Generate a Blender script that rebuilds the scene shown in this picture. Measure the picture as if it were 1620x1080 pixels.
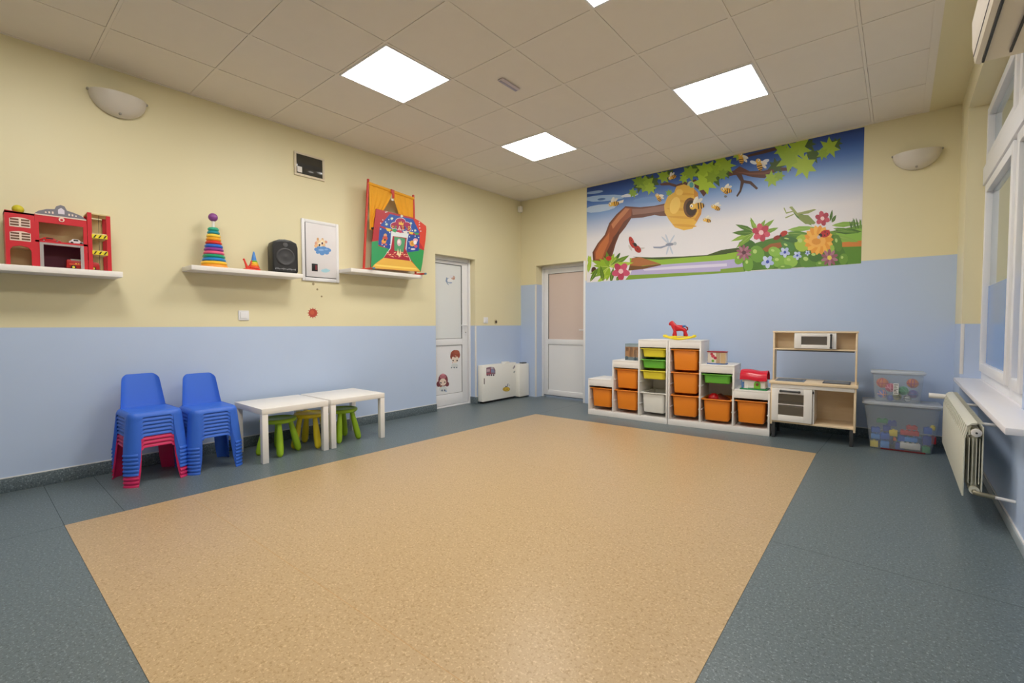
import bpy, bmesh, math, random
from mathutils import Vector, Matrix
PI = math.pi
for o in list(bpy.data.objects): bpy.data.objects.remove(o)
SC = bpy.context.scene
COL = SC.collection
# ------------------------------------------------------------------ camera
cam_data = bpy.data.cameras.new('camera'); cam = bpy.data.objects.new('camera', cam_data); COL.objects.link(cam)
cam_data.sensor_fit = 'HORIZONTAL'; cam_data.sensor_width = 36.0
cam_data.lens = 731.36 / 1620 * 36.0; cam_data.clip_start = .02
def camera_matrix(loc, yaw, pitch, roll):
    F = Vector((math.sin(yaw) * math.cos(pitch), math.cos(yaw) * math.cos(pitch), math.sin(pitch)))
    r = Vector((math.cos(yaw), -math.sin(yaw), 0)); u = r.cross(F)
    R = r * math.cos(roll) + u * math.sin(roll); U = -r * math.sin(roll) + u * math.cos(roll)
    m = Matrix((R, U, -F)).transposed().to_4x4(); m.translation = loc
    return m
cam.matrix_world = camera_matrix(Vector((4.4008, 0, 1.0763)), -.6965, -.0363, -.002)
SC.camera = cam
# ------------------------------------------------------------------ world, exposure
SC.view_settings.view_transform = 'Standard'; SC.view_settings.look = 'None'
SC.view_settings.gamma = 1.0; SC.view_settings.use_curve_mapping = False
SC.view_settings.exposure = 0.0
world = bpy.data.worlds.new('world'); SC.world = world; world.use_nodes = True
WB = world.node_tree.nodes['Background']; WB.inputs[0].default_value = (.50, .58, .70, 1); WB.inputs[1].default_value = .8
LED_STRENGTH = 24.8
LED_COLOUR = (1.0, .965, .90)
# ------------------------------------------------------------------ materials
def lin(h):
    c = [int(h[i:i + 2], 16) / 255 for i in (0, 2, 4)]
    return tuple((x / 12.92 if x <= .04045 else ((x + .055) / 1.055) ** 2.4) for x in c) + (1,)
MATS = {}
def mat(name, hexc, rough=.5, metal=0.0, spec=.5, noise=.0, scale=40.0, bump=.0, coat=0.0, emit=None, trans=0.0, alpha=1.0, ior=1.45):
    if name in MATS: return MATS[name]
    m = bpy.data.materials.new(name); m.use_nodes = True; nt = m.node_tree; b = nt.nodes['Principled BSDF']
    c = lin(hexc)
    b.inputs['Base Color'].default_value = c; b.inputs['Roughness'].default_value = rough
    b.inputs['Metallic'].default_value = metal; b.inputs['Specular IOR Level'].default_value = spec
    b.inputs['Coat Weight'].default_value = coat; b.inputs['Transmission Weight'].default_value = trans
    b.inputs['Alpha'].default_value = alpha; b.inputs['IOR'].default_value = ior
    if emit:
        b.inputs['Emission Color'].default_value = tuple(emit[0]) + (1,); b.inputs['Emission Strength'].default_value = emit[1]
    if noise or bump:
        tc = nt.nodes.new('ShaderNodeTexCoord'); nz = nt.nodes.new('ShaderNodeTexNoise')
        nz.inputs['Scale'].default_value = scale; nz.inputs['Detail'].default_value = 3
        nt.links.new(tc.outputs['Object'], nz.inputs['Vector'])
        if noise:
            mr = nt.nodes.new('ShaderNodeMapRange'); mr.inputs['To Min'].default_value = 1 - noise; mr.inputs['To Max'].default_value = 1 + noise
            mx = nt.nodes.new('ShaderNodeVectorMath'); mx.operation = 'SCALE'; mx.inputs[0].default_value = c[:3]
            nt.links.new(nz.outputs['Fac'], mr.inputs['Value']); nt.links.new(mr.outputs[0], mx.inputs['Scale']); nt.links.new(mx.outputs[0], b.inputs['Base Color'])
        if bump:
            bp = nt.nodes.new('ShaderNodeBump'); bp.inputs['Strength'].default_value = bump; bp.inputs['Distance'].default_value = .002
            nt.links.new(nz.outputs['Fac'], bp.inputs['Height']); nt.links.new(bp.outputs[0], b.inputs['Normal'])
    MATS[name] = m
    return m
def paint(name, blue, yellow, split):
    """wall paint: blue dado below a height, yellow above (world height = object z)"""
    m = bpy.data.materials.new(name); m.use_nodes = True; nt = m.node_tree; b = nt.nodes['Principled BSDF']
    tc = nt.nodes.new('ShaderNodeTexCoord'); sp = nt.nodes.new('ShaderNodeSeparateXYZ'); nt.links.new(tc.outputs['Object'], sp.inputs[0])
    gt = nt.nodes.new('ShaderNodeMath'); gt.operation = 'GREATER_THAN'; gt.inputs[1].default_value = split; nt.links.new(sp.outputs['Z'], gt.inputs[0])
    nz = nt.nodes.new('ShaderNodeTexNoise'); nz.inputs['Scale'].default_value = 1.3; nz.inputs['Detail'].default_value = 2; nt.links.new(tc.outputs['Object'], nz.inputs['Vector'])
    mr = nt.nodes.new('ShaderNodeMapRange'); mr.inputs['To Min'].default_value = .97; mr.inputs['To Max'].default_value = 1.03; nt.links.new(nz.outputs['Fac'], mr.inputs['Value'])
    mx = nt.nodes.new('ShaderNodeMix'); mx.data_type = 'RGBA'; mx.inputs['A'].default_value = lin(blue); mx.inputs['B'].default_value = lin(yellow); nt.links.new(gt.outputs[0], mx.inputs['Factor'])
    vm = nt.nodes.new('ShaderNodeVectorMath'); vm.operation = 'SCALE'; nt.links.new(mx.outputs['Result'], vm.inputs[0]); nt.links.new(mr.outputs[0], vm.inputs['Scale'])
    nt.links.new(vm.outputs[0], b.inputs['Base Color']); b.inputs['Roughness'].default_value = .45; b.inputs['Specular IOR Level'].default_value = .35
    n2 = nt.nodes.new('ShaderNodeTexNoise'); n2.inputs['Scale'].default_value = 220; nt.links.new(tc.outputs['Object'], n2.inputs['Vector'])
    bp = nt.nodes.new('ShaderNodeBump'); bp.inputs['Strength'].default_value = .05; bp.inputs['Distance'].default_value = .001; nt.links.new(n2.outputs['Fac'], bp.inputs['Height']); nt.links.new(bp.outputs[0], b.inputs['Normal'])
    MATS[name] = m
    return m
def speckle(name, base, dark, light, rough, sc=260.0):
    """vinyl flooring with fine chips of darker and lighter colour"""
    m = bpy.data.materials.new(name); m.use_nodes = True; nt = m.node_tree; b = nt.nodes['Principled BSDF']
    tc = nt.nodes.new('ShaderNodeTexCoord')
    def layer(scale, lo, hi):
        n = nt.nodes.new('ShaderNodeTexNoise'); n.inputs['Scale'].default_value = scale; n.inputs['Detail'].default_value = 3; n.inputs['Roughness'].default_value = .7
        nt.links.new(tc.outputs['Object'], n.inputs['Vector'])
        r = nt.nodes.new('ShaderNodeMapRange'); r.inputs['From Min'].default_value = lo; r.inputs['From Max'].default_value = hi; nt.links.new(n.outputs['Fac'], r.inputs['Value'])
        return r.outputs[0]
    def mixc(fac, a, bcol):
        x = nt.nodes.new('ShaderNodeMix'); x.data_type = 'RGBA'; nt.links.new(fac, x.inputs['Factor'])
        if isinstance(a, tuple): x.inputs['A'].default_value = a
        else: nt.links.new(a, x.inputs['A'])
        x.inputs['B'].default_value = bcol
        return x.outputs['Result']
    c = mixc(layer(sc * .34, .545, .62), lin(base), lin(dark))
    c = mixc(layer(sc * .36 + 13, .56, .64), c, lin(light))
    nt.links.new(c, b.inputs['Base Color']); b.inputs['Roughness'].default_value = rough; b.inputs['Specular IOR Level'].default_value = .5
    n2 = nt.nodes.new('ShaderNodeTexNoise'); n2.inputs['Scale'].default_value = 90; nt.links.new(tc.outputs['Object'], n2.inputs['Vector'])
    bp = nt.nodes.new('ShaderNodeBump'); bp.inputs['Strength'].default_value = .12; bp.inputs['Distance'].default_value = .001; nt.links.new(n2.outputs['Fac'], bp.inputs['Height']); nt.links.new(bp.outputs[0], b.inputs['Normal'])
    MATS[name] = m
    return m
def wood(name, a, bcol, axis_scale):
    m = bpy.data.materials.new(name); m.use_nodes = True; nt = m.node_tree; b = nt.nodes['Principled BSDF']
    tc = nt.nodes.new('ShaderNodeTexCoord'); mp = nt.nodes.new('ShaderNodeMapping'); mp.inputs['Scale'].default_value = axis_scale
    nt.links.new(tc.outputs['Object'], mp.inputs[0])
    n = nt.nodes.new('ShaderNodeTexNoise'); n.inputs['Scale'].default_value = 6; n.inputs['Detail'].default_value = 5; nt.links.new(mp.outputs[0], n.inputs['Vector'])
    x = nt.nodes.new('ShaderNodeMix'); x.data_type = 'RGBA'; x.inputs['A'].default_value = lin(a); x.inputs['B'].default_value = lin(bcol)
    nt.links.new(n.outputs['Fac'], x.inputs['Factor']); nt.links.new(x.outputs['Result'], b.inputs['Base Color']); b.inputs['Roughness'].default_value = .45
    MATS[name] = m
    return m
def art_material():
    m = bpy.data.materials.new('printed_artwork'); m.use_nodes = True; nt = m.node_tree; b = nt.nodes['Principled BSDF']
    a = nt.nodes.new('ShaderNodeVertexColor'); a.layer_name = 'Col'; nt.links.new(a.outputs['Color'], b.inputs['Base Color'])
    b.inputs['Roughness'].default_value = .45
    return m
def sheer(name, hexc, opacity, rough=.3):
    """translucent frosted plastic: part of the light passes, part is scattered"""
    m = bpy.data.materials.new(name); m.use_nodes = True; nt = m.node_tree; nt.nodes.remove(nt.nodes['Principled BSDF']); out = nt.nodes['Material Output']
    t = nt.nodes.new('ShaderNodeBsdfTransparent'); t.inputs[0].default_value = (.93, .95, .96, 1)
    p = nt.nodes.new('ShaderNodeBsdfPrincipled'); p.inputs['Base Color'].default_value = lin(hexc); p.inputs['Roughness'].default_value = rough
    x = nt.nodes.new('ShaderNodeMixShader'); x.inputs[0].default_value = opacity
    nt.links.new(t.outputs[0], x.inputs[1]); nt.links.new(p.outputs[0], x.inputs[2]); nt.links.new(x.outputs[0], out.inputs['Surface'])
    MATS[name] = m
    return m
BLUE_P, YELL_P = 'bacbe8', 'e4dbb6'
M_LEFT = paint('paint_left_wall', BLUE_P, YELL_P, 1.064)
M_BACK = paint('paint_back_wall', BLUE_P, YELL_P, 1.669)
M_RIGHT = paint('paint_right_wall', BLUE_P, YELL_P, 1.076)
M_GREYFLOOR = speckle('grey_vinyl', '5e6a6f', '4a5458', '859195', .36)
M_TANFLOOR = speckle('tan_vinyl', 'b69b75', 'a2865c', 'ceb48c', .34)
M_SKIRT = speckle('skirting_vinyl', '5c6970', '3f4a52', '8b989e', .4)
M_CEIL = mat('ceiling_tile', 'ebe4d9', .9, spec=.1, noise=.02, scale=9, bump=.15)
M_GRID = mat('ceiling_grid_metal', 'ebe4d9', .6)
M_GAP = mat('shadow_gap', '857a6a', .9)
M_UPVC = mat('white_upvc', 'e9e9ec', .3)
M_WHITE = mat('white_lacquer', 'ebe7e3', .35)
M_WHITE2 = mat('white_foil', 'f0eee8', .32)
M_BLACK = mat('black_rubber', '121214', .5)
M_DARK = mat('dark_grey_metal', '3b3c3e', .45)
M_STEEL = mat('brushed_steel', 'a9a6a2', .35, metal=.9)
M_ART = art_material()
M_GLASSF = mat('frosted_glass', 'dfe2e3', .28, spec=.6)
M_GLASSP = mat('pinkish_frosted_glass', 'd9c6bd', .3, spec=.5)
M_CHB = mat('blue_chair_plastic', '376bd6', .42, noise=.02, scale=60)
M_CHP = mat('pink_chair_plastic', 'cf2763', .42, noise=.02, scale=60)
M_GREEN = mat('green_stool_plastic', '9cc32a', .4)
M_YELLOW = mat('yellow_stool_plastic', 'e8d02c', .4)
M_TABLE = mat('white_table_foil', 'ece8e4', .4)
M_BIRCH = wood('birch_veneer', 'eed9bb', 'e0c8a2', (1, 1, 8))
M_BOX = {'orange': mat('orange_box_plastic', 'e0801c', .38), 'yellow': mat('yellow_box_plastic', 'e3d336', .38),
         'green': mat('green_box_plastic', '67b53c', .38), 'white': mat('white_box_plastic', 'd9d7d0', .4)}
# ------------------------------------------------------------------ mesh builder
class MB:
    def __init__(s): s.v = []; s.f = []; s.m = []; s.mats = []
    def mi(s, m):
        if m not in s.mats: s.mats.append(m)
        return s.mats.index(m)
    def add(s, verts, faces, m, M=None):
        n = len(s.v); i = s.mi(m)
        for q in verts:
            q = Vector(q); s.v.append(M @ q if M is not None else q)
        for f in faces: s.f.append([n + k for k in f]); s.m.append(i)
        return s
    def bm(s, b, m, M=None):
        b.verts.ensure_lookup_table(); b.verts.index_update()
        s.add([v.co.copy() for v in b.verts], [[v.index for v in f.verts] for f in b.faces], m, M); b.free()
        return s
    def box(s, x0, y0, z0, x1, y1, z1, m, bev=0.0, seg=2, M=None):
        b = bmesh.new(); bmesh.ops.create_cube(b, size=1)
        for v in b.verts: v.co = Vector(((x0 + x1) / 2 + v.co.x * (x1 - x0), (y0 + y1) / 2 + v.co.y * (y1 - y0), (z0 + z1) / 2 + v.co.z * (z1 - z0)))
        if bev: bmesh.ops.bevel(b, geom=b.edges[:], offset=bev, segments=seg, affect='EDGES', profile=.5, clamp_overlap=True)
        return s.bm(b, m, M)
    def prism(s, pts, a, b_, m, axis='x', bev=0.0, M=None):
        """extrude a 2D outline; axis x: pts are (y,z); axis y: (x,z); axis z: (x,y)"""
        f = {'x': lambda p, t: (t, p[0], p[1]), 'y': lambda p, t: (p[0], t, p[1]), 'z': lambda p, t: (p[0], p[1], t)}[axis]
        n = len(pts); b = bmesh.new()
        lo = [b.verts.new(f(p, a)) for p in pts]; hi = [b.verts.new(f(p, b_)) for p in pts]
        b.faces.new(lo[::-1]); b.faces.new(hi)
        for i in range(n): b.faces.new((lo[i], lo[(i + 1) % n], hi[(i + 1) % n], hi[i]))
        bmesh.ops.recalc_face_normals(b, faces=b.faces[:])
        if bev:
            es = [e for e in b.edges if len(e.link_faces) == 2 and e.calc_face_angle(0) > .6]
            bmesh.ops.bevel(b, geom=es, offset=bev, segments=2, affect='EDGES', profile=.5, clamp_overlap=True)
        return s.bm(b, m, M)
    def rings(s, rings, m, cap0=True, cap1=True, M=None):
        n = len(rings[0]); vs = [p for r in rings for p in r]; fs = []
        for k in range(len(rings) - 1):
            for i in range(n):
                j = (i + 1) % n; fs.append((k * n + i, k * n + j, (k + 1) * n + j, (k + 1) * n + i))
        if cap0: fs.append(tuple(range(n))[::-1])
        if cap1: fs.append(tuple((len(rings) - 1) * n + i for i in range(n)))
        return s.add(vs, fs, m, M)
    def lathe(s, prof, m, n=24, c=(0, 0, 0), axis='z', cap0=True, cap1=True, M=None):
        rs = []
        for r, h in prof:
            ring = []
            for i in range(n):
                t = 2 * PI * i / n; a, b_ = r * math.cos(t), r * math.sin(t)
                p = {'z': (a, b_, h), 'x': (h, a, b_), 'y': (b_, h, a)}[axis]
                ring.append((c[0] + p[0], c[1] + p[1], c[2] + p[2]))
            rs.append(ring)
        return s.rings(rs, m, cap0, cap1, M)
    def ball(s, c, r, m, n=16, k=10, sc=(1, 1, 1), M=None):
        b = bmesh.new(); bmesh.ops.create_uvsphere(b, u_segments=n, v_segments=k, radius=r)
        for v in b.verts: v.co = Vector((c[0] + v.co.x * sc[0], c[1] + v.co.y * sc[1], c[2] + v.co.z * sc[2]))
        return s.bm(b, m, M)
    def tube(s, pts, r, m, n=10, M=None, cap=True):
        pts = [Vector(p) for p in pts]; rs = []
        for i, p in enumerate(pts):
            d = (pts[min(i + 1, len(pts) - 1)] - pts[max(i - 1, 0)]).normalized()
            up = Vector((0, 0, 1)) if abs(d.z) < .9 else Vector((1, 0, 0))
            a = d.cross(up).normalized(); b_ = d.cross(a).normalized(); rr = r[i] if isinstance(r, (list, tuple)) else r
            rs.append([tuple(p + a * rr * math.cos(2 * PI * k / n) + b_ * rr * math.sin(2 * PI * k / n)) for k in range(n)])
        return s.rings(rs, m, cap, cap, M)
    def shell(s, grid, t, m, closed=False):
        """thin sheet of thickness t from a grid of points (rows x columns)"""
        R = len(grid); C = len(grid[0]); G = [[Vector(p) for p in r] for r in grid]; N = [[None] * C for _ in range(R)]
        for i in range(R):
            for j in range(C):
                du = G[i][(j + 1) % C if closed else min(j + 1, C - 1)] - G[i][(j - 1) % C if closed else max(j - 1, 0)]
                dv = G[min(i + 1, R - 1)][j] - G[max(i - 1, 0)][j]
                n = du.cross(dv); N[i][j] = n.normalized() if n.length > 1e-9 else Vector((0, 0, 1))
        vs = [G[i][j] for i in range(R) for j in range(C)] + [G[i][j] - N[i][j] * t for i in range(R) for j in range(C)]; o = R * C; fs = []
        cc = C if closed else C - 1
        for i in range(R - 1):
            for j in range(cc):
                a, b_, c, d = i * C + j, i * C + (j + 1) % C, (i + 1) * C + (j + 1) % C, (i + 1) * C + j
                fs += [(a, b_, c, d), (o + d, o + c, o + b_, o + a)]
        for j in range(cc):
            k = (j + 1) % C; fs += [(j, o + j, o + k, k), ((R - 1) * C + k, o + (R - 1) * C + k, o + (R - 1) * C + j, (R - 1) * C + j)]
        if not closed:
            for i in range(R - 1): fs += [(i * C, (i + 1) * C, o + (i + 1) * C, o + i * C), ((i + 1) * C + C - 1, i * C + C - 1, o + i * C + C - 1, o + (i + 1) * C + C - 1)]
        return s.add(vs, fs, m)
    def build(s, name, parent=None, label=None, angle=35, loc=None, flat=False):
        me = bpy.data.meshes.new(name); me.from_pydata([tuple(v) for v in s.v], [], s.f)
        for m in s.mats: me.materials.append(m)
        me.polygons.foreach_set('material_index', s.m)
        b = bmesh.new(); b.from_mesh(me); bmesh.ops.recalc_face_normals(b, faces=b.faces[:]); b.to_mesh(me); b.free()
        if not flat:
            me.shade_smooth()
            try: me.set_sharp_from_angle(angle=math.radians(angle))
            except Exception: pass
        me.update()
        o = bpy.data.objects.new(name, me); COL.objects.link(o)
        if parent: o.parent = parent
        if loc: o.location = loc
        if label: o['label'] = label
        return o
def thing(name, label, cat, loc=(0, 0, 0), rz=0.0, group=None):
    o = bpy.data.objects.new(name, None); o.empty_display_size = .05; COL.objects.link(o); o.location = loc; o.rotation_euler = (0, 0, rz)
    o['label'] = label; o['category'] = cat
    if group: o['group'] = group
    return o
def tag(o, label, cat, group=None):
    o['label'] = label; o['category'] = cat
    if group: o['group'] = group
    return o
def struct(o, label=None):
    o['kind'] = 'structure'
    if label: o['label'] = label
    return o
def copy_thing(root, loc, rz, label, group=None):
    kids = [(k, [g for g in bpy.data.objects if g.parent is k]) for k in bpy.data.objects if k.parent is root]
    r = root.copy(); COL.objects.link(r); r.location = loc; r.rotation_euler = (0, 0, rz); r['label'] = label
    if group: r['group'] = group
    for k, gs in kids:
        c = k.copy(); COL.objects.link(c); c.parent = r
        for g in gs:
            d = g.copy(); COL.objects.link(d); d.parent = c
    return r
def art_mesh(name, data, place, parent=None, step=.000012, extra=None):
    """flat printed artwork: coloured shapes in thin layers; place(a, b, h) maps artwork plane + height to space"""
    vs = []; fs = []; cols = []; k_ = 0
    if extra:
        for quad, cc in extra:
            n = len(vs); vs += [place(a, b, 0) for a, b in quad]; fs.append([n, n + 1, n + 2, n + 3]); cols.append(cc)
    for line in data.strip().split('\n'):
        l, c, p = line.split('|'); pts = [tuple(int(q) / 1000 for q in w.split(',')) for w in p.split()]
        n = len(vs); k_ += 1; h = .0002 + k_ * step
        vs += [place(a, b, h) for a, b in pts]; fs.append(list(range(n, n + len(pts)))); cols.append([lin(c)] * len(pts))
    me = bpy.data.meshes.new(name); me.from_pydata(vs, [], fs); me.materials.append(M_ART)
    at = me.color_attributes.new('Col', 'FLOAT_COLOR', 'CORNER')
    k = 0
    for pl, cc in zip(me.polygons, cols):
        for q in range(len(pl.vertices)): at.data[pl.loop_start + q].color = cc[q % len(cc)]
    me.update(); o = bpy.data.objects.new(name, me); COL.objects.link(o)
    if parent: o.parent = parent
    return o
def text_mesh(mb, body, size, place, m, align='CENTER'):
    cu = bpy.data.curves.new('t', 'FONT'); cu.body = body; cu.size = size; cu.align_x = align; cu.extrude = 0
    to = bpy.data.objects.new('t', cu); COL.objects.link(to); bpy.context.view_layer.update()
    me = bpy.data.meshes.new_from_object(to.evaluated_get(bpy.context.evaluated_depsgraph_get()))
    mb.add([place(v.co.x, v.co.y) for v in me.vertices], [list(p.vertices) for p in me.polygons], m)
    bpy.data.objects.remove(to); bpy.data.curves.remove(cu); bpy.data.meshes.remove(me)
def skin_mesh(name, verts, edges, radii, m, parent=None, sub=2):
    me = bpy.data.meshes.new(name); me.from_pydata(verts, edges, []); o = bpy.data.objects.new(name, me); COL.objects.link(o)
    md = o.modifiers.new('s', 'SKIN'); md.use_smooth_shade = True
    sv = me.skin_vertices[0].data if me.skin_vertices else None
    if sv is None:
        b = bmesh.new(); b.from_mesh(me); b.verts.layers.skin.verify(); b.to_mesh(me); b.free(); sv = me.skin_vertices[0].data
    for i, r in enumerate(radii): sv[i].radius = (r, r) if not isinstance(r, tuple) else r
    sv[0].use_root = True
    s2 = o.modifiers.new('u', 'SUBSURF'); s2.levels = sub; s2.render_levels = sub
    bpy.context.view_layer.update()
    m2 = bpy.data.meshes.new_from_object(o.evaluated_get(bpy.context.evaluated_depsgraph_get()))
    bpy.data.objects.remove(o); m2.materials.clear(); m2.materials.append(m); m2.shade_smooth()
    r = bpy.data.objects.new(name, m2); COL.objects.link(r)
    if parent: r.parent = parent
    return r
# ------------------------------------------------------------------ room shell
W, D, H, N = 4.5426, 5.474, 2.926, -2.5      # ceiling width, back wall, ceiling height, wall behind the camera
XR = 4.77                                     # right wall face; under the window it is set back to 4.875
DY0, DY1, DZ = 3.79, 4.488, 1.955             # opening of door 1 in the left wall
EX0, EX1, EZ = .288, 1.122, 1.940             # opening of door 2 in the back wall
WY0, WY1, WZ0, WZ1, WX = 3.35, 4.94, .66, 2.70, 4.885   # window niche
b = MB(); b.box(-.3, N - .2, -.12, 5.3, D + .3, 0, M_GREYFLOOR)
for p in [((.0, .334), (.985, .334)), ((.0, .585), (1.0, .585)), ((0, -.55), (4.87, -.55)), ((.93, -1.6), (.975, .33)), ((3.97, -1.6), (3.985, .33)), ((0, 2.05), (1.03, 2.05)), ((3.9, 4.54), (3.93, 5.47)), ((1.07, 4.42), (1.09, 5.47)), ((3.93, 2.56), (4.87, 2.56))]:
    (xa, ya), (xb, yb) = p; d = Vector((xb - xa, yb - ya)).normalized() * .0013; nx, ny = -d.y, d.x
    b.add([(xa + nx, ya + ny, .0004), (xb + nx, yb + ny, .0004), (xb - nx, yb - ny, .0004), (xa - nx, ya - ny, .0004)], [(0, 1, 2, 3)], mat('vinyl_seam', '3e484c', .7))
struct(b.build('floor', flat=True), 'blue-grey speckled vinyl floor')
b = MB(); b.prism([(.978, .334), (3.975, .34), (3.955, 1.386), (3.897, 4.548), (1.072, 4.423), (1.03, 2.46)], .0002, .0022, M_TANFLOOR, 'z')
for y in (.9, 2.75, 3.6): b.add([(1.0, y, .0025), (3.94, y + .05, .0025), (3.94, y + .0515, .0025), (1.0, y + .0015, .0025)], [(0, 1, 2, 3)], mat('tan_seam', 'b98a4e', .6))
struct(b.build('floor_inlay', flat=True), 'large tan speckled vinyl field inset in the grey floor')
# left wall with door opening
b = MB(); T = .25
b.box(-T, N, 0, 0, DY0, 3.1, M_LEFT); b.box(-T, DY1, 0, 0, D + .3, 3.1, M_LEFT); b.box(-T, DY0, DZ, 0, DY1, 3.1, M_LEFT)
struct(b.build('wall_left', flat=True))
# back wall
b = MB()
b.box(0, D, 0, EX0, D + T, 3.1, M_BACK); b.box(EX0, D, EZ, EX1, D + T, 3.1, M_BACK); b.box(EX1, D, 0, 5.2, D + T, 3.1, M_BACK)
struct(b.build('wall_back', flat=True))
# right wall: pier at the far corner, set back niche under and around the window, pier beside the camera
X2 = 5.2
b = MB(); b.box(XR, WY1, 0, X2, D, 3.1, M_RIGHT); struct(b.build('wall_right', flat=True), 'far pier of the window wall')
b = MB(); b.box(4.875, N, 0, X2, WY0, WZ1, M_RIGHT); b.box(4.875, WY0, 0, X2, WY1, WZ0 - .03, M_RIGHT); b.box(4.955, WY0, WZ0 - .03, X2, WY1, WZ0, M_RIGHT); struct(b.build('wall_right', flat=True), 'window wall beside and under the window')
b = MB(); b.box(XR, N, WZ1, X2, WY1, 3.1, M_RIGHT); struct(b.build('wall_right', flat=True), 'beam over the window')
b = MB(); b.box(-T, N - .2, 0, X2, N, 3.1, M_LEFT); struct(b.build('wall_front', flat=True))
# corner bead of the niche edge and of the door reveals, edge highlight painted white below the dado line
M_BEAD = mat('white_highlight_and_trim', 'e2e0df', .5)
b = MB(); b.box(XR - .002, WY1 - .003, .69, XR + .018, WY1 + .03, 1.074, M_BEAD, .002); struct(b.build('trim_1'), 'corner bead with painted-on highlight beside the window niche')
b = MB(); b.box(-.012, DY1 - .002, .1, .002, DY1 + .02, 1.06, M_BEAD, .002); struct(b.build('trim_2'), 'corner bead with painted-on highlight at the side door reveal')
b = MB(); b.box(EX0 - .022, D - .002, .01, EX0 + .002, D + .012, 1.66, M_BEAD, .002); struct(b.build('trim_3'), 'corner bead with painted-on highlight at the corner door reveal')
# plaster border between tiled ceiling and right wall
b = MB(); b.box(W + .02, N, H - .004, XR + .0, D, H + .1, mat('yellow_border_paint', YELL_P, .5)); struct(b.build('trim_4', flat=True), 'yellow plaster border along the ceiling edge')
b = MB(); b.box(W - .022, N, H - .006, W + .022, D, H + .02, M_GRID); b.box(0, N, H - .003, .018, D, H + .01, M_GRID); b.box(0, D - .018, H - .003, W, D, H + .01, M_GRID); struct(b.build('trim_5', flat=True), 'metal edge angle of the tiled ceiling')
# ceiling: plenum backing, tee bars and tiles
LIGHTS = [(2, 2), (5, 2), (5, 5), (2, 5), (-1, 2), (-1, 5)]  # last two cells: unseen panels near the camera, added to brighten the room
gx = lambda j: .6 * j - .0244
gy = lambda i: .6 * i + .6487
b = MB(); b.box(-.1, N, H + .03, W + .1, D, H + .06, M_GAP); g = .0016
for i in range(-6, 9):
    for j in range(0, 9):
        if (i, j) in LIGHTS: continue
        x0, x1, y0, y1 = max(gx(j), 0), min(gx(j + 1), W), max(gy(i), N), min(gy(i + 1), D)
        if x1 - x0 < .03 or y1 - y0 < .03: continue
        b.box(x0 + .009 + g, y0 + .009 + g, H + .002, x1 - .009 - g, y1 - .009 - g, H + .012, M_CEIL)
for j in range(1, 8): b.box(gx(j) - .009, N, H - .001, gx(j) + .009, D, H + .02, M_GRID)
for i in range(-5, 9): b.box(0, gy(i) - .009, H - .0005, W, gy(i) + .009, H + .02, M_GRID)
struct(b.build('ceiling', flat=True), 'suspended ceiling of square mineral tiles')
# skirting
b = MB(); hs = .092
for y0, y1 in ((N, DY0 - .0), (DY1, 4.55), (5.2, D)): b.box(0, y0, 0, .012, y1, hs, M_SKIRT, .002)
b.box(-.11, DY1 - .012, 0, 0.012, DY1 + .0, hs, M_SKIRT)
b.box(0, N, hs, .006, DY0, hs + .006, M_BEAD); b.box(0, DY1, hs, .006, 4.55, hs + .006, M_BEAD)
struct(b.build('baseboard_left'), 'dark grey coved skirting with a thin pale top line')
b = MB(); b.box(EX1 + .06, D - .012, 0, XR, D, hs, M_SKIRT, .002); b.box(EX1 + .06, D - .006, hs, XR, D, hs + .006, M_BEAD); struct(b.build('baseboard_back'), 'dark grey skirting behind the shelves')
b = MB(); b.box(4.862, N, 0, 4.875, WY1, .05, mat('pale_skirting', '98a3aa', .5), .003); b.box(4.868, N, .05, 4.875, WY1, .056, M_BEAD)
struct(b.build('baseboard_right'), 'pale skirting under the window')
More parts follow.
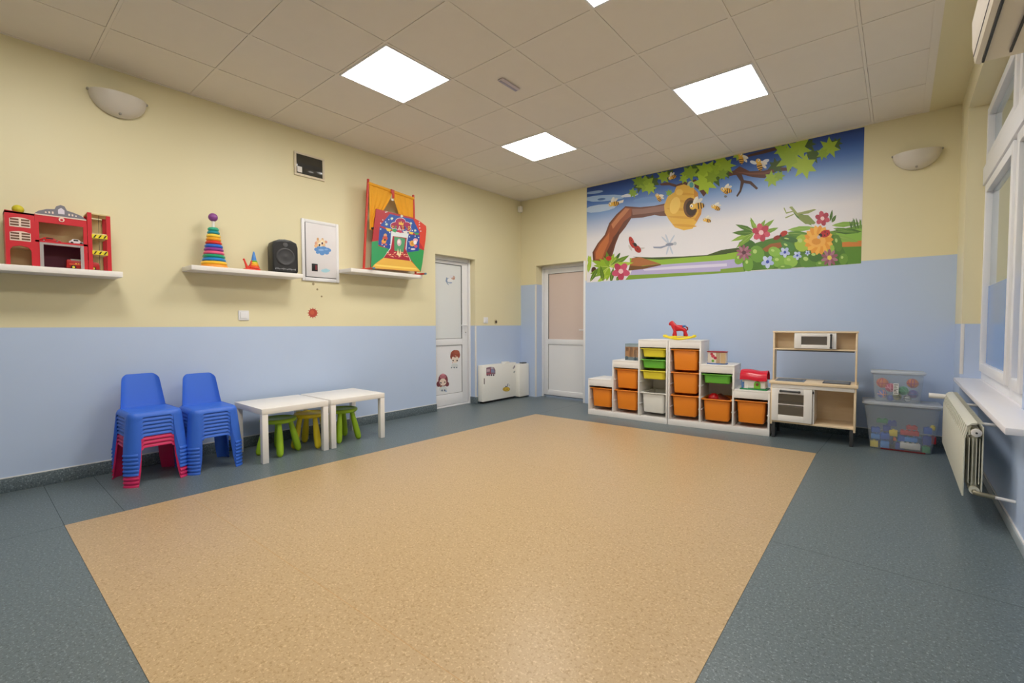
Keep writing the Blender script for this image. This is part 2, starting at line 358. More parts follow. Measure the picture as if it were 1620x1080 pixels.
# ------------------------------------------------------------------ printed artwork: layer|colour|outline in millimetres on its own wall or panel
ART = {}
ART['MURAL'] = '''1|9fbde2|1703,2697 1664,2681 1553,2678 1396,2690 1232,2713 1143,2743 1143,2770 1143,2786 1226,2788 1389,2774 1547,2750 1661,2722
1|b8cce6|1580,2600 1551,2577 1462,2563 1336,2561 1204,2571 1143,2593 1143,2619 1143,2643 1190,2657 1320,2658 1449,2646 1543,2625
1|6f96cf|2252,2582 2225,2567 2147,2561 2037,2566 1924,2581 1838,2601 1805,2623 1834,2638 1917,2644 2030,2638 2141,2623 2221,2602
1|93b0da|1390,2824 1375,2815 1329,2811 1264,2812 1198,2819 1148,2829 1143,2840 1145,2849 1192,2853 1258,2851 1323,2845 1372,2835
1|dfe2ea|1880,2698 1866,2687 1825,2681 1767,2681 1707,2687 1662,2697 1644,2709 1659,2720 1701,2726 1760,2726 1819,2720 1863,2709
2|4d6fae|1424,2719 1417,2712 1396,2708 1366,2708 1336,2712 1313,2720 1304,2728 1311,2735 1332,2739 1362,2739 1393,2734 1415,2727
2|8fb638|1770,1915 2170,1863 2452,1856 2716,1853 2925,1858 2926,1784 2170,1794 1771,1785
2|b4add6|1810,1786 2170,1798 2926,1787 2928,1646 1771,1690
2|8fb638|2859,1859 3054,1874 3098,1858 3099,1795 2860,1782
2|b4add6|2860,1785 3114,1794 3115,1692 2861,1685
3|3f5220|1809,1929 2059,1896 2452,1871 2716,1863 2841,1896 2924,1907 2925,1852 2716,1851 2452,1856 2170,1860 1907,1893
3|d8d4ea|1947,1763 2349,1766 2926,1750 2927,1718 2350,1731 1966,1743
3|7fa03a|1761,1701 2927,1665 2928,1645 1712,1645
3|6e4a24|1770,1822 1946,1799 2170,1807 2180,1792 1947,1763 1751,1759
3|3f5220|2858,1902 2949,1906 3054,1910 3054,1866 2859,1854
3|7fa03a|2861,1691 3115,1700 3116,1645 2861,1645
3|6f9a34|3688,1958 4115,2007 4115,1647 3693,1645
4|a8683a|1799,1912 1907,1914 2040,1862 2170,1810 1908,1802 1770,1822
4|6a3b28|1243,1915 1232,2043 1309,2151 1416,2253 1479,2396 1583,2494 1705,2576 1902,2531 2090,2518 2271,2526 2281,2366 2165,2383 2091,2407 1941,2399 1786,2411 1707,2309 1626,2227 1575,2120 1534,1993 1504,1892
4|d08038|3918,1862 4115,1863 4115,1803 3919,1817
4|88b848|3916,1958 4115,1980 4115,1861 3918,1862
4|5c8c2e|3919,1820 4115,1806 4115,1647 3922,1648
5|96512f|1270,1932 1261,2040 1330,2148 1434,2241 1500,2384 1593,2477 1705,2561 1794,2534 1785,2441 1686,2385 1585,2250 1533,2201 1482,2036 1440,1917
5|8f6455|1795,2530 1940,2507 2253,2503 2254,2434 2054,2439 1902,2445 1805,2450
5|4e7a2c|3039,1896 3295,1961 3509,1995 3809,1986 3917,1930 3989,1768 4014,1647 3101,1653 3086,1734
6|bb6c3c|1283,1950 1283,2037 1348,2137 1455,2244 1484,2282 1472,2151 1418,2043 1375,1942
6|c07a50|1511,2373 1604,2468 1705,2552 1765,2535 1705,2475 1629,2412 1532,2313
6|5c2f20|1397,1940 1502,2129 1605,2276 1630,2254 1554,2123 1482,1932
6|5a3428|2143,2772 2250,2772 2356,2720 2442,2734 2424,2822 2449,2833 2476,2719 2575,2741 2707,2567 2667,2525 2609,2618 2518,2694 2374,2679 2269,2730 2170,2746
6|4a2c18|1295,1794 1290,1769 1275,1752 1255,1746 1235,1755 1221,1774 1215,1800 1220,1825 1235,1843 1255,1848 1275,1839 1290,1820
6|5a3428|2847,2731 2982,2751 3041,2785 3143,2709 3283,2687 3392,2698 3523,2665 3524,2636 3392,2656 3285,2608 3173,2641 3071,2690 2983,2700 2847,2699
6|4a2e28|3005,2706 3064,2694 3087,2627 3159,2601 3227,2515 3210,2503 3145,2574 3087,2596 3060,2508 3024,2459 3012,2472 3045,2526 3055,2618
6|4e3024|3112,2886 3280,2900 3467,2906 3481,2876 3281,2865 3126,2864
6|3e6a26|3212,1917 3201,1887 3170,1867 3127,1863 3083,1876 3051,1903 3039,1936 3050,1966 3082,1986 3125,1989 3169,1975 3200,1949
7|3f5a1a|2003,2785 1948,2773 1972,2707 1911,2754 1875,2707 1863,2769 1812,2782 1838,2817 1812,2860 1862,2856 1877,2897 1911,2851 1966,2870 1959,2820
7|3f5a1a|2148,2758 2092,2763 2090,2694 2042,2743 1985,2727 1997,2790 1915,2825 1997,2840 1958,2912 2030,2869 2062,2907 2081,2850 2143,2847 2120,2804
7|3f5a1a|2340,2839 2309,2826 2320,2779 2277,2811 2250,2779 2243,2830 2203,2837 2226,2863 2189,2907 2239,2893 2249,2912 2277,2896 2316,2905 2305,2864
7|46641e|2678,2797 2612,2794 2609,2741 2561,2779 2514,2746 2505,2808 2439,2836 2499,2867 2449,2912 2530,2899 2551,2912 2583,2901 2632,2895 2617,2848
7|46641e|2881,2707 2831,2691 2839,2605 2772,2671 2710,2618 2715,2713 2628,2739 2691,2780 2652,2859 2731,2825 2758,2906 2799,2824 2866,2821 2842,2757
7|3a5218|2966,2789 2925,2765 2941,2690 2878,2729 2831,2680 2821,2768 2751,2780 2788,2827 2763,2881 2817,2876 2833,2912 2872,2870 2925,2884 2925,2830
7|8db12c|1483,1827 1446,1816 1386,1812 1315,1832 1245,1865 1319,1875 1392,1873 1449,1849
7|8db12c|1483,1827 1437,1826 1365,1839 1288,1880 1216,1936 1307,1925 1391,1901 1451,1860
7|7aa028|1483,1827 1449,1797 1385,1762 1295,1752 1196,1757 1273,1805 1355,1837 1433,1837
7|7aa028|1483,1827 1465,1792 1424,1748 1353,1723 1271,1711 1318,1770 1374,1815 1438,1828
7|a4c43a|1483,1827 1478,1789 1456,1735 1403,1688 1336,1649 1358,1719 1393,1779 1444,1813
7|8db12c|1483,1827 1498,1795 1506,1745 1484,1692 1447,1645 1431,1704 1431,1762 1457,1805
7|8db12c|1483,1827 1450,1835 1405,1857 1365,1900 1334,1951 1393,1927 1443,1895 1471,1856
7|5f8420|1483,1827 1458,1857 1433,1909 1430,1973 1441,2037 1477,1976 1499,1913 1495,1860
7|8db12c|1483,1827 1476,1860 1479,1909 1510,1957 1554,1999 1555,1938 1543,1883 1511,1846
7|8db12c|1483,1827 1491,1865 1518,1916 1575,1956 1642,1986 1615,1922 1576,1867 1523,1838
7|5f8420|1483,1827 1515,1865 1578,1912 1669,1939 1767,1952 1698,1891 1619,1844 1538,1827
7|a4c43a|1483,1827 1532,1852 1615,1876 1719,1872 1824,1854 1730,1820 1630,1801 1540,1811
7|7aa028|1483,1827 1458,1843 1426,1873 1407,1918 1397,1967 1438,1932 1471,1892 1482,1853
7|7a4a38|2997,2736 3143,2693 3284,2668 3392,2679 3392,2668 3284,2646 3144,2675
7|3c5420|3478,2697 3432,2686 3446,2630 3403,2661 3377,2641 3365,2684 3313,2691 3344,2726 3328,2763 3367,2754 3373,2803 3399,2755 3434,2768 3424,2727
7|44601f|3783,2714 3745,2710 3750,2657 3713,2705 3683,2672 3680,2722 3650,2740 3667,2765 3643,2817 3693,2787 3705,2841 3724,2783 3762,2788 3753,2750
7|3a5220|3741,2846 3700,2840 3711,2797 3680,2821 3659,2797 3652,2839 3617,2846 3634,2872 3621,2903 3648,2901 3656,2912 3678,2895 3708,2909 3704,2873
7|3f5a22|3953,2800 3923,2794 3939,2747 3908,2774 3887,2745 3884,2793 3855,2799 3874,2820 3846,2857 3882,2843 3888,2872 3905,2845 3936,2860 3928,2823
7|3f5a22|2958,2748 2916,2737 2939,2672 2888,2712 2857,2674 2851,2736 2808,2745 2825,2776 2798,2821 2850,2805 2853,2872 2887,2814 2935,2830 2915,2776
7|86ac3c|3196,2050 3167,2026 3114,1998 3041,1987 2964,1987 3028,2025 3096,2052 3157,2056
7|7aa038|3196,2050 3180,2015 3144,1969 3086,1934 3019,1908 3060,1969 3108,2019 3160,2043
7|4c7426|3196,2050 3163,2038 3109,2031 3041,2049 2973,2079 3041,2091 3108,2092 3163,2071
7|4c7426|3196,2066 3164,2067 3114,2080 3060,2116 3009,2164 3072,2151 3130,2129 3173,2094
7|7aa038|3210,2064 3192,2084 3170,2121 3160,2169 3158,2220 3187,2176 3208,2131 3212,2090
7|7aa038|3238,2060 3238,2085 3246,2120 3270,2151 3301,2176 3294,2132 3281,2093 3257,2070
7|7aa038|3252,2058 3264,2086 3291,2122 3335,2148 3384,2165 3355,2119 3320,2081 3280,2063
7|6f9a34|3294,2038 3310,2055 3339,2074 3380,2078 3423,2074 3390,2048 3353,2031 3317,2031
7|86ac3c|3223,2093 3206,2103 3183,2124 3165,2157 3152,2194 3182,2170 3207,2142 3219,2113
7|86b048|3508,2040 3546,2053 3608,2063 3684,2053 3759,2032 3687,2016 3613,2010 3548,2024
7|5c8a30|3496,2012 3534,2020 3596,2019 3667,1993 3736,1957 3665,1953 3592,1960 3532,1987
7|466c28|3685,2104 3658,2105 3619,2120 3583,2160 3552,2211 3602,2197 3646,2172 3673,2134
7|5c8a30|3609,2173 3632,2164 3665,2141 3693,2101 3716,2055 3675,2079 3639,2109 3618,2146
7|86b048|3880,2033 3913,2046 3970,2056 4038,2046 4106,2026 4041,2011 3974,2005 3916,2018
7|466c28|3892,1975 3929,1986 3989,1990 4061,1973 4115,1944 4061,1934 3990,1935 3930,1955
7|5c8a30|3892,2003 3925,2005 3977,1997 4037,1969 4095,1933 4033,1939 3972,1953 3922,1981
7|466c28|3879,2062 3877,2078 3880,2099 3894,2117 3913,2130 3911,2102 3905,2079 3891,2066
7|86b048|3905,1931 3937,1932 3986,1921 4041,1889 4093,1848 4035,1856 3977,1874 3931,1905
7|466c28|3867,2077 3863,2096 3861,2125 3869,2157 3881,2186 3885,2151 3884,2117 3876,2092
7|4c7030|4030,1978 4028,1992 4027,2014 4033,2039 4042,2062 4044,2035 4043,2009 4036,1989
7|4c7030|4040,1977 4033,1988 4024,2007 4020,2032 4018,2057 4030,2034 4039,2011 4041,1990
7|6a9440|4051,1975 4047,1991 4046,2017 4051,2046 4058,2074 4062,2043 4062,2013 4056,1989
7|6a9440|4061,1974 4055,1986 4049,2005 4048,2029 4050,2053 4059,2030 4064,2006 4063,1986
7|4c7030|4071,1973 4062,1988 4052,2015 4046,2049 4044,2084 4057,2051 4067,2019 4071,1990
7|6a9440|4081,1971 4077,1983 4074,2001 4078,2021 4084,2040 4089,2018 4090,1997 4085,1981
7|4c7030|4091,1970 4083,1986 4074,2013 4070,2047 4068,2081 4080,2049 4089,2016 4091,1987
7|6a9440|4101,1969 4097,1984 4095,2008 4099,2035 4107,2062 4110,2032 4111,2004 4106,1982
7|6a9440|4111,1967 4104,1982 4097,2007 4095,2036 4096,2067 4106,2037 4112,2007 4113,1982
7|9a5c30|3276,1871 3351,1916 3445,1921 3459,1874 3379,1845 3311,1837
8|93b32a|2092,2757 2031,2751 2039,2680 1980,2721 1930,2705 1921,2764 1842,2789 1893,2829 1853,2905 1935,2875 1968,2912 2003,2856 2071,2860 2054,2805
8|7f9f26|1961,2775 1899,2811 1878,2775 1858,2819 1811,2818 1829,2854 1786,2894 1843,2889 1846,2912 1880,2900 1920,2912 1921,2875 1982,2853 1932,2831
8|a3c22f|2118,2728 2076,2715 2089,2666 2042,2704 2012,2659 2001,2712 1946,2720 1981,2754 1956,2792 2003,2783 2015,2817 2043,2787 2078,2790 2069,2754
8|86aa36|1874,2694 1836,2695 1836,2656 1806,2689 1777,2675 1776,2708 1740,2723 1767,2740 1756,2772 1788,2766 1809,2796 1824,2750 1863,2751 1846,2723
8|94b42c|2284,2833 2237,2824 2261,2761 2210,2794 2176,2769 2165,2819 2122,2832 2151,2861 2115,2906 2166,2894 2172,2912 2206,2893 2245,2901 2248,2865
8|88a828|2607,2764 2545,2776 2543,2713 2502,2773 2451,2743 2451,2798 2390,2834 2449,2855 2438,2906 2489,2878 2519,2912 2541,2867 2597,2857 2570,2814
8|9dbd2e|2496,2765 2468,2758 2482,2718 2450,2739 2427,2716 2419,2753 2383,2760 2406,2783 2392,2809 2421,2805 2428,2833 2447,2802 2472,2809 2468,2784
8|9cbc2c|2806,2791 2755,2769 2780,2681 2704,2743 2657,2677 2637,2762 2554,2779 2619,2831 2579,2892 2646,2877 2660,2912 2701,2878 2769,2905 2758,2836
8|aac834|2809,2593 2727,2614 2715,2538 2666,2604 2612,2600 2615,2657 2534,2706 2610,2726 2591,2807 2664,2752 2704,2790 2728,2731 2789,2712 2758,2664
8|8fae2a|2923,2746 2857,2749 2860,2693 2818,2725 2774,2697 2778,2764 2729,2783 2766,2808 2722,2876 2785,2849 2808,2882 2836,2841 2896,2848 2868,2794
8|9ab92c|2926,2861 2891,2849 2896,2810 2860,2838 2832,2789 2823,2847 2779,2857 2801,2889 2780,2912 2820,2912 2830,2912 2859,2912 2896,2912 2888,2888
8|86a426|2817,2670 2779,2677 2765,2642 2740,2681 2703,2676 2705,2712 2674,2743 2713,2752 2704,2803 2744,2774 2775,2795 2786,2753 2827,2737 2797,2709
8|7fa83c|2318,2630 2290,2625 2300,2597 2275,2615 2261,2601 2251,2620 2230,2627 2243,2643 2222,2669 2252,2663 2259,2685 2275,2663 2300,2671 2296,2646
8|b6c8a0|2566,2668 2561,2642 2545,2626 2524,2622 2502,2634 2486,2656 2479,2684 2485,2710 2501,2727 2522,2730 2544,2718 2560,2696
8|dbe08a|1471,1827 1269,1861 1471,1831
8|dbe08a|1474,1820 1292,1723 1471,1824
8|dbe08a|1477,1817 1351,1667 1474,1820
8|dbe08a|1484,1837 1547,1982 1488,1835
8|dbe08a|1489,1837 1627,1970 1493,1834
8|dbe08a|1496,1836 1739,1940 1499,1832
8|dbe08a|1500,1831 1791,1851 1501,1826
8|54761e|1200,1654 1203,1690 1222,1741 1266,1790 1321,1831 1304,1768 1276,1710 1233,1673
8|a2c23a|1166,1774 1155,1813 1153,1873 1176,1939 1211,2002 1219,1929 1215,1858 1190,1805
8|a2c23a|1311,1647 1328,1672 1364,1702 1419,1718 1479,1723 1440,1684 1394,1654 1345,1646
8|54761e|1398,1645 1376,1672 1351,1724 1348,1788 1356,1854 1390,1792 1411,1729 1408,1675
8|54761e|1505,1645 1495,1651 1492,1704 1512,1763 1544,1819 1553,1754 1550,1691 1527,1645
8|a2c23a|1199,1889 1178,1906 1158,1935 1160,1971 1175,2007 1204,1973 1220,1939 1212,1908
8|54761e|1589,1645 1584,1653 1588,1683 1614,1706 1650,1724 1649,1686 1639,1653 1612,1645
8|93b030|3011,2799 2948,2793 2973,2721 2919,2767 2887,2733 2873,2786 2808,2794 2857,2833 2828,2879 2872,2874 2885,2912 2916,2868 2959,2881 2947,2834
8|7d9c28|2930,2699 2895,2702 2892,2665 2865,2692 2834,2684 2837,2720 2806,2741 2835,2755 2827,2789 2858,2773 2876,2796 2892,2766 2930,2761 2904,2731
8|97b532|3517,2843 3485,2828 3485,2792 3453,2808 3427,2783 3417,2830 3367,2838 3401,2870 3372,2912 3414,2906 3421,2912 3450,2902 3492,2912 3481,2873
8|a2be34|3703,2789 3635,2787 3639,2717 3588,2777 3546,2740 3543,2808 3462,2831 3525,2867 3497,2912 3556,2905 3575,2912 3611,2910 3674,2911 3641,2846
8|9ab834|3637,2720 3581,2701 3601,2619 3537,2674 3497,2614 3483,2698 3391,2704 3442,2764 3404,2837 3481,2813 3487,2912 3535,2815 3595,2836 3575,2763
8|a8c238|3744,2582 3681,2593 3669,2518 3626,2595 3564,2565 3587,2644 3522,2686 3583,2703 3560,2786 3623,2731 3658,2776 3675,2711 3736,2698 3706,2648
8|97b630|3430,2559 3391,2552 3393,2502 3356,2538 3321,2506 3322,2565 3282,2581 3304,2609 3295,2646 3331,2638 3348,2680 3367,2624 3416,2639 3399,2594
8|9ab630|3933,2746 3888,2740 3893,2678 3851,2735 3816,2699 3813,2756 3758,2776 3797,2807 3771,2868 3824,2840 3841,2897 3866,2833 3913,2838 3888,2788
8|8caa2c|3842,2730 3820,2721 3829,2684 3802,2708 3783,2674 3776,2717 3744,2723 3764,2748 3742,2783 3776,2773 3784,2797 3802,2777 3831,2786 3822,2750
8|a0ba38|3089,2891 3058,2881 3060,2852 3033,2865 3012,2847 3006,2885 2971,2891 2986,2912 2971,2912 3000,2912 3007,2912 3032,2912 3062,2912 3056,2912
8|86a62e|3476,2594 3449,2584 3455,2550 3427,2571 3410,2556 3404,2586 3375,2590 3388,2612 3374,2640 3401,2636 3409,2658 3425,2632 3450,2643 3447,2615
8|b8cc74|3185,2045 2988,1993 3184,2049
8|b8cc74|3188,2042 3037,1923 3186,2045
8|b8cc74|3185,2050 2996,2076 3185,2053
8|b8cc74|3186,2069 3028,2154 3187,2072
8|b8cc74|3206,2071 3163,2204 3208,2072
8|b8cc74|3240,2067 3295,2164 3242,2065
8|b8cc74|3258,2065 3371,2154 3259,2063
8|b8cc74|3300,2041 3410,2070 3301,2038
8|b8cc74|3219,2097 3159,2183 3221,2099
8|b8cc74|3521,2041 3735,2033 3521,2038
8|b8cc74|3508,2011 3713,1963 3508,2007
8|b8cc74|3678,2107 3566,2200 3679,2110
8|b8cc74|3615,2168 3705,2067 3613,2166
8|b8cc74|3891,2034 4084,2027 3891,2031
8|b8cc74|3905,1975 4108,1947 3905,1972
8|b8cc74|3903,2001 4075,1940 3902,1999
8|b8cc74|3880,2066 3909,2123 3882,2064
8|b8cc74|3915,1928 4075,1856 3914,1926
8|b8cc74|3867,2083 3880,2175 3868,2083
8|6fa03c|3192,1717 3187,1677 3169,1648 3145,1645 3120,1652 3102,1683 3094,1725 3101,1765 3118,1794 3143,1802 3167,1789 3185,1758
8|6c9c3c|3293,1842 3299,1794 3286,1754 3258,1732 3221,1734 3185,1759 3161,1802 3155,1850 3168,1891 3197,1913 3234,1910 3269,1884
8|88b84c|3450,1800 3435,1780 3408,1773 3378,1781 3351,1802 3335,1830 3335,1858 3350,1877 3377,1884 3407,1875 3434,1854 3449,1827
8|7eae44|3501,1720 3492,1690 3469,1669 3436,1663 3402,1674 3377,1699 3367,1732 3376,1763 3400,1784 3433,1790 3467,1778 3491,1753
8|92be50|3601,1699 3589,1673 3564,1658 3532,1659 3502,1675 3482,1703 3478,1735 3490,1762 3516,1776 3548,1775 3577,1758 3597,1730
8|a2c046|3704,1857 3683,1821 3651,1805 3614,1811 3585,1839 3569,1882 3573,1927 3594,1962 3627,1978 3663,1971 3693,1942 3707,1901
8|5d8c34|3762,1668 3742,1645 3708,1645 3669,1645 3636,1654 3619,1696 3621,1740 3642,1774 3677,1789 3716,1780 3747,1752 3765,1711
8|44702c|3814,1743 3806,1715 3785,1696 3754,1691 3723,1701 3700,1724 3691,1754 3699,1783 3722,1802 3752,1806 3783,1795 3805,1772
8|6c9c3c|3851,1661 3845,1645 3828,1645 3804,1645 3780,1645 3762,1650 3755,1669 3761,1687 3778,1699 3803,1702 3827,1695 3845,1680
8|5f9038|3395,1677 3388,1662 3368,1652 3341,1651 3314,1657 3293,1670 3286,1686 3293,1700 3313,1710 3340,1712 3368,1705 3388,1692
8|70a040|3554,1656 3545,1645 3522,1645 3489,1645 3456,1645 3431,1653 3422,1667 3431,1680 3455,1688 3488,1689 3521,1682 3545,1670
8|6c9838|4013,1689 4005,1663 3990,1647 3972,1645 3956,1657 3946,1681 3945,1709 3953,1735 3968,1751 3986,1753 4002,1741 4012,1717
8|7aa83c|3090,1750 3067,1732 3040,1728 3018,1738 3006,1761 3007,1790 3021,1817 3044,1835 3071,1839 3093,1829 3105,1806 3104,1777
8|4e8040|3568,1833 3551,1820 3523,1823 3492,1839 3466,1866 3452,1896 3453,1920 3471,1932 3499,1930 3530,1912 3556,1886 3570,1857
8|3f6a34|3599,1917 3587,1906 3558,1904 3519,1913 3481,1929 3454,1949 3445,1966 3458,1978 3488,1979 3527,1970 3565,1954 3591,1935
8|9cc04c|3907,1804 3902,1777 3885,1758 3861,1752 3837,1762 3819,1785 3813,1814 3818,1842 3836,1861 3859,1866 3883,1856 3901,1833
8|5c8830|3964,1862 3966,1819 3959,1787 3943,1774 3924,1783 3907,1813 3895,1855 3893,1898 3901,1930 3916,1943 3935,1933 3952,1903
9|e3b23f|2356,2700 2442,2708 2543,2656 2605,2578 2611,2502 2654,2420 2642,2331 2597,2255 2549,2181 2448,2175 2344,2223 2273,2319 2218,2414 2209,2502 2252,2599 2331,2636
9|54a0a0|2553,2679 2550,2663 2542,2652 2530,2650 2518,2656 2510,2670 2506,2688 2509,2704 2518,2714 2529,2717 2541,2710 2550,2696
9|c8d878|1204,1664 1309,1814 1208,1662
9|c8d878|1166,1786 1207,1979 1170,1785
9|c8d878|1319,1653 1463,1715 1321,1650
9|c8d878|1395,1652 1360,1832 1398,1653
9|c8d878|1506,1645 1540,1799 1509,1645
9|c8d878|1196,1895 1177,1996 1200,1895
9|c8d878|1590,1645 1644,1715 1594,1645
9|3c5a24|1587,1922 1586,1939 1591,1963 1611,1983 1638,1998 1634,1969 1623,1943 1603,1928
9|8f9a5c|3465,2269 3476,2271 3492,2221 3550,2226 3554,2217 3490,2206
9|8f9a5c|3517,2268 3543,2272 3596,2190 3685,2089 3673,2084 3583,2177
9|8f9a5c|3583,2198 3732,2215 3751,2206 3684,2179 3596,2182
9|8f9a5c|3480,2170 3557,2196 3560,2186 3487,2159
9|8f9a5c|3518,2261 3530,2274 3548,2262 3533,2250
9|7c8c48|3596,2182 3684,2162 3747,2080 3735,2065 3661,2078 3610,2129
9|b4d078|3143,1745 3139,1731 3129,1726 3118,1733 3114,1748 3118,1762 3128,1767 3139,1760
9|b4d078|3226,1858 3225,1840 3214,1829 3197,1832 3186,1846 3187,1864 3198,1875 3215,1872
9|b4d078|3391,1837 3384,1831 3370,1834 3359,1844 3357,1855 3365,1860 3378,1858 3389,1848
9|b4d078|3434,1745 3429,1735 3414,1731 3400,1737 3394,1749 3400,1760 3414,1763 3428,1757
9|b4d078|3539,1731 3532,1722 3519,1722 3506,1730 3502,1742 3509,1751 3523,1751 3535,1743
9|b4d078|3637,1909 3627,1898 3611,1900 3599,1913 3598,1931 3608,1942 3624,1940 3636,1927
9|b4d078|3691,1720 3680,1709 3664,1711 3650,1725 3648,1742 3658,1752 3675,1750 3689,1737
9|b4d078|3753,1766 3748,1756 3735,1753 3722,1759 3716,1769 3721,1779 3734,1782 3747,1777
9|b4d078|3803,1676 3799,1670 3789,1668 3778,1672 3774,1679 3778,1685 3788,1687 3799,1683
9|b4d078|3341,1690 3336,1685 3324,1684 3313,1687 3308,1693 3312,1698 3324,1699 3336,1696
9|b4d078|3488,1670 3483,1665 3469,1664 3455,1668 3449,1673 3454,1677 3469,1678 3483,1675
9|b4d078|3979,1714 3974,1705 3967,1703 3960,1709 3958,1720 3962,1729 3970,1730 3977,1724
9|b4d078|3052,1794 3043,1789 3033,1793 3028,1803 3032,1814 3041,1819 3051,1815 3056,1805
9|b4d078|3508,1879 3500,1876 3486,1882 3476,1894 3474,1905 3482,1907 3496,1901 3507,1889
9|b4d078|3523,1946 3515,1943 3498,1946 3482,1953 3476,1961 3484,1964 3500,1961 3516,1953
9|b4d078|3860,1826 3856,1817 3846,1814 3836,1819 3831,1829 3835,1839 3845,1842 3856,1837
9|b4d078|3929,1886 3928,1870 3922,1863 3914,1869 3908,1884 3909,1899 3915,1906 3924,1900
10|d8a034|2569,2566 2549,2562 2499,2569 2436,2584 2385,2602 2366,2616 2386,2620 2438,2613 2501,2597 2550,2579
10|d8a034|2586,2476 2559,2474 2488,2486 2398,2507 2325,2530 2297,2546 2326,2548 2400,2536 2489,2514 2560,2492
10|d8a034|2563,2388 2532,2386 2452,2398 2351,2421 2268,2446 2236,2462 2269,2464 2353,2450 2453,2427 2533,2403
10|d8a034|2597,2290 2565,2288 2481,2301 2375,2324 2288,2348 2255,2365 2289,2366 2377,2353 2483,2329 2566,2306
10|d8a034|2598,2200 2571,2197 2499,2206 2410,2224 2337,2245 2309,2260 2338,2263 2412,2253 2501,2235 2572,2214
10|cf8f35|2560,2627 2605,2578 2611,2502 2654,2420 2642,2331 2597,2255 2564,2276 2613,2352 2603,2454 2561,2544
10|f0c85c|2400,2455 2379,2411 2348,2385 2315,2385 2289,2410 2277,2454 2282,2506 2303,2550 2334,2575 2367,2575 2393,2549 2405,2506
10|eec556|2434,2617 2429,2599 2413,2589 2392,2587 2370,2596 2354,2613 2348,2633 2354,2651 2370,2661 2391,2662 2413,2653 2429,2637
10|b8322a|1518,1934 1512,1920 1497,1910 1476,1908 1455,1914 1439,1926 1433,1942 1439,1957 1454,1966 1476,1969 1497,1962 1512,1950
10|f0b44c|3893,1848 3872,1837 3831,1849 3792,1875 3780,1902 3802,1912 3843,1900 3881,1874
10|e59a34|3875,1805 3851,1804 3814,1831 3784,1871 3779,1900 3803,1900 3841,1873 3870,1833
10|f0b44c|3844,1773 3821,1782 3792,1822 3774,1871 3778,1898 3802,1889 3831,1848 3848,1801
10|e59a34|3805,1757 3784,1775 3767,1824 3764,1874 3776,1897 3797,1879 3813,1831 3817,1781
10|f0b44c|3762,1759 3747,1784 3744,1834 3755,1882 3774,1898 3789,1873 3792,1822 3780,1775
10|e59a34|3719,1778 3712,1807 3724,1854 3749,1892 3772,1899 3780,1870 3767,1824 3743,1785
10|f0b44c|3684,1813 3684,1842 3710,1880 3746,1904 3770,1900 3770,1872 3744,1835 3708,1810
10|e59a34|3659,1860 3668,1886 3704,1909 3746,1915 3769,1902 3760,1877 3724,1854 3682,1847
10|f0b44c|3648,1912 3664,1931 3707,1937 3750,1926 3769,1905 3752,1886 3710,1880 3667,1891
10|e59a34|3652,1963 3674,1974 3718,1961 3757,1934 3769,1907 3747,1897 3704,1909 3665,1936
10|f0b44c|3672,2007 3697,2007 3735,1979 3766,1938 3770,1909 3746,1909 3707,1937 3676,1978
10|e59a34|3704,2038 3728,2028 3758,1987 3775,1938 3771,1911 3747,1920 3718,1961 3700,2010
10|f0b44c|3744,2052 3765,2034 3782,1985 3785,1935 3773,1911 3753,1930 3735,1979 3732,2030
10|e59a34|3788,2049 3802,2024 3805,1974 3794,1927 3775,1911 3760,1936 3758,1987 3769,2034
10|f0b44c|3829,2028 3836,2000 3824,1954 3800,1917 3777,1910 3770,1939 3782,1985 3806,2022
10|e59a34|3863,1993 3863,1965 3838,1929 3803,1905 3779,1909 3780,1937 3805,1974 3840,1997
10|f0b44c|3887,1948 3878,1923 3843,1900 3803,1894 3780,1907 3789,1932 3824,1954 3865,1961
10|e59a34|3897,1897 3882,1878 3841,1873 3799,1883 3781,1904 3797,1923 3838,1929 3879,1918
11|6b4420|2600,2412 2595,2370 2578,2336 2553,2315 2522,2311 2491,2324 2465,2353 2447,2393 2440,2438 2446,2482 2463,2516 2489,2536 2520,2540 2550,2526 2576,2496 2594,2457
11|e8e4dc|1582,2652 1684,2662 1674,2627 1592,2622
11|c9c4c4|1803,2002 1793,2004 1779,2017 1765,2036 1755,2058 1751,2075 1754,2083 1765,2081 1778,2068 1792,2048 1802,2027 1806,2010
11|c9c4c4|1972,2022 1966,2015 1946,2009 1918,2006 1889,2006 1867,2009 1858,2015 1865,2022 1885,2028 1913,2031 1942,2031 1963,2028
11|bfc8d8|2228,2162 2242,2145 2262,2100 2276,2053 2276,2032 2262,2050 2242,2095 2228,2142
11|bfc8d8|2178,2138 2198,2127 2235,2091 2267,2052 2276,2032 2256,2043 2220,2078 2187,2117
11|bfc8d8|2342,2138 2339,2118 2318,2079 2292,2044 2276,2032 2279,2052 2300,2092 2326,2127
11|bfc8d8|2323,1904 2309,1921 2290,1965 2276,2012 2276,2032 2290,2015 2309,1970 2323,1924
11|bfc8d8|2242,1908 2240,1929 2249,1974 2264,2017 2276,2032 2278,2012 2269,1967 2254,1924
11|c85070|1776,1713 1749,1692 1703,1695 1664,1722 1656,1756 1683,1777 1729,1773 1767,1746
11|b43a58|1653,1645 1620,1654 1605,1696 1618,1737 1650,1752 1682,1733 1697,1691 1684,1651
11|c85070|1522,1727 1529,1761 1568,1783 1616,1781 1644,1756 1637,1723 1599,1701 1551,1703
11|b43a58|1569,1862 1606,1863 1644,1834 1660,1793 1646,1763 1609,1761 1571,1790 1554,1832
11|c85070|1725,1851 1741,1819 1726,1780 1690,1756 1653,1762 1638,1794 1652,1834 1689,1857
11|dfe3ea|3211,2773 3203,2768 3189,2770 3172,2778 3156,2790 3145,2804 3144,2814 3151,2820 3165,2818 3183,2810 3199,2797 3209,2784
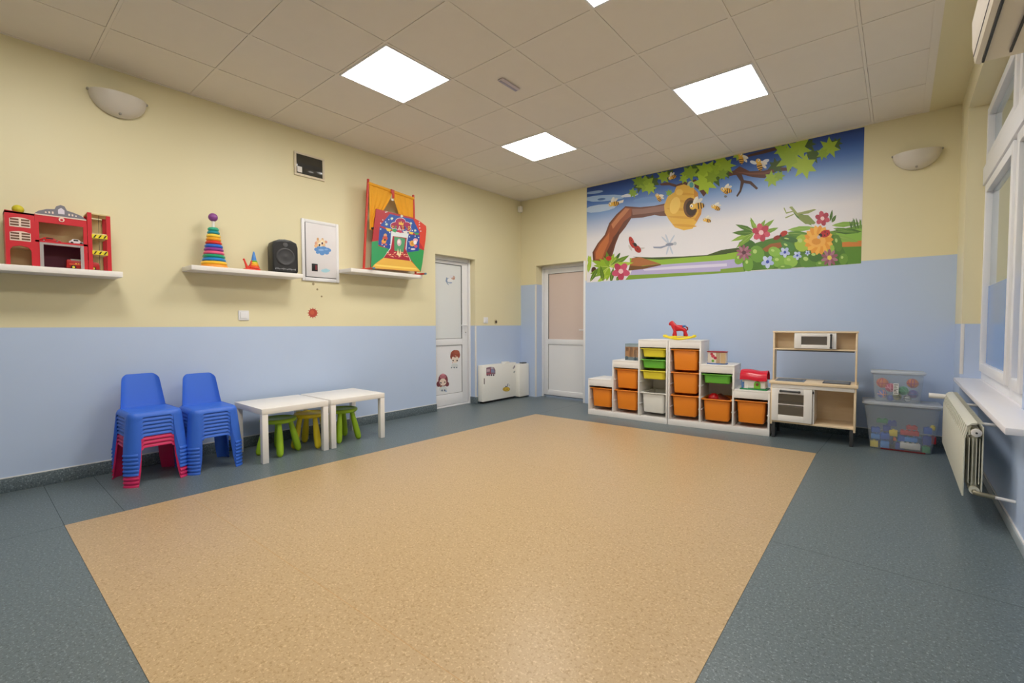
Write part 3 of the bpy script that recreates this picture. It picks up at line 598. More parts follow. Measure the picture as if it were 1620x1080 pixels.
11|dfe3ea|3328,2788 3326,2778 3317,2769 3302,2764 3285,2764 3271,2768 3263,2777 3265,2787 3274,2796 3290,2801 3307,2801 3320,2797
11|ca5468|3349,2004 3332,1988 3300,1992 3273,2015 3267,2043 3286,2059 3317,2055 3344,2032
11|b43a50|3285,1945 3261,1956 3244,1988 3246,2023 3264,2040 3289,2029 3305,1996 3303,1961
11|ca5468|3197,1985 3191,2013 3207,2041 3236,2053 3260,2042 3266,2014 3250,1985 3222,1973
11|b43a50|3175,2086 3194,2103 3226,2098 3253,2075 3259,2047 3241,2030 3209,2034 3181,2057
11|ca5468|3242,2145 3266,2133 3282,2101 3281,2066 3262,2049 3238,2061 3221,2094 3223,2129
11|b43a50|3328,2104 3334,2076 3319,2048 3291,2036 3266,2047 3260,2075 3276,2104 3304,2115
11|c04a5c|3864,2081 3851,2069 3829,2072 3810,2090 3806,2111 3819,2123 3841,2120 3859,2102
11|aa3448|3819,2037 3802,2046 3790,2070 3791,2096 3804,2109 3821,2100 3832,2076 3831,2050
11|c04a5c|3758,2068 3753,2089 3764,2110 3784,2119 3801,2110 3805,2089 3795,2068 3775,2059
11|aa3448|3742,2144 3755,2156 3777,2152 3796,2135 3800,2114 3788,2101 3765,2105 3746,2122
11|c04a5c|3788,2188 3805,2179 3816,2154 3815,2128 3803,2116 3786,2125 3774,2149 3775,2175
11|aa3448|3848,2156 3853,2135 3842,2114 3822,2106 3805,2114 3801,2135 3812,2156 3832,2165
11|c87828|3808,1901 3799,1874 3775,1865 3751,1879 3741,1908 3750,1935 3774,1944 3798,1930
11|b23024|3504,2024 3506,2010 3499,1994 3484,1983 3467,1977 3451,1980 3440,1990 3439,2005 3446,2020 3460,2032 3477,2037 3493,2034
11|8a2820|3443,1982 3442,1971 3432,1960 3417,1952 3400,1950 3385,1954 3378,1964 3379,1975 3388,1986 3404,1994 3421,1996 3435,1991
11|a87484|3174,1818 3161,1812 3134,1818 3110,1834 3102,1849 3116,1855 3142,1848 3167,1833
11|93586a|3147,1777 3132,1781 3112,1803 3099,1831 3101,1847 3116,1843 3136,1821 3148,1794
11|a87484|3101,1764 3090,1777 3085,1807 3088,1835 3099,1846 3110,1834 3115,1804 3111,1776
11|93586a|3053,1784 3051,1801 3062,1827 3081,1846 3096,1847 3099,1831 3087,1805 3069,1786
11|a87484|3023,1830 3030,1844 3054,1856 3081,1858 3095,1850 3088,1835 3064,1824 3037,1822
11|93586a|3021,1884 3035,1890 3063,1883 3087,1868 3095,1852 3081,1846 3054,1853 3029,1868
11|a87484|3049,1925 3065,1920 3085,1898 3098,1870 3096,1854 3081,1858 3061,1881 3048,1908
11|93586a|3096,1937 3107,1924 3112,1894 3109,1866 3098,1855 3087,1868 3082,1897 3086,1926
11|a87484|3143,1916 3146,1899 3134,1874 3116,1855 3101,1854 3098,1870 3109,1896 3128,1914
11|93586a|3173,1871 3166,1857 3143,1845 3116,1843 3102,1852 3109,1866 3132,1877 3159,1879
11|ab7888|3937,1692 3925,1685 3900,1691 3878,1706 3871,1722 3883,1728 3908,1722 3930,1707
11|93586a|3912,1650 3898,1654 3880,1676 3869,1703 3870,1720 3884,1716 3902,1694 3914,1667
11|ab7888|3871,1645 3860,1649 3855,1679 3859,1708 3868,1719 3878,1706 3883,1677 3880,1648
11|93586a|3827,1656 3825,1673 3835,1699 3852,1718 3866,1720 3868,1703 3858,1678 3841,1658
11|ab7888|3799,1702 3806,1716 3827,1728 3852,1731 3865,1722 3858,1708 3837,1696 3812,1693
11|93586a|3798,1756 3810,1762 3835,1756 3858,1740 3865,1725 3852,1718 3827,1725 3805,1740
11|ab7888|3823,1797 3837,1793 3855,1771 3867,1743 3866,1727 3852,1731 3834,1753 3822,1781
11|93586a|3865,1810 3875,1797 3880,1768 3877,1739 3868,1727 3858,1740 3853,1770 3856,1799
11|ab7888|3908,1790 3910,1773 3900,1748 3883,1728 3870,1726 3867,1743 3877,1769 3894,1788
11|93586a|3935,1745 3929,1730 3908,1719 3884,1716 3871,1724 3877,1739 3898,1750 3922,1753
12|3a2412|2589,2409 2584,2371 2568,2342 2544,2329 2517,2333 2493,2354 2475,2388 2469,2429 2474,2467 2491,2496 2515,2510 2542,2505 2566,2483 2583,2449
12|e8e4da|1547,2721 1555,2701 1547,2669 1527,2643 1507,2638 1499,2658 1507,2690 1527,2717
12|dcd8ce|1600,2694 1597,2677 1574,2658 1543,2648 1524,2653 1526,2671 1550,2690 1580,2699
12|e8e4da|2208,2619 2196,2610 2169,2611 2141,2620 2130,2633 2141,2641 2169,2641 2196,2631
12|dcd8ce|2209,2579 2195,2579 2171,2591 2152,2610 2147,2624 2161,2625 2185,2612 2205,2593
12|e8e4da|2294,2882 2302,2868 2302,2844 2294,2822 2282,2817 2274,2830 2274,2854 2282,2876
12|dcd8ce|2330,2869 2331,2856 2320,2839 2303,2828 2290,2829 2289,2842 2300,2859 2317,2870
12|e8e4da|2838,2431 2836,2417 2818,2401 2795,2394 2780,2399 2783,2413 2801,2429 2824,2436
12|dcd8ce|2861,2396 2852,2388 2830,2385 2807,2391 2796,2401 2805,2410 2827,2412 2850,2407
12|e8e4da|2732,2305 2732,2292 2719,2275 2701,2264 2687,2265 2687,2279 2701,2296 2719,2307
12|dcd8ce|2757,2278 2751,2268 2732,2262 2711,2263 2701,2271 2707,2280 2726,2286 2746,2285
12|e8e4da|2937,2583 2932,2571 2911,2563 2889,2563 2876,2571 2882,2582 2902,2591 2925,2591
12|dcd8ce|2950,2547 2940,2542 2919,2546 2899,2557 2892,2569 2902,2574 2923,2570 2943,2558
12|b03226|1827,2034 1807,2041 1785,2066 1766,2103 1756,2142 1757,2172 1769,2186 1789,2179 1811,2154 1829,2117 1839,2078 1839,2048
12|a82c22|1915,1972 1895,1968 1870,1977 1847,1997 1832,2023 1829,2047 1839,2063 1859,2067 1884,2058 1906,2037 1921,2012 1924,1988
12|9098b0|2076,2025 2168,2015 2258,2029 2262,2015 2178,1993 2086,2006
12|8a90a4|2337,2028 2331,2020 2313,2014 2286,2012 2260,2015 2240,2022 2232,2031 2238,2040 2257,2046 2283,2047 2310,2044 2329,2037
12|e8c0c4|1685,1755 1675,1733 1650,1725 1625,1737 1614,1760 1624,1783 1650,1790 1675,1779
12|e8e4da|2937,2619 2938,2602 2925,2579 2904,2564 2888,2565 2886,2582 2900,2605 2921,2620
12|dcd8ce|2969,2586 2963,2573 2941,2565 2917,2564 2903,2573 2909,2585 2931,2594 2956,2595
12|e8e4da|3129,2848 3114,2845 3087,2857 3062,2877 3054,2894 3069,2898 3097,2886 3122,2865
12|dcd8ce|3116,2809 3102,2814 3082,2836 3069,2863 3069,2879 3084,2874 3104,2851 3117,2825
12|e8e4da|3312,2749 3298,2743 3268,2753 3240,2773 3231,2791 3246,2796 3276,2786 3303,2767
12|dcd8ce|3303,2705 3287,2708 3265,2730 3249,2758 3248,2775 3264,2771 3286,2749 3302,2722
12|70737c|2919,2482 2917,2476 2911,2473 2904,2472 2896,2475 2890,2481 2888,2488 2890,2494 2896,2498 2903,2498 2911,2495 2917,2489
12|ecc4c8|3287,2042 3281,2024 3264,2018 3246,2028 3239,2048 3246,2066 3263,2071 3280,2061
12|ecc8c8|3820,2110 3815,2096 3804,2092 3792,2100 3786,2115 3791,2128 3803,2132 3815,2125
12|eeb050|3835,1890 3828,1863 3809,1843 3780,1834 3747,1837 3718,1853 3697,1878 3689,1907 3696,1935 3716,1955 3745,1964 3778,1960 3807,1944 3827,1919
12|3a1c18|3454,1987 3453,1981 3449,1977 3444,1976 3438,1979 3434,1984 3433,1990 3434,1996 3438,2000 3443,2001 3449,1998 3453,1993
12|5c3844|3120,1848 3114,1833 3099,1828 3084,1836 3077,1853 3083,1868 3098,1873 3113,1865
12|e8d860|3887,1721 3882,1706 3868,1700 3855,1708 3849,1725 3854,1741 3867,1746 3881,1738
12|aebde6|3533,1793 3524,1783 3506,1785 3492,1798 3488,1813 3498,1823 3516,1821 3530,1809
12|c6d2ee|3488,1758 3475,1767 3470,1786 3474,1805 3486,1812 3498,1803 3504,1783 3499,1765
12|aebde6|3439,1801 3441,1816 3456,1826 3473,1825 3484,1814 3481,1799 3467,1788 3450,1789
12|c6d2ee|3455,1863 3469,1863 3483,1850 3490,1831 3485,1817 3471,1816 3456,1830 3450,1849
12|aebde6|3514,1858 3520,1843 3515,1825 3501,1814 3487,1817 3481,1831 3486,1850 3500,1861
12|aebde6|3389,1705 3377,1693 3355,1695 3336,1710 3332,1730 3345,1742 3367,1740 3385,1724
12|c6d2ee|3331,1660 3315,1671 3308,1695 3314,1719 3329,1728 3345,1717 3352,1692 3346,1669
12|aebde6|3269,1713 3272,1733 3290,1746 3313,1744 3326,1730 3323,1711 3305,1698 3283,1699
12|c6d2ee|3290,1791 3308,1792 3326,1775 3334,1751 3327,1734 3310,1733 3291,1750 3283,1774
12|aebde6|3364,1785 3372,1767 3365,1744 3348,1730 3331,1734 3323,1752 3330,1775 3347,1789
12|aebde6|3635,1753 3627,1745 3613,1747 3601,1757 3599,1770 3607,1778 3621,1777 3633,1766
12|c6d2ee|3598,1724 3588,1731 3584,1748 3587,1763 3597,1769 3607,1761 3611,1745 3608,1730
12|aebde6|3559,1759 3561,1772 3572,1780 3586,1780 3595,1770 3593,1758 3582,1749 3567,1750
12|c6d2ee|3572,1811 3583,1811 3595,1800 3600,1784 3596,1773 3584,1772 3573,1783 3568,1799
12|aebde6|3619,1806 3624,1794 3620,1779 3609,1770 3598,1773 3593,1785 3597,1800 3608,1809
12|aebde6|3707,1777 3703,1772 3694,1773 3687,1779 3686,1787 3690,1791 3699,1790 3706,1784
12|c6d2ee|3685,1759 3680,1764 3677,1773 3679,1782 3685,1786 3691,1781 3693,1772 3691,1763
12|aebde6|3662,1780 3664,1788 3670,1793 3679,1792 3684,1787 3682,1779 3676,1774 3668,1775
12|c6d2ee|3670,1811 3677,1811 3683,1804 3686,1795 3684,1788 3677,1788 3671,1794 3668,1804
12|aebde6|3698,1808 3701,1801 3698,1792 3692,1787 3685,1788 3682,1795 3685,1804 3691,1810
13|e8e4da|2601,2541 2610,2517 2599,2477 2577,2446 2554,2440 2546,2465 2556,2504 2579,2536
13|dcd8ce|2658,2507 2654,2486 2628,2463 2594,2452 2573,2458 2576,2480 2603,2503 2637,2514
13|e2ac3c|1623,2627 1615,2609 1587,2598 1550,2600 1519,2613 1504,2632 1513,2650 1541,2661 1578,2659 1609,2646
13|e8bc50|1534,2627 1528,2611 1511,2603 1491,2606 1475,2619 1469,2638 1475,2654 1491,2661 1511,2658 1527,2645
13|e2ac3c|2168,2553 2151,2556 2132,2573 2118,2598 2115,2621 2124,2634 2141,2631 2160,2614 2174,2589 2177,2566
13|e8bc50|2146,2632 2142,2619 2130,2613 2115,2616 2103,2626 2099,2640 2103,2653 2115,2659 2130,2656 2141,2646
13|e2ac3c|2355,2823 2353,2808 2337,2797 2315,2794 2293,2799 2281,2811 2283,2826 2299,2837 2322,2840 2343,2835
13|e8bc50|2300,2807 2297,2796 2286,2790 2273,2793 2262,2802 2258,2815 2262,2827 2273,2832 2286,2829 2296,2820
13|e2ac3c|2849,2349 2836,2341 2815,2346 2792,2360 2777,2379 2776,2396 2788,2404 2810,2399 2833,2385 2848,2365
13|e8bc50|2795,2394 2791,2381 2781,2375 2767,2377 2757,2387 2752,2401 2756,2413 2767,2420 2780,2417 2791,2407
13|e2ac3c|2754,2233 2744,2224 2725,2224 2703,2233 2687,2248 2684,2262 2694,2271 2713,2271 2735,2262 2750,2247
13|e8bc50|2701,2260 2698,2249 2688,2243 2676,2245 2667,2254 2663,2266 2666,2277 2676,2283 2688,2281 2698,2272
13|e2ac3c|2928,2510 2915,2507 2896,2517 2878,2535 2869,2556 2871,2570 2885,2573 2904,2563 2922,2544 2931,2524
13|e8bc50|2890,2568 2886,2556 2876,2551 2864,2553 2854,2562 2850,2575 2854,2587 2864,2592 2876,2590 2886,2581
13|2a2420|1864,2051 1853,2049 1841,2054 1828,2065 1820,2079 1818,2092 1823,2100 1833,2102 1846,2096 1858,2086 1866,2072 1868,2059
13|b7bcc8|2367,2031 2364,2021 2357,2014 2346,2012 2336,2016 2328,2025 2325,2036 2328,2046 2336,2052 2346,2054 2357,2050 2364,2041
13|e2ac3c|2970,2529 2960,2517 2937,2516 2910,2526 2890,2543 2884,2561 2894,2573 2918,2575 2944,2565 2965,2547
13|e8bc50|2905,2558 2901,2544 2889,2537 2875,2540 2863,2551 2858,2567 2862,2580 2874,2587 2889,2584 2900,2573
13|e2ac3c|3065,2800 3049,2810 3035,2835 3030,2865 3035,2889 3049,2898 3065,2888 3079,2863 3084,2833 3079,2809
13|e8bc50|3072,2895 3068,2881 3056,2875 3041,2878 3029,2890 3024,2906 3029,2912 3040,2912 3055,2912 3067,2911
13|e2ac3c|3251,2689 3233,2697 3217,2723 3209,2756 3212,2783 3225,2794 3243,2785 3259,2759 3267,2727 3264,2700
13|e8bc50|3250,2791 3245,2776 3233,2769 3217,2772 3204,2785 3199,2802 3204,2817 3216,2825 3232,2821 3245,2808
13|dc9434|3795,1888 3791,1873 3777,1863 3757,1860 3738,1867 3723,1880 3717,1897 3722,1912 3737,1922 3756,1924 3776,1917 3790,1904
13|3c50b0|3499,1813 3496,1803 3486,1799 3477,1805 3473,1816 3476,1826 3486,1830 3495,1824
13|3c50b0|3346,1730 3341,1717 3329,1712 3317,1719 3312,1733 3317,1745 3329,1750 3341,1743
13|3c50b0|3607,1770 3604,1761 3597,1758 3589,1763 3586,1772 3589,1780 3597,1783 3604,1779
13|3c50b0|3691,1786 3689,1781 3685,1780 3680,1782 3678,1788 3680,1793 3685,1794 3689,1792
14|e2ac3c|2681,2425 2672,2403 2641,2390 2600,2392 2566,2409 2551,2432 2561,2455 2592,2467 2632,2465 2666,2449
14|e8bc50|2583,2427 2576,2407 2559,2397 2537,2400 2519,2416 2512,2439 2518,2459 2536,2469 2558,2465 2576,2449
14|2c1d16|1550,2660 1561,2658 1570,2601 1559,2600
14|2c1d16|1577,2659 1588,2657 1597,2600 1586,2599
14|2c1d16|1601,2649 1613,2645 1618,2610 1608,2607
14|f4f2ea|1505,2637 1501,2627 1490,2625 1480,2631 1476,2642 1480,2652 1490,2655 1501,2649
14|2c1d16|2163,2608 2166,2600 2127,2585 2122,2592
14|2c1d16|2173,2590 2176,2581 2137,2566 2132,2574
14|2c1d16|2176,2572 2178,2563 2153,2553 2146,2560
14|f4f2ea|2134,2642 2131,2635 2124,2633 2116,2637 2113,2646 2116,2654 2124,2656 2131,2651
14|2c1d16|2305,2838 2312,2837 2327,2797 2320,2795
14|2c1d16|2321,2840 2329,2840 2343,2800 2337,2797
14|2c1d16|2338,2836 2346,2835 2355,2809 2349,2806
14|f4f2ea|2281,2813 2278,2806 2272,2805 2265,2809 2262,2817 2265,2824 2271,2826 2278,2821
14|2c1d16|2816,2395 2822,2390 2805,2353 2798,2357
14|2c1d16|2832,2385 2839,2379 2822,2343 2814,2346
14|2c1d16|2844,2370 2850,2363 2839,2341 2831,2343
14|f4f2ea|2780,2404 2777,2396 2770,2394 2763,2399 2760,2407 2763,2415 2770,2417 2777,2413
14|2c1d16|2718,2269 2725,2265 2715,2229 2708,2231
14|2c1d16|2734,2262 2740,2258 2731,2223 2724,2224
14|2c1d16|2746,2251 2752,2246 2746,2224 2739,2224
14|f4f2ea|2686,2269 2684,2262 2678,2260 2671,2263 2669,2271 2671,2278 2677,2280 2684,2276
14|2c1d16|2908,2559 2913,2552 2889,2526 2883,2531
14|2c1d16|2921,2545 2926,2538 2902,2512 2896,2517
14|2c1d16|2928,2529 2932,2522 2917,2506 2910,2510
14|f4f2ea|2877,2578 2875,2571 2869,2569 2862,2573 2859,2581 2862,2588 2868,2590 2875,2586
14|3a1a18|1800,2132 1796,2126 1788,2127 1784,2133 1788,2139 1796,2138
14|3a1a18|1820,2093 1816,2087 1808,2088 1804,2095 1808,2100 1816,2100
14|3a1a18|1885,2016 1881,2011 1873,2011 1869,2018 1873,2024 1881,2023
14|2c1d16|2924,2572 2932,2567 2925,2522 2916,2523
14|2c1d16|2944,2565 2952,2560 2945,2515 2936,2516
14|2c1d16|2959,2551 2967,2545 2963,2517 2954,2517
14|f4f2ea|2886,2568 2883,2560 2876,2558 2868,2563 2865,2572 2868,2581 2875,2583 2883,2578
14|2c1d16|3080,2856 3080,2847 3035,2848 3031,2858
14|2c1d16|3083,2834 3084,2825 3038,2826 3035,2836
14|2c1d16|3080,2815 3079,2806 3050,2807 3046,2817
14|f4f2ea|3063,2906 3060,2897 3053,2895 3045,2901 3042,2911 3045,2912 3052,2912 3060,2912
14|2c1d16|3261,2752 3262,2741 3215,2738 3211,2748
14|2c1d16|3267,2728 3268,2718 3221,2714 3217,2724
14|2c1d16|3264,2707 3264,2697 3235,2694 3229,2704
14|f4f2ea|3240,2803 3236,2794 3228,2791 3220,2797 3217,2808 3220,2817 3228,2820 3236,2814
14|b8282c|3868,1973 3868,1954 3857,1937 3839,1926 3817,1924 3798,1932 3787,1948 3787,1968 3798,1985 3817,1996 3838,1997 3857,1989
14|241a1a|3806,1947 3801,1934 3790,1929 3778,1937 3773,1951 3777,1964 3789,1969 3801,1961
15|2c1d16|2602,2466 2615,2464 2623,2394 2610,2392
15|2c1d16|2631,2465 2644,2462 2652,2392 2640,2391
15|2c1d16|2658,2452 2671,2447 2676,2404 2664,2400
15|f4f2ea|2552,2439 2547,2427 2536,2424 2524,2431 2519,2445 2524,2457 2535,2461 2547,2453
15|1c1412|1495,2636 1491,2630 1484,2632 1481,2638 1484,2644 1491,2643
15|1c1412|2126,2645 2123,2640 2118,2641 2116,2647 2118,2651 2123,2650
15|1c1412|2275,2812 2273,2808 2268,2809 2266,2814 2268,2818 2273,2817
15|1c1412|2772,2404 2770,2400 2765,2401 2763,2406 2765,2410 2770,2409
15|1c1412|2680,2268 2678,2264 2673,2265 2671,2269 2673,2273 2677,2273
15|1c1412|2870,2579 2868,2575 2864,2576 2862,2581 2864,2585 2868,2584
15|1c1412|2878,2568 2875,2563 2870,2564 2868,2570 2870,2575 2875,2574
15|1c1412|3055,2909 3053,2905 3047,2906 3045,2912 3047,2912 3052,2912
15|1c1412|3231,2807 3228,2802 3223,2803 3220,2809 3223,2814 3228,2813
15|301818|3833,1976 3830,1971 3824,1971 3821,1978 3824,1984 3830,1983
15|301818|3853,1955 3850,1949 3844,1950 3841,1957 3844,1962 3850,1962
15|301818|3830,1945 3827,1939 3821,1940 3818,1947 3820,1952 3826,1952
15|c8b8b8|3791,1931 3789,1923 3784,1917 3777,1916 3770,1919 3764,1926 3762,1935 3764,1943 3769,1949 3776,1950 3784,1947 3789,1940
16|1c1412|2540,2438 2537,2431 2529,2432 2525,2440 2529,2447 2536,2446'''
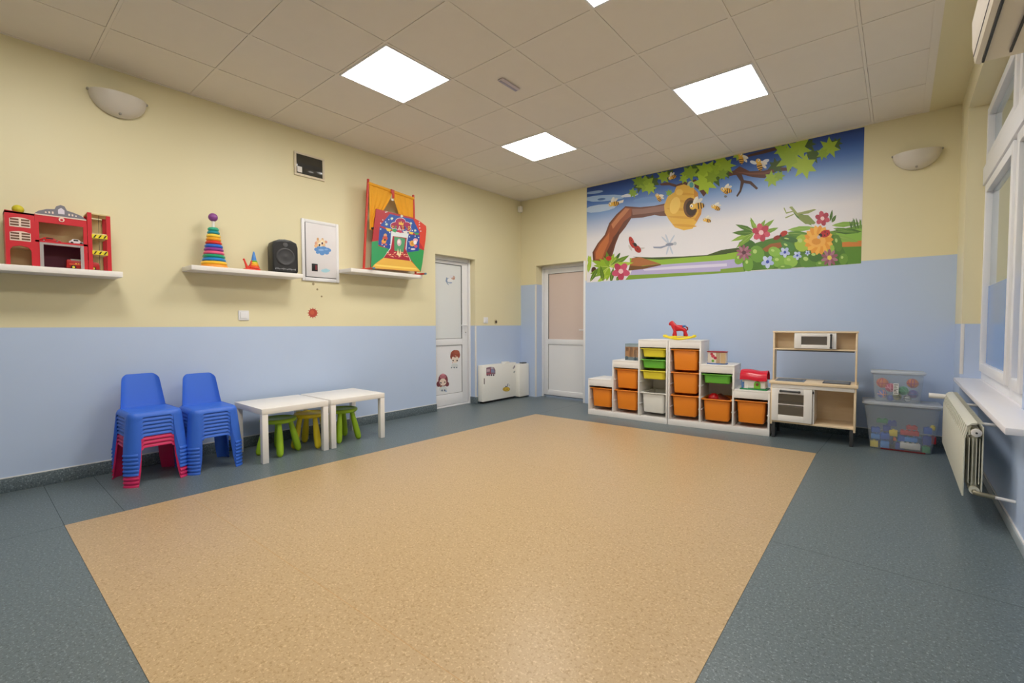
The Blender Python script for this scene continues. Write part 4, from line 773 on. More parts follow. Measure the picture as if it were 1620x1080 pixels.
ART['BANNER'] = '''0|b3222e|2842,2294 3012,2290 3168,2287 3332,2285 3421,2260 3508,2222 3513,2187 3499,2055 3477,1948 3452,1792 3425,1684 3067,1675 2770,1668 2785,1841 2791,1943 2819,2137
1|d4402a|3332,2285 3421,2260 3508,2222 3513,2187 3499,2055 3477,1948 3408,2027 3420,2132 3360,2203
1|2f9a5e|2784,1943 2863,1964 2862,1909 3007,1894 2925,1791 2830,1725 2771,1668
1|2f9a52|3393,1953 3474,1935 3452,1792 3425,1688 3400,1702 3296,1800 3225,1893
1|e3b24a|2925,1791 3282,1798 3410,1701 3420,1686 3067,1677 2782,1670 2812,1709
2|f2cf66|2821,1713 3355,1722 3395,1706 3086,1697 2808,1697
2|1f4fa6|3012,2270 3168,2267 3322,2267 3415,2132 3261,2097 3073,2103 2887,2126
2|1f489c|2882,2111 3027,2089 3021,1914 2998,1893 2862,1924
2|1f489c|3251,2088 3417,2100 3399,1922 3239,1886 3220,1924
3|dde2e6|3027,2089 3261,2097 3236,2004 3225,1901 3286,1797 3269,1793 3210,1899 3222,2041 3047,2040 3030,1915 2943,1808 2924,1791 3011,1906
4|a81e34|3047,2039 3233,2046 3214,1923 3279,1795 2925,1791 3020,1903
4|e8c848|2956,2113 3028,2113 3009,2078 2974,2084
4|3aa060|3028,2115 3101,2115 3082,2082 3045,2088
4|c83858|3101,2116 3175,2117 3156,2087 3119,2091
4|e0dcd8|3175,2118 3252,2120 3232,2091 3194,2095
4|e8c848|3252,2120 3330,2122 3310,2095 3271,2098
4|3aa060|3330,2121 3410,2125 3389,2100 3349,2102
4|dfe8f0|2930,2192 2926,2186 2918,2185 2915,2190 2919,2196 2926,2197
4|dfe8f0|2904,2155 2900,2148 2892,2147 2888,2152 2892,2158 2900,2160
4|dfe8f0|2967,2280 2963,2274 2955,2272 2951,2278 2955,2284 2963,2286
4|dfe8f0|2984,2287 2980,2281 2972,2279 2968,2284 2973,2291 2981,2293
4|dfe8f0|3037,2222 3033,2215 3025,2214 3021,2219 3025,2226 3033,2227
4|dfe8f0|3006,2209 3002,2202 2994,2201 2990,2206 2994,2213 3002,2214
4|dfe8f0|2974,2151 2970,2145 2962,2144 2958,2149 2962,2155 2970,2156
4|dfe8f0|2965,2176 2961,2169 2953,2168 2949,2173 2953,2180 2961,2181
4|dfe8f0|3176,2277 3172,2270 3164,2268 3159,2274 3164,2280 3172,2282
4|dfe8f0|3300,2220 3296,2213 3287,2212 3283,2217 3287,2224 3296,2226
4|dfe8f0|3291,2207 3286,2200 3277,2199 3273,2204 3277,2211 3286,2212
4|dfe8f0|3359,2147 3354,2140 3345,2139 3341,2144 3345,2151 3354,2152
4|dfe8f0|3319,2141 3315,2134 3306,2133 3301,2138 3306,2145 3315,2146
4|dfe8f0|3439,2151 3435,2144 3426,2143 3421,2149 3426,2156 3435,2157
4|dfe8f0|3425,2185 3420,2178 3411,2177 3406,2182 3411,2189 3420,2191
4|dfe8f0|3420,2248 3416,2241 3406,2240 3402,2245 3407,2252 3416,2254
4|dfe8f0|3420,2220 3415,2213 3406,2212 3402,2217 3406,2224 3415,2226
4|dfe8f0|2944,1916 2940,1909 2932,1908 2928,1914 2932,1920 2940,1921
4|dfe8f0|2903,2092 2899,2085 2891,2084 2887,2089 2891,2096 2899,2097
4|dfe8f0|2918,1931 2914,1925 2906,1924 2902,1929 2906,1935 2914,1936
4|dfe8f0|3017,2072 3013,2065 3005,2064 3001,2070 3005,2076 3013,2077
4|dfe8f0|3020,1944 3016,1938 3008,1937 3004,1942 3008,1949 3016,1950
4|dfe8f0|3279,2064 3275,2058 3266,2056 3262,2062 3266,2069 3275,2070
4|dfe8f0|3358,2084 3353,2077 3344,2075 3340,2081 3345,2088 3354,2089
4|dfe8f0|3273,1938 3268,1932 3259,1930 3255,1936 3260,1943 3268,1944
4|dfe8f0|3408,2075 3403,2068 3394,2067 3390,2072 3394,2079 3404,2080
4|dfe8f0|3273,2009 3269,2002 3260,2001 3256,2006 3260,2013 3269,2014
4|d8b060|2972,2035 2969,2025 2961,2017 2951,2013 2940,2014 2932,2020 2930,2029 2933,2039 2941,2047 2951,2052 2962,2051 2969,2045
4|c8503c|2981,2005 2977,1992 2964,1981 2947,1975 2931,1976 2919,1984 2914,1996 2919,2009 2931,2020 2948,2026 2965,2025 2977,2017
4|e8a040|2962,1970 2958,1957 2947,1946 2932,1941 2917,1942 2906,1950 2903,1962 2907,1975 2918,1986 2933,1992 2948,1990 2958,1983
4|e0a848|3348,1999 3343,1982 3328,1968 3308,1961 3289,1963 3274,1973 3269,1989 3275,2006 3289,2020 3309,2027 3329,2025 3343,2015
4|e8b0bc|3387,2040 3383,2028 3370,2017 3353,2012 3336,2013 3324,2020 3320,2031 3324,2043 3337,2054 3354,2059 3371,2058 3383,2051
5|4f9a6c|3065,2034 3214,2036 3187,1885 3065,1882
5|efe6e8|3220,2226 3213,2208 3193,2191 3164,2179 3132,2174 3104,2176 3085,2187 3078,2202 3085,2220 3105,2237 3133,2250 3165,2255 3193,2253 3213,2242
5|efe6e8|3168,2175 3160,2157 3139,2140 3108,2128 3075,2123 3046,2125 3025,2136 3018,2151 3026,2169 3046,2186 3076,2198 3109,2204 3139,2201 3160,2191
5|efe6e8|3295,2192 3288,2172 3268,2153 3239,2141 3207,2136 3179,2140 3160,2152 3153,2169 3161,2189 3180,2207 3208,2220 3240,2226 3268,2222 3288,2210
5|efe6e8|3268,2188 3257,2164 3225,2141 3181,2124 3132,2117 3089,2120 3060,2132 3050,2152 3061,2176 3090,2198 3134,2215 3182,2223 3226,2221 3257,2208
5|efe6e8|3297,2157 3292,2142 3280,2129 3262,2120 3242,2117 3224,2121 3212,2130 3208,2143 3212,2158 3225,2171 3243,2180 3262,2183 3280,2180 3292,2170
5|efe6e8|3096,2160 3092,2144 3080,2130 3064,2121 3046,2118 3030,2122 3019,2132 3016,2147 3020,2163 3031,2176 3047,2186 3065,2189 3081,2185 3092,2174
5|cfe0c8|3058,2229 3050,2223 3049,2216 3041,2216 3033,2206 3032,2218 3017,2214 3026,2224 3017,2231 3032,2232 3034,2241 3041,2235 3053,2244 3049,2232
5|cfe0c8|3313,2219 3302,2213 3305,2204 3294,2207 3287,2199 3283,2205 3273,2205 3278,2213 3273,2219 3285,2221 3287,2232 3294,2224 3305,2231 3304,2222
5|cfe0c8|3192,2279 3180,2273 3182,2263 3171,2265 3162,2255 3160,2266 3147,2263 3158,2273 3147,2280 3161,2281 3163,2293 3171,2286 3181,2290 3177,2280
5|cfe0c8|2992,2156 2977,2150 2981,2141 2971,2144 2964,2136 2961,2144 2947,2141 2958,2151 2949,2157 2962,2159 2964,2169 2971,2162 2980,2167 2978,2158
5|cfe0c8|3371,2149 3362,2143 3364,2134 3352,2137 3344,2125 3341,2135 3329,2135 3339,2144 3331,2150 3343,2151 3345,2162 3352,2155 3363,2161 3360,2151
5|3c2418|2958,1985 2956,1979 2951,1975 2944,1972 2937,1973 2932,1976 2930,1981 2932,1986 2937,1991 2944,1993 2951,1993 2956,1990
5|d89098|2961,2034 2959,2029 2954,2025 2948,2023 2942,2023 2937,2026 2936,2030 2938,2035 2942,2039 2948,2041 2954,2040 2959,2038
5|c86870|2929,1944 2927,1938 2921,1934 2914,1931 2907,1932 2902,1935 2901,1940 2902,1945 2908,1950 2915,1952 2922,1952 2927,1949
5|c86870|2973,1938 2971,1933 2965,1928 2958,1926 2951,1926 2946,1929 2944,1934 2946,1940 2951,1944 2958,1947 2966,1946 2971,1943
5|f0e8e8|3372,2014 3369,2002 3360,1992 3348,1987 3336,1989 3327,1996 3324,2008 3328,2020 3337,2030 3348,2035 3360,2033 3369,2026
5|d05870|3382,1972 3378,1963 3369,1955 3357,1951 3345,1952 3337,1957 3334,1966 3337,1975 3346,1982 3358,1986 3370,1985 3379,1980
5|c88830|3326,1996 3324,1988 3317,1981 3308,1978 3299,1979 3293,1984 3291,1992 3293,2000 3300,2006 3309,2010 3318,2009 3324,2004
5|e8e0e8|3351,1936 3347,1931 3334,1926 3317,1923 3301,1922 3289,1924 3284,1928 3289,1933 3301,1938 3318,1941 3334,1942 3347,1940
6|d8b8c0|3159,1986 3154,1965 3143,1949 3128,1942 3113,1945 3103,1958 3099,1978 3103,1998 3114,2014 3129,2021 3144,2018 3155,2005
6|f0c4a0|2996,1850 2990,1847 2977,1848 2966,1852 2963,1856 2969,1858 2981,1857 2993,1854
6|f0c4a0|3026,1844 3023,1838 3012,1831 3000,1827 2993,1827 2996,1832 3007,1839 3020,1844
6|f0c4a0|3057,1814 3051,1812 3038,1813 3027,1817 3023,1821 3029,1823 3042,1822 3053,1818
6|f0c4a0|3088,1872 3085,1867 3074,1860 3061,1855 3055,1855 3058,1860 3069,1868 3082,1872
6|f0c4a0|3120,1843 3114,1840 3101,1841 3089,1845 3085,1849 3092,1851 3105,1850 3116,1847
6|f0c4a0|3151,1836 3148,1831 3136,1824 3124,1819 3117,1820 3120,1825 3132,1832 3144,1837
6|f0c4a0|3184,1872 3178,1869 3165,1870 3153,1874 3149,1878 3155,1880 3169,1879 3180,1876
6|f0c4a0|3216,1865 3212,1860 3201,1853 3188,1848 3181,1848 3185,1854 3196,1861 3209,1866
6|f0c4a0|3249,1835 3242,1833 3229,1834 3217,1838 3213,1842 3219,1844 3233,1843 3245,1840
6|a82050|3215,2225 3208,2209 3189,2194 3163,2183 3133,2178 3107,2181 3090,2190 3083,2203 3090,2219 3108,2234 3134,2245 3163,2250 3190,2248 3208,2239
6|a82050|3162,2174 3155,2158 3135,2143 3107,2132 3076,2127 3049,2129 3030,2138 3024,2152 3031,2168 3050,2183 3077,2194 3108,2199 3136,2197 3155,2188
6|a82050|3289,2191 3283,2173 3264,2157 3238,2145 3209,2140 3183,2144 3165,2154 3159,2170 3166,2188 3184,2204 3210,2216 3239,2221 3265,2218 3283,2207
6|a82050|3262,2187 3251,2165 3222,2144 3180,2128 3134,2121 3093,2124 3065,2135 3055,2153 3066,2175 3094,2195 3135,2211 3181,2219 3223,2217 3252,2205
6|a82050|3291,2156 3287,2144 3276,2132 3260,2125 3243,2122 3228,2125 3217,2133 3214,2144 3218,2156 3228,2168 3244,2175 3261,2178 3276,2175 3287,2167
6|a82050|3090,2159 3087,2145 3077,2133 3063,2125 3047,2123 3034,2126 3024,2135 3021,2148 3025,2161 3034,2173 3048,2182 3064,2184 3077,2181 3087,2172
7|f0e4e4|3142,1991 3140,1981 3134,1973 3127,1969 3119,1971 3114,1977 3112,1987 3114,1997 3120,2005 3127,2009 3134,2007 3140,2001
7|e88858|3002,1841 2999,1837 2989,1832 2979,1828 2974,1829 2977,1833 2987,1838 2997,1842
7|e88858|3031,1815 3026,1813 3015,1815 3006,1819 3004,1823 3009,1824 3019,1822 3029,1819
7|e88858|3062,1848 3059,1844 3049,1839 3038,1835 3033,1836 3036,1840 3046,1845 3057,1849
7|e88858|3092,1822 3086,1820 3076,1822 3066,1826 3063,1829 3069,1831 3080,1829 3089,1825
7|e88858|3123,1855 3120,1851 3110,1845 3099,1842 3093,1843 3097,1847 3107,1852 3118,1856
7|e88858|3153,1828 3147,1827 3137,1829 3127,1833 3124,1836 3130,1838 3141,1836 3150,1832
7|e88858|3185,1862 3182,1858 3172,1852 3160,1849 3155,1850 3158,1854 3168,1859 3180,1863
7|e88858|3216,1835 3210,1834 3199,1836 3189,1839 3187,1843 3192,1845 3203,1843 3213,1839
7|e88858|3248,1869 3245,1865 3235,1860 3223,1856 3218,1857 3221,1861 3231,1867 3243,1870
7|e8b84a|3125,2176 3128,2211 3143,2192 3158,2222 3172,2195 3194,2214 3187,2175
8|eed8a8|3097,1848 3112,1918 3127,1851 3144,1915 3155,1850 3127,1829'''
ART['BOY'] = '''1|9a4a34|4321,671 4311,643 4286,622 4250,611 4211,614 4176,628 4152,652 4143,681 4152,708 4176,730 4212,741 4251,739 4287,725 4312,701
1|8a3c2c|4202,657 4198,636 4186,621 4171,617 4155,623 4144,639 4140,660 4145,681 4156,695 4171,700 4187,694 4198,678
1|d8dcdc|4283,525 4274,509 4251,498 4219,496 4188,503 4165,516 4157,534 4166,550 4189,561 4220,563 4251,556 4275,543
2|a85840|4309,709 4302,696 4283,687 4257,684 4231,689 4212,700 4206,714 4213,727 4231,737 4257,739 4283,734 4302,723
2|ecdccb|4291,615 4282,591 4259,574 4227,570 4196,578 4173,598 4165,622 4174,646 4197,662 4228,667 4259,659 4283,640
2|7c8c96|4174,510 4172,505 4168,503 4163,502 4157,504 4153,507 4151,511 4153,515 4157,518 4163,519 4168,517 4173,514
3|9a4a34|4164,638 4200,678 4242,654 4293,678 4307,630 4286,663 4228,639 4185,658
3|5c6c80|4221,508 4219,504 4215,500 4209,500 4204,501 4200,505 4198,510 4200,515 4204,518 4210,519 4215,517 4219,513
3|5c6c80|4267,505 4265,500 4261,497 4255,496 4249,498 4245,502 4244,507 4245,511 4250,514 4255,515 4261,514 4265,510
4|2a201c|4205,602 4203,597 4198,593 4192,592 4185,594 4181,598 4179,603 4181,609 4186,612 4192,613 4198,611 4203,607
4|2a201c|4276,598 4275,592 4270,589 4263,588 4257,590 4252,594 4250,599 4252,604 4257,608 4263,609 4270,607 4275,603
4|d89888|4196,573 4194,570 4190,568 4184,567 4179,569 4175,571 4173,575 4175,578 4179,580 4185,580 4190,579 4194,576'''
ART['GIRL'] = '''1|7c3c44|4098,351 4089,315 4065,288 4031,275 3994,279 3961,298 3938,330 3930,367 3939,402 3962,429 3995,443 4033,439 4067,420 4090,389
1|7c3c44|3970,312 3965,294 3952,282 3935,279 3917,285 3905,300 3900,319 3905,337 3918,349 3935,352 3953,345 3965,331
1|7c3c44|4117,297 4112,281 4099,270 4081,268 4063,274 4050,287 4046,304 4050,320 4064,331 4082,334 4100,328 4113,314
2|b8707c|4066,401 4058,384 4038,373 4011,371 3984,378 3964,392 3957,410 3965,427 3984,438 4011,440 4039,433 4058,419
2|d8dcdc|4081,233 4071,215 4046,203 4012,202 3978,211 3954,228 3945,248 3954,267 3979,278 4013,280 4047,271 4072,254
3|ecd8c8|4070,328 4062,305 4040,290 4010,286 3980,296 3959,315 3951,339 3959,362 3981,377 4011,381 4041,372 4063,352
3|d890a0|4041,431 4037,425 4026,421 4011,421 3996,424 3986,429 3982,436 3986,441 3997,445 4011,445 4026,443 4037,437
3|9cb4d0|4076,208 4074,202 4069,198 4062,197 4055,199 4051,205 4049,211 4051,217 4056,221 4063,222 4069,219 4074,214
4|2a1c20|3990,325 3988,321 3982,319 3975,319 3968,320 3962,324 3960,328 3962,332 3968,335 3975,335 3983,333 3988,330
4|2a1c20|4057,329 4055,325 4050,323 4043,322 4036,324 4031,327 4029,332 4031,336 4036,338 4043,339 4050,337 4055,333
4|4c5c78|4005,226 4004,220 4000,216 3994,215 3989,217 3985,222 3984,228 3985,234 3989,239 3995,240 4000,237 4004,232
4|4c5c78|4052,223 4050,217 4045,213 4039,212 4033,214 4029,219 4027,226 4029,232 4033,236 4039,237 4046,234 4050,229
4|a87050|3991,279 3988,274 3981,271 3972,271 3963,273 3956,278 3953,283 3956,288 3963,291 3972,291 3982,289 3988,284'''
ART['STORK'] = '''1|a0b0c0|4160,1655 4154,1638 4137,1625 4115,1618 4092,1621 4076,1633 4070,1649 4076,1666 4093,1679 4115,1686 4138,1683 4154,1672
2|e8e8ea|4200,1663 4193,1650 4174,1639 4148,1634 4123,1635 4104,1643 4098,1656 4105,1669 4123,1680 4149,1685 4174,1684 4193,1676
2|c8a89c|4241,1701 4236,1688 4222,1677 4202,1672 4183,1674 4170,1683 4165,1695 4170,1709 4184,1719 4203,1724 4222,1722 4236,1714
3|b88878|4235,1686 4233,1680 4226,1675 4216,1672 4207,1673 4200,1677 4197,1683 4200,1689 4207,1694 4216,1696 4226,1695 4233,1692
3|dcdce4|4204,1713 4199,1704 4186,1696 4169,1693 4151,1694 4139,1699 4134,1708 4139,1717 4152,1725 4169,1728 4187,1728 4200,1722
3|7c90b4|4082,1694 4102,1691 4095,1626 4121,1603 4130,1589 4095,1611 4075,1644
3|98a8c8|4187,1630 4183,1625 4171,1621 4155,1618 4139,1618 4127,1621 4123,1626 4127,1631 4139,1636 4155,1638 4171,1638 4183,1635'''
ART['BEAR'] = '''1|e6c49c|2303,1882 2299,1865 2290,1853 2277,1847 2265,1849 2256,1860 2253,1875 2256,1891 2266,1904 2278,1910 2291,1907 2300,1897
1|cfa070|2287,1917 2285,1910 2280,1904 2274,1901 2269,1902 2264,1907 2263,1914 2265,1921 2269,1927 2275,1930 2281,1929 2285,1924
1|cfa070|2334,1924 2333,1918 2329,1914 2323,1912 2318,1913 2314,1916 2313,1921 2314,1926 2318,1930 2324,1932 2329,1932 2333,1929
1|d8a088|2374,1900 2372,1893 2365,1887 2357,1884 2349,1885 2342,1889 2340,1896 2343,1903 2349,1909 2357,1913 2366,1912 2372,1907
1|d8a088|2266,1873 2264,1864 2260,1858 2254,1854 2248,1856 2244,1862 2242,1870 2244,1879 2248,1885 2254,1889 2260,1887 2264,1881
2|ecd6ae|2351,1892 2346,1874 2334,1861 2318,1854 2303,1857 2291,1867 2287,1883 2292,1900 2304,1914 2320,1920 2335,1918 2347,1908
2|e8b888|2276,1850 2273,1841 2266,1835 2256,1831 2247,1832 2240,1837 2237,1845 2240,1853 2247,1859 2257,1863 2266,1862 2273,1857
2|e8c090|2354,1867 2352,1860 2346,1855 2337,1852 2329,1852 2323,1856 2321,1862 2323,1869 2329,1875 2338,1878 2346,1877 2352,1873
3|5e92d2|2275,1816 2272,1807 2265,1800 2256,1797 2246,1798 2239,1803 2237,1811 2239,1820 2246,1827 2256,1831 2266,1830 2273,1824
3|5e92d2|2310,1832 2306,1823 2297,1815 2284,1811 2271,1812 2262,1817 2259,1826 2263,1836 2272,1844 2285,1848 2297,1847 2307,1841
3|5e92d2|2368,1836 2362,1825 2348,1815 2329,1810 2310,1810 2297,1817 2292,1827 2297,1838 2311,1848 2330,1853 2349,1852 2363,1846
3|5e92d2|2401,1829 2398,1820 2388,1811 2375,1807 2362,1808 2352,1814 2349,1823 2353,1833 2362,1841 2375,1845 2388,1844 2398,1838
3|5e92d2|2413,1824 2410,1815 2403,1809 2394,1805 2385,1806 2378,1811 2376,1819 2378,1827 2385,1834 2394,1837 2404,1836 2410,1831
3|5e92d2|2292,1791 2289,1782 2282,1775 2272,1772 2262,1773 2256,1778 2253,1786 2256,1795 2263,1802 2273,1806 2282,1805 2289,1799
3|5e92d2|2345,1786 2341,1776 2331,1767 2317,1763 2303,1764 2294,1771 2290,1780 2294,1791 2304,1799 2318,1803 2331,1802 2341,1796
3|5e92d2|2391,1799 2388,1788 2379,1779 2366,1775 2354,1776 2345,1783 2342,1793 2346,1805 2355,1814 2367,1818 2379,1817 2388,1810
3|5e92d2|2383,1816 2374,1801 2351,1788 2321,1780 2291,1780 2269,1788 2262,1802 2270,1817 2292,1830 2322,1838 2352,1838 2375,1830
3|f0e8d8|2304,1871 2303,1863 2297,1857 2291,1854 2284,1855 2279,1860 2278,1868 2279,1876 2284,1882 2291,1885 2298,1884 2303,1879
3|f0e8d8|2332,1889 2330,1880 2324,1873 2316,1870 2309,1871 2304,1877 2302,1885 2304,1894 2309,1901 2317,1904 2325,1903 2330,1897
4|8ab4e4|2337,1818 2333,1812 2321,1807 2306,1804 2291,1804 2280,1806 2277,1811 2281,1816 2292,1821 2307,1824 2322,1825 2333,1822
4|86b0e2|2380,1827 2377,1823 2370,1819 2360,1817 2350,1817 2342,1819 2340,1822 2343,1826 2350,1829 2360,1832 2370,1832 2377,1830
4|3a3430|2300,1862 2298,1856 2295,1851 2291,1849 2286,1850 2283,1854 2282,1860 2283,1865 2287,1870 2291,1872 2295,1871 2299,1867
4|4a2030|2329,1881 2327,1876 2324,1871 2319,1869 2315,1870 2312,1873 2311,1879 2312,1885 2315,1890 2320,1892 2324,1891 2328,1887'''
ART['CLOUDLET'] = '''1|a8d2e0|2387,1617 2381,1608 2367,1601 2348,1597 2329,1597 2315,1602 2310,1611 2316,1620 2330,1627 2349,1631 2368,1631 2382,1626
1|a8d2e0|2347,1615 2344,1609 2336,1603 2325,1600 2315,1601 2307,1605 2304,1612 2307,1618 2315,1624 2326,1626 2336,1626 2344,1622
1|a8d2e0|2397,1620 2394,1614 2386,1609 2375,1606 2364,1607 2356,1610 2354,1616 2357,1622 2365,1627 2375,1629 2386,1629 2394,1625
1|a8d2e0|2372,1628 2370,1623 2362,1619 2352,1616 2342,1617 2335,1620 2333,1625 2335,1630 2343,1634 2353,1637 2362,1636 2370,1633'''
ART['TRAIN'] = '''1|8a6a78|4593,490 4676,498 4751,486 4778,447 4778,388 4593,400
2|c8a8b0|4603,467 4665,470 4665,434 4603,435
2|8890b0|4686,461 4751,456 4767,411 4686,418
3|b04858|4593,411 4686,409 4686,397 4593,398
3|a83848|4670,477 4686,476 4686,399 4670,401
3|c0b8c8|4746,475 4741,470 4729,467 4713,467 4697,470 4685,474 4681,480 4685,485 4697,487 4713,488 4730,485 4741,480
4|5c3c54|4630,387 4627,381 4619,377 4608,378 4600,383 4597,390 4600,397 4608,400 4619,399 4627,394
4|5c3c54|4669,384 4665,377 4657,374 4646,375 4638,380 4635,387 4638,393 4646,397 4657,396 4666,391
4|5c3c54|4714,380 4711,374 4702,370 4691,371 4683,376 4679,383 4683,390 4691,393 4702,392 4711,387
4|5c3c54|4760,376 4756,370 4747,366 4737,367 4728,372 4725,379 4728,386 4737,389 4748,388 4756,383'''
ART['PUMPKIN'] = '''1|b89a3c|5096,143 5088,129 5065,120 5032,117 4996,121 4964,131 4942,145 4934,161 4942,175 4964,184 4996,187 5033,184 5065,173 5088,159
2|dcb83c|5073,150 5066,137 5049,130 5026,129 5003,135 4986,146 4980,160 4986,172 5003,179 5026,181 5049,175 5066,163
2|c8a030|4992,152 4988,142 4977,136 4962,134 4947,139 4937,148 4933,159 4937,169 4948,175 4962,177 4977,172 4988,163
3|5c6888|4991,204 5020,193 5050,232 5058,227 5038,184 4988,185
3|5c6888|5073,215 5081,211 5076,187 5067,190
4|8c7430|5046,149 5044,145 5038,143 5029,143 5021,145 5015,148 5013,152 5015,156 5021,158 5029,158 5038,156 5044,153'''
ART['BUTTERFLIES'] = '''1|8a8490|5209,457 5201,448 5192,443 5182,443 5176,448 5174,457 5177,466 5185,475 5194,480 5204,480 5210,475 5212,466
1|a09aa4|5192,442 5189,437 5182,434 5172,433 5163,435 5156,440 5153,445 5156,450 5163,454 5172,454 5182,452 5189,448
1|98a0a0|5203,381 5198,374 5191,370 5183,370 5177,374 5174,380 5175,388 5180,395 5188,399 5195,399 5202,395 5204,389
1|a8b0b0|5217,396 5215,393 5211,391 5205,391 5199,392 5194,395 5193,398 5194,401 5199,403 5205,403 5211,402 5215,399
1|9a98a4|5268,314 5264,309 5258,305 5250,305 5243,308 5239,314 5239,320 5243,326 5249,329 5257,329 5264,326 5268,321'''
ART['SUN'] = '''1|c05848|2265,1201 2284,1195 2265,1189
1|c05848|2262,1181 2276,1166 2256,1170
1|c05848|2249,1164 2254,1145 2239,1158
1|c05848|2230,1156 2224,1137 2218,1156
1|c05848|2210,1158 2195,1144 2199,1163
1|c05848|2193,1169 2174,1165 2187,1179
1|c05848|2185,1188 2166,1193 2186,1199
1|c05848|2188,1208 2175,1222 2194,1218
1|c05848|2200,1224 2196,1243 2211,1230
1|c05848|2220,1232 2226,1251 2232,1233
1|c05848|2240,1231 2255,1244 2250,1225
1|c05848|2257,1219 2277,1224 2263,1209
2|b84a38|2268,1195 2264,1179 2254,1165 2240,1156 2224,1153 2208,1156 2194,1165 2186,1178 2183,1193 2186,1209 2195,1223 2209,1232 2226,1235 2242,1233 2256,1224 2265,1211
3|c85c40|2240,1200 2237,1189 2229,1180 2219,1177 2208,1180 2201,1188 2198,1199 2201,1211 2209,1219 2219,1223 2230,1220 2238,1212'''
# ------------------------------------------------------------------ door 1 (left wall)
dr = struct(bpy.data.objects.new('door_1', None), 'white half-glazed door with child face stickers'); COL.objects.link(dr)
XF = -.10
b = MB()
for y0, y1, z0, z1 in ((DY0, DY0 + .045, 0, DZ), (DY0 + .045, DY1 - .03, DZ - .045, DZ), (DY0 + .045, DY1 - .03, 0, .022)):
    b.box(XF - .07, y0, z0, XF - .0, y1, z1, M_UPVC, .003)
b.box(XF - .07, DY1 - .03, 0, XF + .012, DY1, DZ, M_UPVC, .003)
b.build('door_frame', dr)
b = MB(); lx = XF - .012; ly0, ly1, lz0, lz1 = DY0 + .05, DY1 - .036, .028, DZ - .05; gy0, gy1 = 3.875, 4.352
for y0, y1, z0, z1 in ((ly0, gy0, lz0, lz1), (gy1, ly1, lz0, lz1), (gy0, gy1, 1.868, lz1), (gy0, gy1, .81, .892), (gy0, gy1, lz0, .17)):
    b.box(lx - .055, y0, z0, lx, y1, z1, M_UPVC, .003)
b.build('door_leaf', dr)
b = MB(); b.box(lx - .04, gy0 - .01, .16, lx - .012, gy1 + .01, .82, M_UPVC); b.build('door_panel', dr)
b = MB(); b.box(lx - .04, gy0 - .01, .88, lx - .014, gy1 + .01, 1.88, M_GLASSF); b.build('glass_pane', dr)
b = MB()
for z0, z1 in ((.892, 1.868), (.17, .81)):
    w = .005 if z0 > .5 else .0025
    for y0, y1, a0, a1 in ((gy0, gy0 + w, z0, z1), (gy1 - w, gy1, z0, z1), (gy0, gy1, z1 - w, z1), (gy0, gy1, z0, z0 + w)): b.box(lx - .013, y0, a0, lx - .006, y1, a1, M_BLACK)
b.build('gasket', dr)
b = MB(); hy = 4.405
b.box(lx, hy - .014, .93, lx + .008, hy + .014, 1.12, M_UPVC, .003); b.tube([(lx + .008, hy, 1.07), (lx + .04, hy, 1.07)], .009, M_UPVC); b.tube([(lx + .04, hy + .005, 1.07), (lx + .045, hy - .05, 1.072), (lx + .042, hy - .105, 1.07)], .008, M_UPVC)
b.lathe([(.008, 0), (.008, .006)], M_STEEL, 12, (lx + .008, hy, .975), 'x'); b.build('door_handle', dr)
PX = lambda x: (lambda a, c, h: (x + h, a, c))
for k, nm, lb in (('BOY', 'face_sticker', 'sticker of a child with short brown hair'), ('GIRL', 'face_sticker', 'sticker of a child with long reddish hair'),):
    art_mesh(nm, ART[k], PX(lx - .0118), dr)['label'] = lb
art_mesh('bird_sticker', ART['STORK'], PX(lx - .0138), dr)['label'] = 'small pale bird sticker on the glass'
# ------------------------------------------------------------------ door 2 (back wall)
dr = struct(bpy.data.objects.new('door_2', None), 'white half-glazed door with pinkish glass in the corner'); COL.objects.link(dr)
YF = D + .14; b = MB()
for x0, x1, z0, z1 in ((EX0, EX0 + .032, 0, EZ), (EX1 - .045, EX1, 0, EZ), (EX0 + .032, EX1 - .045, EZ - .04, EZ)): b.box(x0, YF, z0, x1, YF + .07, z1, M_UPVC, .003)
b.box(EX1 - .028, D - .004, 0, EX1 + .004, YF, EZ, M_UPVC, .004)
b.build('door_frame', dr)
ly = YF + .012; x0, x1 = EX0 + .036, EX1 - .05; px0, px1 = x0 + .072, x1 - .012; b = MB()
for a0, a1, z0, z1 in ((x0, px0, .03, EZ - .045), (px1, x1, .03, EZ - .045), (px0, px1, EZ - .115, EZ - .045), (px0, px1, .785, .862), (px0, px1, .03, .105)): b.box(a0, ly, z0, a1, ly + .055, z1, M_UPVC, .003)
b.build('door_leaf', dr)
b = MB(); b.box(px0 - .01, ly + .012, .09, px1 + .01, ly + .04, .80, M_UPVC); b.build('door_panel', dr)
b = MB(); b.box(px0 - .01, ly + .014, .85, px1 + .01, ly + .04, EZ - .10, M_GLASSP); b.build('glass_pane', dr)
b = MB()
for z0, z1 in ((.862, EZ - .115), (.105, .785)):
    w = .006 if z0 > .5 else .002
    b.box(px0, ly + .006, z0, px0 + w, ly + .013, z1, M_BLACK); b.box(px0, ly + .006, z1 - w * .6, px1, ly + .013, z1, M_BLACK)
b.box(x0, ly + .002, .022, x1, ly + .04, .03, M_BLACK)
b.build('gasket', dr)
b = MB(); hx = px1 - .03; b.tube([(hx + .03, ly - .0, 1.0), (hx + .03, ly - .04, 1.0), (hx - .07, ly - .042, 1.0)], .008, M_UPVC); b.build('door_handle', dr)
